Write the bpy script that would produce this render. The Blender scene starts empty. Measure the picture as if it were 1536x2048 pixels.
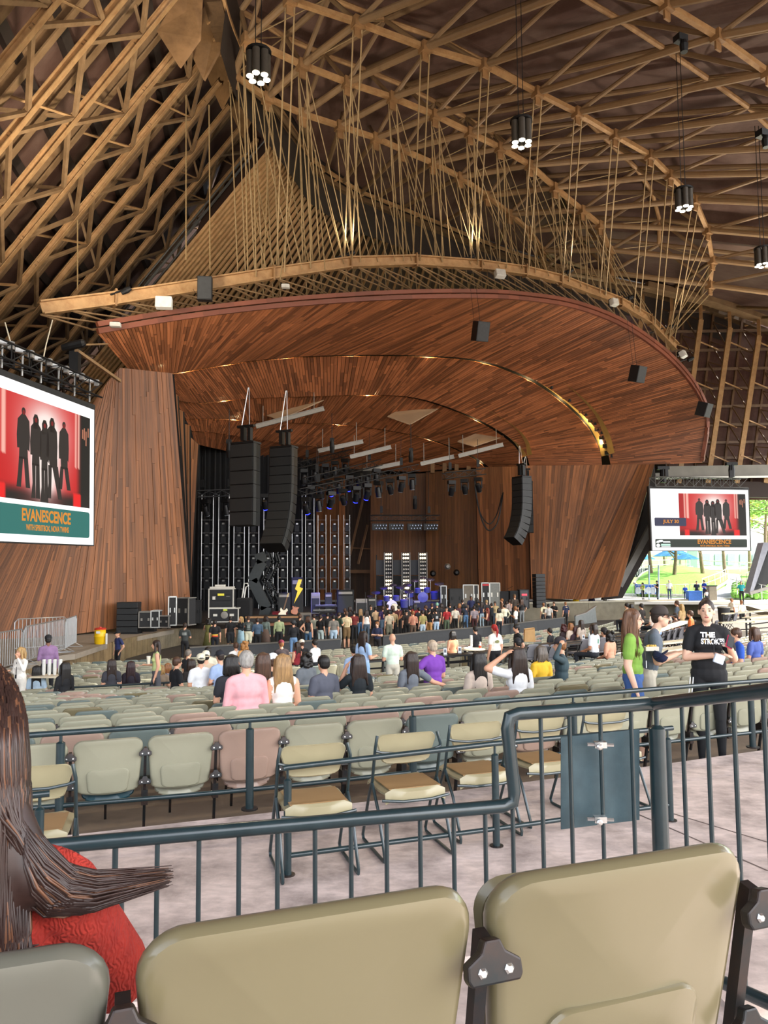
import bpy, bmesh, math, random
from mathutils import Vector as V, Matrix as MX
random.seed(7)
SC = bpy.context.scene
COL = SC.collection
PI = math.pi

# ---------------------------------------------------------------- camera
CAM_H, FPX, PITCH, ROLL = 1.95, 1540.0, math.radians(4.42), math.radians(0.44)
CAMP = V((0, 0, CAM_H))
_f = V((0, math.cos(PITCH), math.sin(PITCH)))
_u = V((0, -math.sin(PITCH), math.cos(PITCH)))
_r = V((1, 0, 0))
RR = _r * math.cos(ROLL) - _u * math.sin(ROLL)
UU = _r * math.sin(ROLL) + _u * math.cos(ROLL)
cd = bpy.data.cameras.new('camera')
cd.sensor_fit = 'VERTICAL'; cd.sensor_height = 24.0; cd.lens = 24.0 * FPX / 2048.0
cd.clip_start = 0.05; cd.clip_end = 600
cam = bpy.data.objects.new('camera', cd); COL.objects.link(cam)
cam.matrix_world = MX(((RR.x, UU.x, -_f.x, 0), (RR.y, UU.y, -_f.y, 0), (RR.z, UU.z, -_f.z, CAM_H), (0, 0, 0, 1)))
SC.camera = cam

# ---------------------------------------------------------------- light
w = bpy.data.worlds.new('sky'); SC.world = w; w.use_nodes = True
nt = w.node_tree; bg = nt.nodes['Background']
sk = nt.nodes.new('ShaderNodeTexSky'); sk.sky_type = 'NISHITA'; sk.sun_disc = False
sk.sun_elevation = math.radians(48); sk.sun_rotation = math.radians(125); sk.air_density = 1.0; sk.dust_density = 2.5
hs = nt.nodes.new('ShaderNodeHueSaturation'); hs.inputs['Saturation'].default_value = 0.38
nt.links.new(sk.outputs[0], hs.inputs['Color']); nt.links.new(hs.outputs[0], bg.inputs[0]); bg.inputs[1].default_value = 0.55
sd = bpy.data.lights.new('sun', 'SUN'); sd.energy = 7.0; sd.angle = 0.01; sd.color = (1, .94, .84)
sun = bpy.data.objects.new('sun', sd); COL.objects.link(sun); SUNV = V((.78, .10, .62)).normalized(); sun.rotation_euler = SUNV.to_track_quat('Z', 'Y').to_euler()
def area(name, loc, to, size, power, col=(1, .8, .55), spread=PI):
    l = bpy.data.lights.new(name, 'AREA'); l.shape = 'DISK'; l.size = size; l.energy = power; l.color = col; l.spread = spread
    o = bpy.data.objects.new(name, l); COL.objects.link(o); o.location = loc
    o.rotation_euler = (V(to) - V(loc)).to_track_quat('-Z', 'Y').to_euler(); return o
SC.view_settings.view_transform = 'Standard'; SC.view_settings.look = 'None'
SC.view_settings.gamma = 1; SC.view_settings.use_curve_mapping = False
SC.view_settings.exposure = 0.55

# ---------------------------------------------------------------- pixel <-> world
def ray(px, py): return _f * FPX + RR * (px - 768) + UU * (1024 - py)
def P(px, py, Y):                # point seen at that pixel, at forward distance Y
    d = ray(px, py); return CAMP + d * (Y / d.y)
def PZ(px, py, z):               # point seen at that pixel on the level z
    d = ray(px, py); return CAMP + d * ((z - CAM_H) / d.z)
def PP(px, py, p0, n):           # point seen at that pixel on a plane
    d = ray(px, py); return CAMP + d * ((p0 - CAMP).dot(n) / d.dot(n))
def pix(p):
    d = p - CAMP; z = d.dot(_f); return 768 + FPX * d.dot(RR) / z, 1024 - FPX * d.dot(UU) / z

# ---------------------------------------------------------------- mesh builder
def S(c):                        # '#rrggbb' or 0-255 triple -> linear
    if isinstance(c, str): c = [int(c[i:i + 2], 16) for i in (1, 3, 5)]
    return tuple((x / 255 / 12.92 if x / 255 <= .04045 else ((x / 255 + .055) / 1.055) ** 2.4) for x in c)
def W(o):
    m = o.matrix_basis.copy()
    if o.parent: m = W(o.parent) @ o.matrix_parent_inverse @ m
    return m
def setparent(c, p):
    c.parent = p; c.matrix_parent_inverse = W(p).inverted()
def basis(a, b, up=(0, 0, 1)):
    d = (V(b) - V(a)); L = d.length; d.normalize(); up = V(up)
    if abs(d.dot(up.normalized())) > .995: up = V((0, 1, 0)) if abs(d.y) < .9 else V((1, 0, 0))
    s = d.cross(up).normalized(); t = s.cross(d).normalized(); return d, s, t, L
class MB:
    def __init__(s): s.v = []; s.f = []; s.m = []; s.uv = None
    def add(s, vs, fs, mi=0):
        n = len(s.v); s.v += [tuple(p) for p in vs]; s.f += [tuple(i + n for i in f) for f in fs]; s.m += [mi] * len(fs); return s
    def hexa(s, p, mi=0):        # 8 corners: bottom 4 ccw, top 4
        return s.add(p, [(3, 2, 1, 0), (4, 5, 6, 7), (0, 1, 5, 4), (1, 2, 6, 5), (2, 3, 7, 6), (3, 0, 4, 7)], mi)
    def box(s, c, sz, rz=0, mi=0, m=None):
        x, y, z = sz[0] / 2, sz[1] / 2, sz[2] / 2; c = V(c)
        R = m if m is not None else MX.Rotation(rz, 3, 'Z')
        return s.hexa([c + R @ V(q) for q in ((-x, -y, -z), (x, -y, -z), (x, y, -z), (-x, y, -z), (-x, -y, z), (x, -y, z), (x, y, z), (-x, y, z))], mi)
    def bar(s, a, b, w, h=None, up=(0, 0, 1), mi=0):
        h = h or w; d, sd, t, L = basis(a, b, up); a = V(a); b = V(b); x = sd * w / 2; y = t * h / 2
        return s.hexa([a - x - y, a + x - y, a + x + y, a - x + y, b - x - y, b + x - y, b + x + y, b - x + y], mi)
    def ibeam(s, a, b, w, h, up=(0, 0, 1), tf=.12):
        d, sd, t, L = basis(a, b, up); a = V(a); b = V(b); f = h * tf
        s.bar(a + t * (h / 2 - f / 2), b + t * (h / 2 - f / 2), w, f, up); s.bar(a - t * (h / 2 - f / 2), b - t * (h / 2 - f / 2), w, f, up)
        return s.bar(a, b, w * .16, h - 2 * f, up)
    def path(s, pts, r, n=8, closed=False, mi=0, cap=True):
        pts = [V(p) for p in pts]; N = len(pts); rs = r if isinstance(r, (list, tuple)) else [r] * N
        d0 = (pts[1] - pts[0]).normalized(); x = d0.orthogonal().normalized(); rings = []
        for i, p in enumerate(pts):
            a = pts[i - 1] if i > 0 or closed else pts[i]; b = pts[(i + 1) % N] if i < N - 1 or closed else pts[i]
            d = (b - a)
            if d.length < 1e-9: d = d0
            d.normalize(); x = (x - d * x.dot(d))
            if x.length < 1e-6: x = d.orthogonal()
            x.normalize(); y = d.cross(x)
            rings.append([p + (x * math.cos(2 * PI * k / n) + y * math.sin(2 * PI * k / n)) * rs[i] for k in range(n)])
        vs = [q for rg in rings for q in rg]; fs = []
        for i in range(N if closed else N - 1):
            j = (i + 1) % N
            for k in range(n): l = (k + 1) % n; fs.append((i * n + k, i * n + l, j * n + l, j * n + k))
        if cap and not closed: fs.append(tuple(range(n - 1, -1, -1))); fs.append(tuple((N - 1) * n + k for k in range(n)))
        return s.add(vs, fs, mi)
    def tube(s, a, b, r, n=8, r2=None, mi=0): return s.path([a, b], [r, r if r2 is None else r2], n, mi=mi)
    def lathe(s, prof, c=(0, 0, 0), n=16, mi=0, m=None):   # prof [(r,z)], about z through c
        c = V(c); m = m or MX.Identity(3); vs = []; fs = []
        for r, z in prof:
            for k in range(n): vs.append(c + m @ V((max(r, 1e-4) * math.cos(2 * PI * k / n), max(r, 1e-4) * math.sin(2 * PI * k / n), z)))
        for i in range(len(prof) - 1):
            for k in range(n): l = (k + 1) % n; fs.append((i * n + k, i * n + l, (i + 1) * n + l, (i + 1) * n + k))
        fs.append(tuple(range(n - 1, -1, -1))); fs.append(tuple((len(prof) - 1) * n + k for k in range(n)))
        return s.add(vs, fs, mi)
    def ball(s, c, r, n=10, k=7, mi=0, m=None):
        r = (r, r, r) if not isinstance(r, (tuple, list)) else r; c = V(c); m = m or MX.Identity(3)
        vs = [c + m @ V((0, 0, -r[2]))]; fs = []
        for i in range(1, k):
            th = PI * i / k - PI / 2
            for j in range(n): ph = 2 * PI * j / n; vs.append(c + m @ V((r[0] * math.cos(th) * math.cos(ph), r[1] * math.cos(th) * math.sin(ph), r[2] * math.sin(th))))
        vs.append(c + m @ V((0, 0, r[2])))
        for j in range(n): fs.append((0, 1 + (j + 1) % n, 1 + j))
        for i in range(k - 2):
            for j in range(n): a = 1 + i * n + j; b = 1 + i * n + (j + 1) % n; fs.append((a, b, b + n, a + n))
        t = len(vs) - 1
        for j in range(n): fs.append((t - n + j, t - n + (j + 1) % n, t))
        return s.add(vs, fs, mi)
    def prism(s, poly, d, m, mi=0):                       # poly in xy, extruded d along z, 4x4 m
        n = len(poly); vs = [m @ V((x, y, 0)) for x, y in poly] + [m @ V((x, y, d)) for x, y in poly]
        return s.add(vs, [tuple(range(n - 1, -1, -1)), tuple(range(n, 2 * n))] + [(i, (i + 1) % n, n + (i + 1) % n, n + i) for i in range(n)], mi)
    def slab(s, pts, th, mi=0, up=(0, 0, 1)):             # polygon of 3-D points with thickness below
        n = len(pts); o = V(up) * -th; vs = [V(p) for p in pts] + [V(p) + o for p in pts]
        return s.add(vs, [tuple(range(n)), tuple(range(2 * n - 1, n - 1, -1))] + [(i, n + i, n + (i + 1) % n, (i + 1) % n) for i in range(n)], mi)
    def build(s, name, mat, parent=None, smooth=False, bevel=0):
        me = bpy.data.meshes.new(name); me.from_pydata(s.v, [], s.f)
        mats = mat if isinstance(mat, (list, tuple)) else [mat]
        for q in mats: me.materials.append(q)
        if len(mats) > 1: me.polygons.foreach_set('material_index', s.m)
        if s.uv:
            u = me.uv_layers.new(name='uv'); flat = []
            for p in me.polygons:
                for vi in p.vertices: flat += list(s.uv[vi])
            u.data.foreach_set('uv', flat)
        bm = bmesh.new(); bm.from_mesh(me); bmesh.ops.recalc_face_normals(bm, faces=bm.faces); bm.to_mesh(me); bm.free()
        if smooth:
            me.polygons.foreach_set('use_smooth', [True] * len(me.polygons))
            me.set_sharp_from_angle(angle=math.radians(40))
        me.update()
        o = bpy.data.objects.new(name, me); COL.objects.link(o)
        if parent is not None: setparent(o, parent)
        if bevel:
            b = o.modifiers.new('bevel', 'BEVEL'); b.width = bevel; b.segments = 2; b.limit_method = 'ANGLE'
        return o
def tag(o, label=None, cat=None, group=None, kind=None):
    if label: o['label'] = label
    if cat: o['category'] = cat
    if group: o['group'] = group
    if kind: o['kind'] = kind
    return o
def root(name, loc, label=None, cat=None, group=None, kind=None, rz=0):
    o = bpy.data.objects.new(name, None); COL.objects.link(o); o.location = loc; o.rotation_euler = (0, 0, rz); o.empty_display_size = .1
    return tag(o, label, cat, group, kind)
def copytree(o, parent=None):
    c = o.copy(); COL.objects.link(c)
    if parent is not None: c.parent = parent
    for ch in o.children: copytree(ch, c)
    return c
def lerp(a, b, t): return a + (b - a) * t
def poly_at(pts, t):             # point at 0..1 along list by index
    x = t * (len(pts) - 1); i = min(int(x), len(pts) - 2); return pts[i].lerp(pts[i + 1], x - i)
def resample(pts, n):
    L = [0]
    for a, b in zip(pts, pts[1:]): L.append(L[-1] + (b - a).length)
    out = []; j = 0
    for k in range(n):
        t = L[-1] * k / (n - 1)
        while j < len(pts) - 2 and L[j + 1] < t: j += 1
        out.append(pts[j].lerp(pts[j + 1], (t - L[j]) / max(L[j + 1] - L[j], 1e-9)))
    return out
def smoothpoly(pts, n):          # Catmull-Rom through pts, n samples
    q = [pts[0] * 2 - pts[1]] + list(pts) + [pts[-1] * 2 - pts[-2]]; out = []
    for k in range(n):
        x = (len(pts) - 1) * k / (n - 1); i = min(int(x), len(pts) - 2); t = x - i; a, b, c, d = q[i:i + 4]
        out.append(.5 * ((2 * b) + (c - a) * t + (2 * a - 5 * b + 4 * c - d) * t * t + (3 * b - a - 3 * c + d) * t ** 3))
    return out

# ---------------------------------------------------------------- materials
MATS = {}
def mat(name, col, rough=.6, metal=0., var=.12, scale=6., bump=0., island=0., grain=None, emit=0., coat=0., spec=.5, dirt=None, alpha=1., trans=0., stretch=None):
    if name in MATS: return MATS[name]
    m = bpy.data.materials.new(name); m.use_nodes = True; n = m.node_tree.nodes; l = m.node_tree.links; b = n['Principled BSDF']
    c = S(col); tc = n.new('ShaderNodeTexCoord'); nz = n.new('ShaderNodeTexNoise'); nz.inputs['Scale'].default_value = scale; nz.inputs['Detail'].default_value = 5
    src = tc.outputs['UV'] if grain else tc.outputs['Object']
    if grain:
        mp = n.new('ShaderNodeMapping'); mp.inputs['Scale'].default_value = (grain[0], grain[1], 1); l.new(src, mp.inputs[0]); l.new(mp.outputs[0], nz.inputs['Vector']); nz.inputs['Scale'].default_value = 1
    elif stretch:
        mp = n.new('ShaderNodeMapping'); mp.inputs['Scale'].default_value = stretch; l.new(src, mp.inputs[0]); l.new(mp.outputs[0], nz.inputs['Vector'])
    else: l.new(src, nz.inputs['Vector'])
    mr = n.new('ShaderNodeMapRange'); mr.inputs['From Min'].default_value = .25; mr.inputs['From Max'].default_value = .75
    mr.inputs['To Min'].default_value = 1 - var; mr.inputs['To Max'].default_value = 1 + var; l.new(nz.outputs['Fac'], mr.inputs[0])
    fac = mr.outputs[0]
    if island:
        g = n.new('ShaderNodeNewGeometry'); r2 = n.new('ShaderNodeMapRange'); r2.inputs['To Min'].default_value = 1 - island; r2.inputs['To Max'].default_value = 1 + island
        l.new(g.outputs['Random Per Island'], r2.inputs[0]); mu = n.new('ShaderNodeMath'); mu.operation = 'MULTIPLY'; l.new(fac, mu.inputs[0]); l.new(r2.outputs[0], mu.inputs[1]); fac = mu.outputs[0]
    vm = n.new('ShaderNodeVectorMath'); vm.operation = 'SCALE'; vm.inputs[0].default_value = c; l.new(fac, vm.inputs['Scale'])
    out = vm.outputs[0]
    if dirt:                     # (colour, scale, amount)
        n2 = n.new('ShaderNodeTexNoise'); n2.inputs['Scale'].default_value = dirt[1]; n2.inputs['Detail'].default_value = 8; n2.inputs['Roughness'].default_value = .65; l.new(tc.outputs['Object'], n2.inputs['Vector'])
        rp = n.new('ShaderNodeMapRange'); rp.inputs['From Min'].default_value = .42; rp.inputs['From Max'].default_value = .68; rp.inputs['To Max'].default_value = dirt[2]; l.new(n2.outputs['Fac'], rp.inputs[0])
        mx = n.new('ShaderNodeMix'); mx.data_type = 'RGBA'; l.new(rp.outputs[0], mx.inputs[0]); l.new(out, mx.inputs[6]); mx.inputs[7].default_value = S(dirt[0]) + (1,); out = mx.outputs[2]
    l.new(out, b.inputs['Base Color'])
    b.inputs['Roughness'].default_value = rough; b.inputs['Metallic'].default_value = metal; b.inputs['Specular IOR Level'].default_value = spec
    b.inputs['Coat Weight'].default_value = coat; b.inputs['Coat Roughness'].default_value = .15
    if trans: b.inputs['Transmission Weight'].default_value = trans
    if bump:
        bp = n.new('ShaderNodeBump'); bp.inputs['Strength'].default_value = bump; bp.inputs['Distance'].default_value = .02; l.new(nz.outputs['Fac'], bp.inputs['Height']); l.new(bp.outputs[0], b.inputs['Normal'])
    if emit: l.new(out, b.inputs['Emission Color']); b.inputs['Emission Strength'].default_value = emit
    MATS[name] = m; return m
# ---------------------------------------------------------------- palette
M_conc = mat('concrete_walkway', '#d0beb6', .75, var=.16, scale=9, bump=.2, dirt=('#857771', 2.6, .85), stretch=(1, 2.2, 1))
M_bowl = mat('concrete_bowl', '#84725f', .85, var=.15, scale=1.5, dirt=('#4c4238', .8, .6))
M_pit = mat('pit_floor', '#3a3632', .8, var=.2, scale=2)
M_stage = mat('stage_deck', '#2c2724', .6, var=.2, scale=2)
M_deck = mat('weathered_deck', '#8f8577', .8, var=.15, scale=2)
M_rawwood = mat('apron_board', '#8c7552', .75, var=.2, scale=1.5, island=.12, dirt=('#5d4a33', 2.5, .6))
M_concw = mat('concrete_wall', '#77705f', .85, var=.15, scale=1.2, dirt=('#57503f', .9, .6))
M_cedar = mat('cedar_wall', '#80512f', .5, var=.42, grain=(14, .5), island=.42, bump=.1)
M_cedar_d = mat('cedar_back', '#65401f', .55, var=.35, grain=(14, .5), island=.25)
M_canopy = mat('canopy_board', '#8f5837', .45, var=.42, grain=(10, .45), island=.52, bump=.1)
M_canopy_e = mat('canopy_edge_board', '#7b4530', .5, var=.3, grain=(3, 1), island=.2)
M_slot = mat('slot_dark', '#15100c', .9)
M_slotw = mat('slot_liner', '#c9a763', .6, var=.3, scale=.8)
M_tan = mat('weathered_steel', '#8d7252', .62, var=.22, scale=1.1, dirt=('#6a4c2e', 1.4, .6))
M_tanl = mat('weathered_steel_light', '#ab885d', .6, var=.2, scale=1.6, dirt=('#8a5f38', 3., .6))
M_pipe = mat('roof_pipe', '#856b4b', .6, var=.2, scale=1.2, dirt=('#6a4b2c', 1.2, .5))
M_deckboard = mat('roof_board', '#543a30', .7, var=.28, grain=(30, .6), bump=.1, dirt=('#8a7466', .35, .35))
M_purlin = mat('roof_purlin', '#2b211b', .7, var=.2)
M_plate = mat('gusset_steel', '#94714a', .6, var=.25, scale=.8, dirt=('#6f5233', 1.5, .7))
M_cable = mat('cable', '#98805a', .55, metal=.2, var=.15)
M_dk = mat('black_metal', '#17181a', .5, metal=.3, var=.2)
M_blk = mat('matte_black', '#1d1d1f', .65, var=.15)
M_near = mat('seat_grey', '#5f5e54', .34, var=.05, scale=3, coat=.25)
M_grille = mat('speaker_grille', '#222426', .55, metal=.2, var=.08)
M_white = mat('white_plastic', '#dcdcd6', .4, var=.03)
M_grey = mat('grey_metal', '#8b8780', .5, metal=.3, var=.1)
M_silver = mat('silver', '#c9cac8', .3, metal=.85, var=.1)
M_rail = mat('rail_paint', '#1a2c30', .32, var=.12, scale=8, coat=.4, dirt=('#2a3c40', 14, .4))
M_brk = mat('bracket_iron', '#1c2022', .4, metal=.3, var=.2, dirt=('#4a2f22', 9, .5))
M_bolt = mat('bolt_zinc', '#d6d6d2', .25, metal=.9)
M_olive = mat('seat_olive', '#746b50', .3, var=.05, scale=3, coat=.5)
M_sage = mat('seat_sage', '#979580', .36, var=.05, scale=3, coat=.2)
M_rose = mat('seat_rose', '#a08677', .36, var=.06, scale=3, coat=.2)
M_slate = mat('seat_slate', '#66716c', .36, var=.06, scale=3, coat=.2)
M_tealseat = mat('seat_teal', '#1c4049', .35, var=.06)
M_foldc = mat('folding_chair_shell', '#988f70', .38, var=.05, coat=.2)
M_foldseat = mat('folding_chair_pad', '#94754e', .4, var=.08)
M_gridm = mat('galvanised', '#b9bcbe', .35, metal=.75, var=.08)
# ================================================================ floor, bowl, pit, stage
BC = V((-23, 68, 0)); R0 = 65.3
def AP(r, a, z=0.):             # point on the seating arcs (r radius, a radians)
    return V((BC.x + r * math.sin(a), BC.y - r * math.cos(a), z))
def polar(p): return math.hypot(p.x - BC.x, p.y - BC.y), math.atan2(p.x - BC.x, BC.y - p.y)
def zbowl(s):
    if s <= 0: return 0.
    if s < .25: return 0.
    z = -.2 - .105 * min(s, 14)
    if s > 14: t = min((s - 14) / 11, 1); z -= .58 * (2 * t - t * t) * .95
    return z
def on_bowl(px, Y_guess_s):     # helper: bowl point under pixel column px at bowl depth s
    u = ray(px, 1200); ux = u.x / u.y; lo, hi = 1, 75
    for _ in range(40):
        m = (lo + hi) / 2; r = polar(V((ux * m, m, 0)))[0]
        if r > R0 - Y_guess_s: lo = m
        else: hi = m
    return V((ux * lo, lo, zbowl(Y_guess_s)))
A0, A1 = math.radians(-25), math.radians(62)
def arcs(r, z, n=40): return [AP(r, lerp(A0, A1, k / n), z) for k in range(n + 1)]
floor = root('floor', (0, 6, 0), kind='structure')
b = MB()
b.slab(arcs(R0 + .1, 0) + [V((45, -4, 0)), V((-14, -4, 0))], .25)
b.build('walkway_slab', M_conc, floor)
b = MB(); rows = []
for k in range(0, 34):
    s = -.05 + k * .8; r = R0 - s
    rows.append((r, zbowl(s + .4)))
for (r, z), (r2, z2) in zip(rows, rows[1:]):
    n = 24; A = arcs(r, z, n); B_ = arcs(r2, z, n); C_ = arcs(r2, z2 - .02, n)
    for k in range(n):
        b.add([A[k], A[k + 1], B_[k + 1], B_[k]], [(0, 1, 2, 3)]); b.add([B_[k], B_[k + 1], C_[k + 1], C_[k]], [(0, 1, 2, 3)])
b.build('seating_steps', M_bowl, floor)
ZP = rows[-1][1] - .02
b = MB(); b.slab(arcs(rows[-1][0], ZP, 24) + [V((60, 75, ZP)), V((-40, 75, ZP))], .2); b.build('pit_slab', M_pit, floor)
for a0 in (22.4, 24.9):         # joints cut into the walkway
    p, q = AP(R0 + .05, math.radians(a0)), AP(R0 + 3.6, math.radians(a0 + .35))
b = MB()
for ya, yb in ((PZ(1130, 1565, 0), PZ(1536, 1742, 0)), (PZ(1255, 1600, 0), PZ(1536, 1685, 0))):
    b.bar(ya + V((0, 0, .001)), yb + V((0, 0, .001)), .012, .004)
b.build('expansion_joint', mat('joint_filler', '#6b5d57', .9), floor)
# upper tier where the front row of seats stands (stage of risers beside the camera)
ZF = .62
TA = math.radians(19.5); TD = V((math.cos(TA), math.sin(TA), 0)); TN = V((-math.sin(TA), math.cos(TA), 0))   # along / ahead of the near row

# ---------------------------------------------------------------- stage
ZS = -.75; ZDK = -1.0
stage = root('floor_stage', (0, 52, ZS), kind='structure')
front = [PZ(150, 1308, ZDK), PZ(222, 1285, ZDK), PZ(250, 1278, ZDK), PZ(365, 1256, ZDK), PZ(480, 1250, ZS), PZ(640, 1242, ZS), PZ(800, 1232, ZS), PZ(950, 1216, ZS), PZ(1040, 1207, ZS)]
SF = [V((p.x, p.y, ZS)) for p in front[3:]]
b = MB(); b.slab(SF + [V((22, 64, ZS)), V((22, 76, ZS)), V((-22, 76, ZS)), V((-22, 44, ZS))], .25); b.build('stage_boards', M_stage, stage)
b = MB(); b.slab([PZ(-60, 1355, ZDK), PZ(113, 1312, ZDK)] + front[:4] + [V((-22, 46, ZDK)), V((-26, 30, ZDK))], .2); b.build('side_deck', M_deck, stage)
def boardwall(name, pts, zt, zb, m, parent, w=.3, th=.08, frame=None):
    d = 0
    for p, q in zip(pts, pts[1:]):
        L = (q - p).length; n = max(1, round(L / w)); t = (q - p) / n; e = t.normalized()
        for k in range(n):
            zt_ = lerp(zt(p), zt(q), (k + .5) / n) if callable(zt) else zt
            a = p + t * (k + .03); c = p + t * (k + .97); j = random.uniform(-.006, .006)
            o = e.cross(V((0, 0, 1))) * (.01 + j)
            bb = MB(); bb.bar(V((a.x, a.y, (zt_ + zb) / 2)) + o, V((c.x, c.y, (zt_ + zb) / 2)) + o, th, zt_ - zb); bb.build(name, m, parent)
wl = root('wall_apron', front[1], kind='structure')
boardwall('board', [PZ(-40, 1346, ZDK), PZ(113, 1312, ZDK), front[1]], lambda p: ZDK, -2.45, M_rawwood, wl, .34)
boardwall('board', [front[1] + V((.0, .05, 0)), front[1] + V((.25, .9, 0)), front[2], PZ(313, 1265, ZDK)], ZDK + .02, -2.45, mat('apron_board_dark', '#7d6c4d', .75, var=.2, scale=1.5, dirt=('#574831', 2.2, .6)), wl, .6)
b = MB(); pts = [PZ(313, 1265, ZDK), front[3], PZ(378, 1256, ZDK), front[4]]
boardwall('slat', [V((p.x, p.y, 0)) for p in pts], ZDK + .02, -2.45, mat('apron_slat', '#857a64', .75, var=.2, scale=1.5, dirt=('#5f5644', 2.2, .6)), wl, .13)
b = MB()
for p, q in zip(SF[1:], SF[2:]): b.bar(p + V((0, 0, -.85)), q + V((0, 0, -.85)), .05, 1.65)
b.build('stage_skirt', mat('skirt_black', '#15130f', .9), wl)
b = MB()
for p, q in zip(SF[1:], SF[2:]): b.bar(p + V((0, -.02, -.06)), q + V((0, -.02, -.06)), .12, .13)
b.build('stage_nosing', mat('nosing_wood', '#7a4a2e', .6, var=.3, scale=1), wl)

# right concrete retaining wall
ZW = -.48
wr = root('wall_right', PZ(1175, 1202, ZW), kind='structure')
cw = [PZ(1040, 1207, ZW - .3), PZ(1110, 1203, ZW - .1), PZ(1175, 1203, ZW), PZ(1250, 1202, ZW), PZ(1330, 1203, ZW), PZ(1420, 1206, ZW)]
cw = [V((p.x, 59 + (i - 2) * .6 if i < 2 else 59 + (i - 2) * 1.2, ZW)) for i, p in enumerate([P(x, 1203, 59 + max(i - 2, 0) * 1.2) for i, x in enumerate((1040, 1110, 1175, 1250, 1330, 1420))])]
for p, q in zip(cw, cw[1:]):
    b = MB(); b.bar(V((p.x, p.y, ZW / 2 - 1.3)), V((q.x, q.y, ZW / 2 - 1.3)), .3, 2.6 + ZW + .02); b.build('concrete_panel', M_concw, wr)
    b = MB(); b.bar(V((p.x, p.y, ZW)), V((q.x, q.y, ZW)), .42, .12); b.build('coping', mat('coping_stone', '#a19a88', .8), wr)

# ================================================================ cedar orchestra shell
def ruled(bot, top, n, w_gap, m, name, parent, th=.06, seg=1, jitter=.02, up=None, back=V((0, 1, 0))):
    """boards running from the lower curve to the upper curve, one joined piece of real boards"""
    b = MB(); b.uv = []
    for k in range(n):
        t0, t1 = k / n, (k + 1 - w_gap) / n
        A, B_, C_, D = poly_at(bot, t0), poly_at(bot, t1), poly_at(top, t1), poly_at(top, t0)
        nn = (B_ - A).cross(D - A)
        if nn.length < 1e-9: continue
        nn.normalize()
        if nn.dot(back) < 0: nn = -nn
        cuts = [0] + sorted(random.uniform(.08, .92) for _ in range(seg - 1)) + [1]
        for c0, c1 in zip(cuts, cuts[1:]):
            o = nn * random.uniform(-jitter, jitter); q = [A.lerp(D, c0) + o, B_.lerp(C_, c0) + o, B_.lerp(C_, c1 - .001) + o, A.lerp(D, c1 - .001) + o]
            b.add(q + [x + nn * th for x in q], [(0, 1, 2, 3), (7, 6, 5, 4), (0, 4, 5, 1), (1, 5, 6, 2), (2, 6, 7, 3), (3, 7, 4, 0)])
            L = (D - A).length; r_ = random.random() * 30; wv = (B_ - A).length
            uv = [(r_, r_ + c0 * L), (r_ + wv, r_ + c0 * L), (r_ + wv, r_ + c1 * L), (r_, r_ + c1 * L)]; b.uv += uv + uv
    o = b.build(name, m, parent); tag(o, kind='stuff'); return o
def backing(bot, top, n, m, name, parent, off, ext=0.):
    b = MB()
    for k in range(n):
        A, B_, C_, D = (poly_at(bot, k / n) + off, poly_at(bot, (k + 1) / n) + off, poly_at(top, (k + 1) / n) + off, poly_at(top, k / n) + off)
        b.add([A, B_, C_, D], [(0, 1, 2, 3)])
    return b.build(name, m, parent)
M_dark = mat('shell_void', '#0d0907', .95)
# left wing: five folded leaves of leaning boards
wing = root('wall_left', P(200, 1275, 36), kind='structure')
def leaf(bot, top, n, seg=2, m=M_cedar):
    ruled(bot, top, n, .04, m, 'wood_strips', wing, seg=seg); backing(bot, top, 10, M_dark, 'wood_backing', wing, V((0, .35, 0)))
leaf([P(-190, 1330, 34.5), P(-60, 1300, 35.2), P(80, 1278, 36.3), P(240, 1256, 39), P(384, 1240, 42.4)], [P(160, 846, 36.5), P(190, 800, 37), P(214, 765, 37.5), P(240, 735, 38), P(345, 746, 40)], 92, 3)
leaf([P(338, 1245, 41.5), P(382, 1240, 42.8)], [P(342, 786, 41.5), P(354, 789, 42.8)], 6)
leaf([P(342, 1244, 43.2), P(380, 1238, 44.4)], [P(350, 815, 43.2), P(366, 822, 44.4)], 6)
leaf([P(346, 1244, 45), P(379, 1236, 46.2)], [P(362, 845, 45), P(379, 850, 46.2)], 6)
leaf([P(350, 1242, 47), P(378, 1235, 48.2)], [P(374, 868, 47), P(397, 888, 48.2)], 6)
# right wall leaves (big leaning panel first)
shellr = root('wall_shell', P(1100, 1200, 62), kind='structure')
def leafr(bot, top, n, seg=2, m=M_cedar, off=V((0, .4, 0))):
    ruled(bot, top, n, .04, m, 'wood_strips', shellr, seg=seg); backing(bot, top, 8, M_dark, 'wood_backing', shellr, off)
leafr([P(1063, 1196, 61.2), P(1130, 1198, 60.2), P(1155, 1199, 59.8)], [P(1055, 931, 61.5), P(1180, 930, 60), P(1281, 928, 58.5)], 40, 3)
leafr([P(1153, 1200, 59.7), P(1236, 1192, 58.2)], [P(1278, 929, 58.3), P(1309, 928, 57.6)], 12, 3)
leafr([P(958, 1202, 64.5), P(1066, 1198, 62)], [P(952, 934, 64.5), P(1060, 932, 62)], 18)
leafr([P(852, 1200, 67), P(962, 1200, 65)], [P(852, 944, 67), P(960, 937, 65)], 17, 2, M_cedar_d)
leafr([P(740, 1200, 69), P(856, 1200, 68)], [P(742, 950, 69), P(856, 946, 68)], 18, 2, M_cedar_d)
leafr([P(624, 1200, 70), P(690, 1200, 69)], [P(624, 960, 70), P(690, 950, 69)], 11, 2, M_cedar)
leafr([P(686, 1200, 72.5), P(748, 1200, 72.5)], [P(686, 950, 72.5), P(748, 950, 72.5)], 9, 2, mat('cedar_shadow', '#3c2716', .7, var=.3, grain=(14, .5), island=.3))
b = MB()
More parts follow.
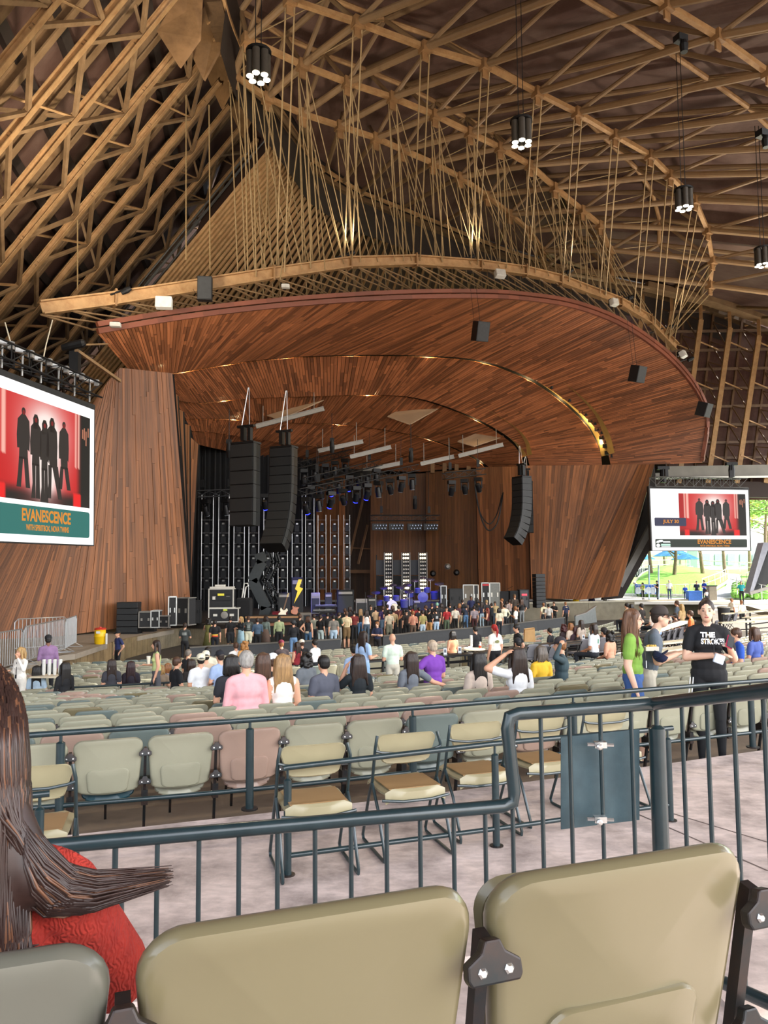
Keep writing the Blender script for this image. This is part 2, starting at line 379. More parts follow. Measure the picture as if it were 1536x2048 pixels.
for x0, y0, x1, y1 in ((700, 1110, 728, 990), (716, 1128, 735, 1050)): b.bar(P(x0, y0, 71), P(x1, y1, 71), .35, .2)
b.bar(P(688, 1143, 71), P(748, 1143, 71), .3, .3); b.bar(P(690, 1095, 71.5), P(745, 1098, 71.5), .12)
b.build('brace', mat('brace_wood', '#6b4a2b', .7, var=.3, scale=1), shellr)
b = MB()
for x in range(865, 1050, 24): b.bar(P(x, 946, 66.5), P(x, 925, 66.5), .35, .35)
b.build('stud', mat('stud_wood', '#7a5a38', .7, var=.3, scale=1), shellr)
# dark buttress behind the right leaf, open triangle to the park
b = MB(); q = [P(1309, 930, 59.5), P(1322, 1060, 60), P(1245, 1196, 60), P(1205, 1200, 60)]
b.slab(q, .5, up=(0, -1, 0)); b.build('end_panel', mat('end_panel_dark', '#221a17', .8), shellr)
b = MB(); b.bar(P(1309, 1040, 59.3), P(1238, 1172, 59.3), .45, .5, up=(0, 1, 0)); b.build('edge_beam', mat('edge_beam_grey', '#6b6a67', .7, var=.2, scale=1), shellr)

# ================================================================ canopy over the stage
canopy = root('ceiling_canopy', P(800, 600, 46), kind='structure')
def curve(pts, n): return smoothpoly([P(*p) for p in pts], n)
E1 = curve([(196, 668, 36), (330, 645, 38.5), (470, 626, 41), (620, 611, 43.5), (790, 600, 46), (960, 597, 48.5), (1060, 603, 50.3), (1150, 618, 52), (1240, 652, 53.7), (1320, 705, 55.3), (1375, 760, 56.5), (1408, 815, 57.3), (1414, 860, 57.7), (1404, 926, 58)], 60)
E2 = curve([(258, 740, 39.5), (345, 746, 42), (410, 736, 44), (530, 719, 47), (660, 711, 50), (830, 711, 53), (960, 721, 55.5), (1060, 756, 57.5), (1130, 800, 59), (1185, 850, 60), (1212, 896, 60.5), (1222, 932, 60.8)], 60)
def inset(E, d0, d1, dy, pw=2.2):
    out = []
    for i, p in enumerate(E):
        t = i / (len(E) - 1); x, y = pix(p); d = d0 + (d1 - d0) * t ** pw; out.append(P(x - d * (.15 + .85 * t), y + d * (1 - .75 * t), p.y + dy))
    return out
E2b = inset(E2, 2, 17, .7)
E3 = curve([(352, 800, 45), (400, 806, 47), (500, 797, 50), (620, 793, 53), (760, 790, 56), (850, 800, 58), (950, 836, 60.3), (1020, 876, 62), (1050, 905, 62.6), (1060, 934, 63)], 60)
E3b = inset(E3, 1.5, 15, .6, 3)
E4 = curve([(372, 838, 48), (450, 838, 51), (560, 845, 55), (680, 849, 58.5), (800, 865, 61.5), (880, 885, 63.5), (950, 915, 65), (978, 934, 65.6)], 60)
E4b = inset(E4, 1.5, 8, .5, 3)
E5 = curve([(384, 862, 50), (450, 868, 53), (560, 885, 57.5), (680, 895, 61.5), (780, 906, 64.5), (860, 925, 66.3), (905, 936, 67)], 60)
E5b = inset(E5, 1.5, 5, .4, 3)
E6 = curve([(390, 888, 52), (470, 905, 57), (600, 928, 63), (740, 940, 67), (840, 944, 68)], 60)
def pairskew(e_in, e_out, n, m, seg):
    ruled(e_in, e_out, n, .14, m, 'ceiling_strips', canopy, seg=seg, th=.05, jitter=.012, back=V((0, 0, 1)))
    backing(e_in, e_out, 24, M_dark, 'ceiling_backing', canopy, V((0, .1, .35)))
pairskew(E2, E1, 240, M_canopy, 4)
pairskew(E3, E2b, 230, M_canopy, 4)
pairskew(E4, E3b, 200, M_canopy, 3)
pairskew(E5, E4b, 170, M_canopy, 3)
pairskew(E6, E5b, 130, M_canopy, 2)
for e, e2, wd in ((E2, E2b, .35), (E3, E3b, .3), (E4, E4b, .25), (E5, E5b, .25)):     # light slots between the bands
    b = MB()
    for i in range(len(e) - 1): u = V((0, .25, .9)); b.add([e[i] + u - V((0, 1.3, 0)), e[i + 1] + u - V((0, 1.3, 0)), e2[i + 1] + u + V((-.6, 1.3, 0)), e2[i] + u + V((-.6, 1.3, 0))], [(0, 1, 2, 3)])
    b.build('slot_liner', M_slotw, canopy)
b = MB()                         # laminated front edge
for lay, (dz, th) in enumerate(((.12, .26), (.42, .24))):
    for i in range(0, len(E1) - 1): b.bar(E1[i] + V((0, -.05 - .1 * lay, dz)), E1[i + 1] + V((0, -.05 - .1 * lay, dz)), .22, th)
b.build('edge_boards', M_canopy_e, canopy)
for x0, y0, x1, y1, x2, y2, x3, y3, Y in ((775, 832, 830, 802, 884, 812, 820, 848, 58.6), (915, 882, 975, 857, 1008, 872, 948, 892, 61.5), (524, 826, 566, 796, 650, 798, 560, 838, 53.5)):
    b = MB(); b.slab([P(x0, y0, Y), P(x3, y3, Y - .4), P(x2, y2, Y + 1.2), P(x1, y1, Y + 1.5)], .08); b.build('acoustic_panel', mat('plywood_panel', '#9b8166', .6, var=.12, scale=.6), canopy)
for i in range(3, 58, 5):        # lamps hidden in the first slot
    p = E2[i].lerp(E2b[i], .5) + V((0, .15, .35)); l = bpy.data.lights.new('slot_lamp', 'POINT'); l.energy = 60 if i < 28 else 150; l.color = (1, .75, .38); l.shadow_soft_size = .1
    o = bpy.data.objects.new('slot_lamp', l); COL.objects.link(o); o.location = p
for i in range(10, 56, 15):
    for e, eb in ((E3, E3b), (E4, E4b)):
        p = e[i].lerp(eb[i], .5) + V((0, .3, .2)); l = bpy.data.lights.new('slot_lamp', 'POINT'); l.energy = 60; l.color = (1, .75, .38); l.shadow_soft_size = .1
        o = bpy.data.objects.new('slot_lamp', l); COL.objects.link(o); o.location = p

b = MB(); b.slab([P(735, 962, 74), P(1100, 955, 68), P(1285, 945, 61.5), P(1330, 945, 60.5), P(1330, 905, 61.5), P(1100, 880, 69), P(735, 880, 75)], .2, up=(0, -1, 0)); b.build('top_closure', M_dark, shellr)
# dark fittings along the first light slot
for i in (40, 43, 46, 48, 50, 52, 54, 56):
    p = E2[i].lerp(E2b[i], .3) + V((.1, -.1, .3)); b = MB(); b.box(p, (.5, .35, .3), rz=.8); b.lathe([(.12, -.3), (.16, 0), (.1, .15)], p + V((.25, -.1, -.1)), 8); b.build('slot_fitting', M_dk, canopy)
# ================================================================ pavilion roof
roof = root('ceiling', P(400, 60, 36), kind='structure')
# left slope plane
G0 = P(390, 60, 36); pdir = V((-.187, 1, .0714)).normalized(); tdir = (ray(0, 1220) - ray(1000, 0)); tdir = (RR * -.634 - UU * .773).normalized()
LN = pdir.cross(tdir).normalized()
if LN.dot(CAMP - G0) < 0: LN = -LN           # towards the inside
def LP(px, py, off=0.): return PP(px, py, G0 + LN * off, LN)
# deck
b = MB(); b.uv = []
c = [LP(-700, 900, -1.9), LP(-700, -900, -1.9), LP(700, -900, -1.9), LP(640, 330, -1.9), LP(420, 700, -1.9), LP(100, 1050, -1.9)]
lo = G0 - LN * 1.9
for k in range(-14, 26):                     # bays of the deck between rafters, boards run down the slope
    a0 = lo + pdir * (k * 2.2 - 4); a1 = a0 + pdir * 2.2
    e = 2.5 if k < 4 else 9
    b.add([a0 - tdir * e, a1 - tdir * e, a1 + tdir * 60, a0 + tdir * 60], [(0, 1, 2, 3)]); b.uv += [(k * 2.2, 0), (k * 2.2 + 2.2, 0), (k * 2.2 + 2.2, 62), (k * 2.2, 62)]
b.build('deck_boards', M_deckboard, roof)
# purlins along the slope's length
for j in range(15):
    q = lo + tdir * (j * 2.4 - 1) + LN * .25; b = MB(); b.bar(q - pdir * 32, q + pdir * 26, .45, .5, up=LN); b.build('purlin', M_purlin, roof)
gus = [(330, -10), (390, 72), (430, 140), (465, 225), (520, 285), (562, 332)]
def gus_y(xc, sl):                           # where line (xc,0)->down-left meets the gusset edge
    for (x0, y0), (x1, y1) in zip(gus, gus[1:]):
        for i in range(21):
            x = lerp(x0, x1, i / 20); y = lerp(y0, y1, i / 20)
            if y <= sl * (xc - x) + .5 and sl * (xc - x) >= -40 and abs(sl * (xc - x) - y) < 8: return x, y
    return None
SL = 1.22; chords = []
for xc in (-90, 109, 240, 342, 439, 512, 580, 640, 695, 745, 790, 828):
    t = gus_y(xc, SL) if xc > 342 else None
    top = t or (xc + 60, -60 * SL)
    p = LP(*top); chords.append((p, p + tdir * 34))
for i, (p, q) in enumerate(chords):
    tr = MB(); tr.ibeam(p, q, .34, .3, up=LN); tr.build('chord', M_tanl, roof)
    r1 = MB(); r1.ibeam(p - LN * 1.25, q - LN * 1.25, .42, .55, up=LN); r1.build('rafter', M_tan, roof)
    if i:
        p0, q0 = chords[i - 1]; t0 = (p0 - p).dot(tdir); base = p + tdir * max(t0, 0) if t0 > 0 else p
        n = 7; step = 4.75
        for k in range(n):
            a = p + tdir * (k * step + .8 + (i * 1.1) % step)
            c0 = p0 + tdir * max((a - p0).dot(tdir) + 2.6, 0); c1 = p0 + tdir * max((a - p0).dot(tdir) - 2.1, 0)
            w1 = MB(); w1.bar(a, c1, .2, .16, up=LN); w1.build('web_member', M_tan, roof)
            w2 = MB(); w2.bar(a, c0, .18, .16, up=LN); w2.build('web_member', M_tan, roof)
            if k % 2 == i % 2:
                w3 = MB(); w3.bar(a, p0 + tdir * max((a - p0).dot(tdir) + 1.6, 0) - LN * 1.2, .1, .1, up=LN); w3.build('sway_rod', M_tanl, roof)
            w4 = MB(); w4.bar(a, a - LN * 1.2 + tdir * .9, .14, .14, up=LN) if k % 2 else w4.bar(a, a - LN * 1.2 - tdir * .9, .14, .14, up=LN); w4.build('web_member', M_tan, roof)
# ridge gusset plates
for i, ((x0, y0), (x1, y1)) in enumerate(zip(gus, gus[1:])):
    a = P(x0, y0, LP(x0, y0).y + .3); c = P(x1, y1, LP(x1, y1).y + .3)
for x, y, w_, h_ in ((372, 62, 100, 150), (418, 88, 76, 150), (452, 155, 62, 130), (492, 222, 52, 110), (538, 292, 44, 80)):
    Y = LP(x, y).y + .1; m = MB()
    q = [P(x - w_ * .55, y + h_ * .02, Y - .2), P(x - w_ * .1, y + h_ * .5, Y), P(x + w_ * .3, y + h_ * .12, Y), P(x + w_ * .35, y - h_ * .6, Y + .2), P(x + w_ * .05, y - h_ * .62, Y)]
    m.slab(q, .12, up=LN); m.build('gusset_plate', M_plate, roof)
# four pale conduits down the slope
for i, (xa, ya) in enumerate(((545, 262), (553, 268), (500, 300), (506, 306))):
    a = LP(xa, ya, .3); L_ = 18 if i < 2 else 13; m = MB(); m.tube(a, a + tdir * L_, .055, 6); m.build('conduit', M_silver, roof)
# ---- ring beam round the back of the pavilion
RING = smoothpoly([P(*p) for p in ((440, -30, 35.5), (461, 45, 37.5), (488, 109, 40), (543, 191, 44), (590, 263, 47), (621, 314, 50), (666, 349, 52), (720, 382, 54), (768, 402, 56), (868, 442, 59), (1033, 507, 64), (1200, 552, 67), (1343, 585, 69.5), (1450, 617, 70.3), (1536, 650, 71), (1700, 715, 71))], 90)
m = MB()
for p, q in zip(RING, RING[1:]): m.bar(p, q, .16, .22)
m.build('ring_edge', M_tanl, roof)
m = MB()
for p, q in zip(RING, RING[1:]): m.bar(p + V((-.5, .6, -.25)), q + V((-.5, .6, -.25)), .9, .35)
m.build('ring_beam', mat('ring_dark', '#5c452b', .7, var=.2), roof)
for k in range(4, 88, 3):
    m = MB(); p = RING[k]; m.bar(p, p + V((-1.1, .4, -.35)), .1, .14); m.build('ring_rung', M_tanl, roof)
# ---- back wall of slanted ribs
back = root('wall_back', P(800, 560, 66), kind='structure')
tops = [(543, 296, 46.3), (566, 330, 48), (600, 345, 50.5), (640, 362, 52), (680, 385, 54), (720, 405, 56), (770, 430, 58.5), (830, 450, 61), (900, 475, 63), (980, 505, 65.5), (1060, 530, 67.5), (1140, 552, 69), (1220, 572, 70), (1300, 590, 71)]
bots = [(258, 640, 48.3), (330, 615, 50), (395, 612, 52.5), (470, 605, 55), (545, 598, 58), (620, 596, 60.5), (700, 592, 63.5), (785, 590, 66.5), (870, 592, 69), (955, 596, 71), (1040, 600, 72.5), (1125, 610, 73.5), (1205, 620, 74), (1280, 640, 74)]
T_ = smoothpoly([P(*p) for p in tops], 68); B_ = smoothpoly([P(*p) for p in bots], 68)
for k in range(68):
    d = B_[k] - T_[k]; q = T_[k] + d * 1.9; m = MB(); n_ = V((T_[min(k + 1, 67)] - T_[max(k - 1, 0)])).cross(d).normalized()
    if n_.y > 0: n_ = -n_
    m.path([T_[k] + n_ * .05 + V((.12, 0, .45)), T_[k] - d.normalized() * -.35, q], [.135, .135, .135], 4); m.build('rib', M_tanl, back)
m = MB(); m.uv = []
for k in range(67):
    f = lambda i: (T_[i] + V((0, .8, .5)), T_[i] + (B_[i] - T_[i]) * 2.2 + V((0, 1.1, 0)))
    (a, c), (e, g) = f(k), f(k + 1); m.add([a, e, g, c], [(0, 1, 2, 3)]); m.uv += [(k * .9, 0), (k * .9 + .9, 0), (k * .9 + .9, 14), (k * .9, 14)]
m.build('wall_boards', mat('wall_board_dark', '#3f2a1e', .75, var=.35, grain=(8, .5)), back)
# ---- right wall of bent frames
wallr = root('wall_frames', P(1430, 960, 70), kind='structure')
m = MB(); m.uv = []
cols = [1215, 1270, 1325, 1380, 1436, 1494, 1552, 1612, 1680, 1750]
for a, c in zip(cols, cols[1:]):
    f = lambda x: (P(x - 66, 1000, 70.6), P(x, 560 + (x - 1215) * .26, 71.8))
    (p, q), (r_, s_) = f(a), f(c)
    m.add([p, r_, s_, q], [(0, 1, 2, 3)]); m.uv += [(a * .05, 0), (c * .05, 0), (c * .05, 17), (a * .05, 17)]
m.build('wall_panel', mat('panel_board_dark', '#4a2a22', .7, var=.3, grain=(9, .35), dirt=('#6d574a', .5, .5)), wallr)
for y in (625, 665, 703, 741, 780, 816, 853, 888, 919):
    m = MB(); m.bar(P(1260, y, 70.6), P(1720, y - 8, 70.9), .16, .24); m.build('girt', mat('girt_steel', '#6f5a48', .6, var=.2), wallr)
for x0 in (1284, 1342, 1400, 1458, 1516, 1574, 1634):
    yt = 580 + (x0 - 1400) * .28; pts = [P(x0, yt, 70), P(x0 + 2, yt + 60, 69.4), P(x0 - 43, 966, 69.6)]
    m = MB(); m.bar(pts[0], pts[1], .3, .42); m.bar(pts[1], pts[2], .3, .42); m.build('frame_leg', M_tanl, wallr)
    m = MB(); o = V((-.9, 1.0, 0)); m.bar(pts[0] + o, pts[2] + o, .18, .22)
    for k in range(8):
        a = pts[1].lerp(pts[2], k / 8); c = (pts[0] + o).lerp(pts[2] + o, (k + 1) / 9); e = pts[1].lerp(pts[2], (k + 1) / 8); m.bar(a, c, .1); m.bar(c, e, .1)
    m.build('frame_lattice', mat('lattice_brown', '#5f452c', .65, var=.2), wallr)
for x0 in (1342, 1400, 1458, 1516):
    for y0 in (682, 762, 838, 910):
        x_ = x0 + 2 - (y0 - 640) * .135; m = MB(); m.bar(P(x_, y0, 69.4), P(x_ + 40, y0 + 17, 70.4), .1); m.build('tie', M_tanl, wallr)
m = MB(); m.bar(P(1290, 946, 69.2), P(1760, 938, 70), 1.2, 1.0); m.build('gutter', mat('gutter_grey', '#77746c', .6, var=.15, scale=1), wallr)
m = MB(); m.bar(P(1290, 957, 68.5), P(1760, 950, 69.4), .2, .16); m.build('gutter_lip', mat('gutter_white', '#dcdcd4', .5), wallr)
m = MB(); m.bar(P(1280, 975, 70), P(1760, 985, 70), .8, 1.4); m.build('eave_board', mat('eave_dark', '#2a1d18', .8), wallr)
# ---- space frame of pipes over the seats
An = [(580, 0, 36), (715, 45, 37), (850, 95, 38.5), (970, 130, 40), (1075, 185, 41.5), (1155, 225, 43), (1230, 270, 45), (1300, 310, 47), (1340, 350, 48.5), (1390, 400, 50.5), (1415, 460, 52.5), (1425, 520, 54), (1420, 570, 55)]
Bn = [(495, 78, 37.8), (605, 130, 39.4), (695, 165, 41), (785, 195, 42.5), (870, 230, 44), (940, 265, 45.5), (1000, 295, 47), (1060, 330, 48.5), (1110, 375, 50), (1165, 420, 52), (1200, 450, 53.5), (1220, 500, 55), (1222, 545, 56)]
Cn = [(468, 150, 39.5), (535, 196, 41), (606, 228, 42.5), (680, 252, 44), (752, 276, 45.6), (806, 300, 47.2), (866, 326, 48.8), (920, 354, 50.2), (975, 392, 51.8), (1020, 428, 53.3), (1060, 462, 54.8), (1085, 502, 56), (1090, 540, 57)]
A_ = [P(*p) for p in An]; Bq = [P(*p) for p in Bn]; Cq = [P(*p) for p in Cn]
Dpx = [(985, -170, 29), (1112, -118, 30.5), (1232, -52, 32.4), (1333, 10, 34), (1435, 72, 35.5), (1536, 145, 37), (1640, 215, 38.7), (1735, 285, 40.5), (1800, 342, 42), (1850, 420, 44), (1880, 500, 46), (1890, 570, 48), (1880, 630, 49)]
D_ = [P(*p) for p in Dpx]
E_ = [d + (d - a) * .9 + V((0, 0, -1.2)) for d, a in zip(D_, A_)]
UPV = V((0, 0, 2.6))
chains = [('arch_front', E_), ('arch_outer', D_), ('arch_middle', A_), ('arch_inner', Bq), ('arch_rear', Cq)]
for nm, ch in chains:
    for p, q in zip(ch, ch[1:]):
        d = (q - p).normalized(); m = MB(); m.bar(p + d * .3, q - d * .3, .26, .26); m.build('arch_chord', M_tanl, roof)
    for p in ch:
        m = MB(); m.box(p + V((0, 0, -.05)), (.55, .5, .55), rz=.6); m.box(p + V((0, 0, -.5)), (.42, .1, .5), rz=.6); m.build('arch_node', M_plate, roof)
up_rows = []
for (n0, c0), (n1, c1) in zip(chains, chains[1:]):
    ups = [a.lerp(c, .5) + UPV for a, c in zip(c0, c1)]; up_rows.append(ups)
    for i, (a, c) in enumerate(zip(c0, c1)):
        m = MB(); m.tube(a, c, .19, 10); m.build('lower_pipe', M_pipe, roof)
        m = MB(); m.tube(a, ups[i], .13, 8); m.tube(c, ups[i], .13, 8); m.build('diagonal_pipe', M_pipe, roof)
        if i + 1 < len(c0):
            m = MB(); m.tube(ups[i], ups[i + 1], .15, 8); m.build('upper_chord', M_tanl, roof)
            m = MB(); m.tube(c, ups[i + 1], .035, 5); m.tube(a, ups[i + 1], .035, 5); m.build('tie_rod', M_cable, roof)
for r0, r1 in zip(up_rows, up_rows[1:]):
    for a, c in zip(r0, r1): m = MB(); m.tube(a, c, .16, 8); m.build('upper_pipe', M_pipe, roof)
# from the last arch down to the ring
for i, p in enumerate(Cq):
    k = 22 + i * 4; q = RING[min(k, 78)]; m = MB(); m.tube(p, q, .15, 8); m.build('lower_pipe', M_pipe, roof)
    u = up_rows[-1][i]; m = MB(); m.tube(p, u.lerp(q, .55) + V((0, 0, 1.2)), .1, 6); m.build('diagonal_pipe', M_pipe, roof)
# pipes from the middle arch foot and outwards to the frames
for i, (x, y) in enumerate(((1343, 585), (1400, 600), (1457, 618), (1515, 640), (1575, 662))):
    a = P(x, y - 4, 70); c = A_[min(12, 11 + i // 3)] if i < 2 else D_[12]; m = MB(); m.tube(c, a, .15, 8); m.build('lower_pipe', M_pipe, roof)
m = MB(); q = [P(1290, 572, 68), P(1420, 602, 69), P(1560, 650, 70), P(1750, 720, 70)]
for a, c in zip(q, q[1:]): m.bar(a, c, 1.2, .5)
m.build('eave_ring', M_tan, roof)
# roof boards above the space frame
m = MB(); m.uv = []
g = [[p + V((0, 0, .75)) for p in rw] for rw in ([e + (e - d) * .3 + UPV for e, d in zip(E_, D_)], up_rows[0], up_rows[1], up_rows[2], up_rows[3], [RING[min(22 + i * 4, 80)] + V((.3, 1.0, -.1)) for i in range(13)])]
ex = []; EV = [P(1760, 715, 69), P(1650, 680, 70), P(1550, 645, 70.5), P(1450, 612, 70.5), P(1370, 588, 70), P(1300, 572, 69.5)]
for rw in g:
    e0 = rw[0] * 2 - rw[2]; ex.append([e0] + rw + [EV[len(ex)]])
for j in range(len(ex) - 1):
    for i in range(len(ex[0]) - 1):
        m.add([ex[j][i], ex[j][i + 1], ex[j + 1][i + 1], ex[j + 1][i]], [(0, 1, 2, 3)]); m.uv += [(i * 3.2, j * 6), (i * 3.2 + 3.2, j * 6), (i * 3.2 + 3.2, j * 6 + 6), (i * 3.2, j * 6 + 6)]
m.build('deck_boards', M_deckboard, roof, smooth=False)

# unseen roof over the seats, right edge shaped to let a sun patch in
m = MB(); m.slab([V((-17, 26, 29)), V((-17, -20, 29)), V((28.4, -20, 22.3)), V((28.7, 3, 22.3)), V((28.7, 6.9, 22.3)), V((33.5, 8.7, 22)), V((38, 16, 21)), V((46, 30, 20)), V((20, 24, 26.5))], .3); m.build('rear_deck', M_deckboard, roof)
m = MB(); m.slab([V((-20, 16, 35)), V((30, 16, 35)), V((44, 40, 34)), V((40, 66, 34)), V((0, 70, 35)), V((-16, 56, 35))], .2); m.build('sun_cover', M_deckboard, roof)  # unseen cover sheet added above the roof to block stray sun
m = MB()
for p, q in zip(RING, RING[1:]):
    o0, o1 = V((.3, .95, 1.4)), V((-.2, 1.1, -2.6)); m.add([p + o0, q + o0, q + o1, p + o1], [(0, 1, 2, 3)])
m.build('ring_boards', M_purlin, roof)

tag(MB().slab([V((-60, 79, -1)), V((21, 79, -1)), V((21, 80, 36)), V((-60, 80, 36))], .3, up=(0, -1, 0)).build('wall_sky_block', mat('sky_block_dark', '#2a1d16', .9), None), kind='structure')  # unseen dark plane added behind the pavilion to shut out sky light

m = MB(); m.slab([P(470, 250, 57), P(580, 300, 57), P(580, 470, 62), P(380, 640, 60), P(330, 640, 58)], .2, up=(0, -1, 0)); m.build('wall_boards', MATS['wall_board_dark'], back)
# ================================================================ stadium seats
def outline(w, zb, zt, rc, sag, n=6, taper=.03):
    """rounded-rectangle outline (x,z) with a bowed lower edge"""
    pts = []
    for k in range(n * 2 + 1):
        x = lerp(-w + taper + .03, w - taper - .03, k / (n * 2)); pts.append((x, zb + sag * (x / w) ** 2))
    for k in range(n + 1):
        a = -PI / 2 + PI / 2 * k / n * .9; pts.append((w - taper - .03 + .03 * math.cos(a), zb + sag * .75 + .03 + .03 * math.sin(a)))
    for k in range(n + 1):
        a = PI / 2 * k / n; pts.append((w - rc + rc * math.cos(a), zt - rc + rc * math.sin(a)))
    for k in range(n + 1):
        a = PI / 2 + PI / 2 * k / n; pts.append((-w + rc + rc * math.cos(a), zt - rc + rc * math.sin(a)))
    for k in range(n + 1):
        a = PI + PI / 2 * .9 * k / n + PI / 2 * .1 * k / n; pts.append((-w + taper + .03 + .03 * math.cos(a), zb + sag * .75 + .03 + .03 * math.sin(a)))
    return pts
def shell(out, rings, dy, b=None):
    """loft an outline through rings (scale-in, y) with a y-displacement function"""
    b = b or MB(); cx = 0; zs = [p[1] for p in out]; cz = (min(zs) + max(zs)) / 2; n = len(out); vs = []; fs = []
    for ins, y in rings:
        for x, z in out:
            d = math.hypot(x, z - cz); k = max(0, 1 - ins / max(d, 1e-6)); xx, zz = x * k, cz + (z - cz) * k
            vs.append((xx, y + dy(xx, zz), zz))
    for i in range(len(rings) - 1):
        for k in range(n): l = (k + 1) % n; fs.append((i * n + k, i * n + l, (i + 1) * n + l, (i + 1) * n + k))
    for i, y in ((0, rings[0][1]), (len(rings) - 1, rings[-1][1])):
        c = len(vs); vs.append((0, y + dy(0, cz), cz))
        m0 = len(vs)
        for x, z in out: q = vs[i * n + len(vs) - m0]; vs.append((q[0] * .5, y + dy(q[0] * .5, cz + (q[2] - cz) * .5), cz + (q[2] - cz) * .5))
        for k in range(n):
            l = (k + 1) % n; fs.append((i * n + k, i * n + l, m0 + l, m0 + k)); fs.append((m0 + k, m0 + l, c))
    return b.add(vs, fs)
SP = .575
def dyb(x, z): return -.20 * (z - .40) + .45 * x * x - .05 * max(0, .52 - z)
RIM = [(.055, -.010), (.026, -.014), (.010, -.010), (.002, .002), (0, .018), (.006, .034), (.018, .040), (.032, .034), (.045, .018)]
def make_seat(seatmat, panmat, far=False):
    t = root('stadium_seat', (0, 0, 0), None, 'seat')
    n = 3 if far else 6
    shell(outline(.270, .385, .845, .075, .035, n), RIM if not far else RIM[1::3], dyb).build('seat_back', seatmat, t, smooth=True)
    shell(outline(.165, .40, .60, .05, .018, n, .01), [(.02, -.0235), (.006, -.0225), (0, -.016), (0, -.004)], dyb).build('back_inset', seatmat, t, smooth=True)
    dyp = lambda x, z: .11 + .3 * x * x - .115 * math.exp(-max(z - .30, 0) / .055) - .10 * (z - .4)
    shell(outline(.235, .315, .79, .06, .045, n), [(.05, -.012), (.012, -.014), (0, 0), (.012, .02), (.05, .016)], dyp).build('seat_pan', panmat, t, smooth=True)
    x = SP / 2; pst = lambda z: V((x, -.20 * (z - .40) + .024, z))
    b = MB(); b.bar(pst(.02), pst(.755), .022, .026, up=(0, 1, 0)); b.bar(V((x, .10, .34)), V((x, -.02, .34)), .05, .12); b.build('post', M_brk, t)
    for z in (.715, .475):
        c = pst(z) + V((0, -.034, 0)); b = MB(); pl = [(-.049, .008), (-.022, .024), (-.014, .042), (.014, .042), (.022, .024), (.049, .008), (.050, -.014), (.044, -.024), (-.044, -.024), (-.050, -.014)]
        b.prism(pl, .024, MX.Translation(c) @ MX.Rotation(PI / 2 - .2, 4, 'X')); k_ = b.build('bracket', M_brk, t, bevel=0 if far else .004)
        for sx in (-.024, .024):
            bb = MB(); bb.lathe([(.009, 0), (.009, .006), (.0055, .010), (0, .010)], c + V((sx, -.02, 0)), 6, m=MX.Rotation(PI / 2 - .2, 3, 'X')); bb.build('bolt', M_bolt, k_)
    return t
protos = {}
def seat_proto(key):
    if key not in protos:
        sm = {'sage': M_sage, 'rose': M_rose, 'slate': M_slate, 'olive': M_olive, 'teal': M_sage, 'grey': M_near}[key]
        protos[key] = [make_seat(sm, M_tealseat if key == 'teal' else sm), 0]
    return protos[key]
CW = {'sage': 'grey-green', 'rose': 'dusty rose', 'slate': 'slate grey', 'olive': 'olive tan', 'teal': 'grey-green, teal-panned'}
ORD = 'first second third fourth fifth sixth seventh eighth ninth tenth eleventh twelfth thirteenth fourteenth fifteenth sixteenth seventeenth eighteenth nineteenth twentieth'.split()
def ordn(i):
    if i < 20: return ORD[i]
    if i < 29: return 'twenty-' + ORD[i - 20]
    if i == 29: return 'thirtieth'
    return 'thirty-' + ORD[i - 30] if i < 39 else 'fortieth'
def put_seat(key, loc, rz, label, group):
    pr = seat_proto(key); o = pr[0] if pr[1] == 0 else copytree(pr[0]); pr[1] = 1
    o.location = loc; o.rotation_euler = (0, 0, rz); tag(o, label, 'seat', group); return o
# the near row beside the camera
NB = V((-.398, 1.206, 0)); ZF = .585
for i, (key, lab) in enumerate((('grey', 'slate grey plastic stadium seat back under the red sweater, cut by the left frame edge'),
                                ('olive', 'olive tan stadium seat back filling the bottom middle, nearest of all seats'),
                                ('olive', 'olive tan stadium seat at the aisle end of the nearest row, arch panel showing'))):
    c = NB + TD * (SP * (i - .5)); put_seat(key, (c.x, c.y, ZF), TA, lab, 'nearest row of stadium seats')
tier = tag(MB().slab([V((-4, .2, ZF)), V((1.12, -.6, ZF)), V((1.14, 2.0, ZF - .03)), V((1.10, 3.03, ZF - .08)), V((.49, 2.90, ZF)), V((-1.22, 2.47, ZF)), V((-4, 1.8, ZF))], ZF - .02).build('floor_tier', M_conc, None), kind='structure')
# rows on the bowl
seatlist = []
def seatcol(k, j):
    h = random.random(); return 'sage' if h < .76 else 'rose' if h < .86 else 'slate' if h < .97 else 'olive'
def row_at(k, s, x0, x1, sec, first_px=None):
    z = zbowl(s); p = on_bowl(x0, s); r, a = polar(p); a += random.uniform(0, 1) * SP / r if first_px is None else 0
    j = 0
    while True:
        q = AP(r, a, z); x, y = pix(q + V((0, 0, .8)))
        if x > x1 or j > 90 or a > 1.12: break
        if sec == 0 and k == 0: key = ['sage', 'sage', 'teal', 'sage', 'rose', 'sage', 'sage', 'slate', 'sage', 'rose', 'sage', 'sage', 'sage', 'sage', 'sage', 'sage'][min(j, 15)]
        else: key = seatcol(k, j)
        seatlist.append([(q - CAMP).length, key, q, a, sec, k, j]); a += SP / r; j += 1
_p = on_bowl(165, .35); _r, _a = polar(_p)
for k in range(16):
    s = .35 + .8 * k
    if k == 0:
        a = _a - SP / _r * 1.5
        row_at(0, s, pix(AP(_r, a, zbowl(s)))[0], 1495, 0, first_px=True)
    else: row_at(k, s, -20, 1560, 0)
for k in range(9): row_at(k, 18.75 + .8 * k, 40, 1345 if k < 7 else 1120, 1)
for k in range(5): row_at(k, 14.0 + .8 * k, 60, 560, 2)
seatlist.sort(key=lambda t: t[0])
SEATROOT = []
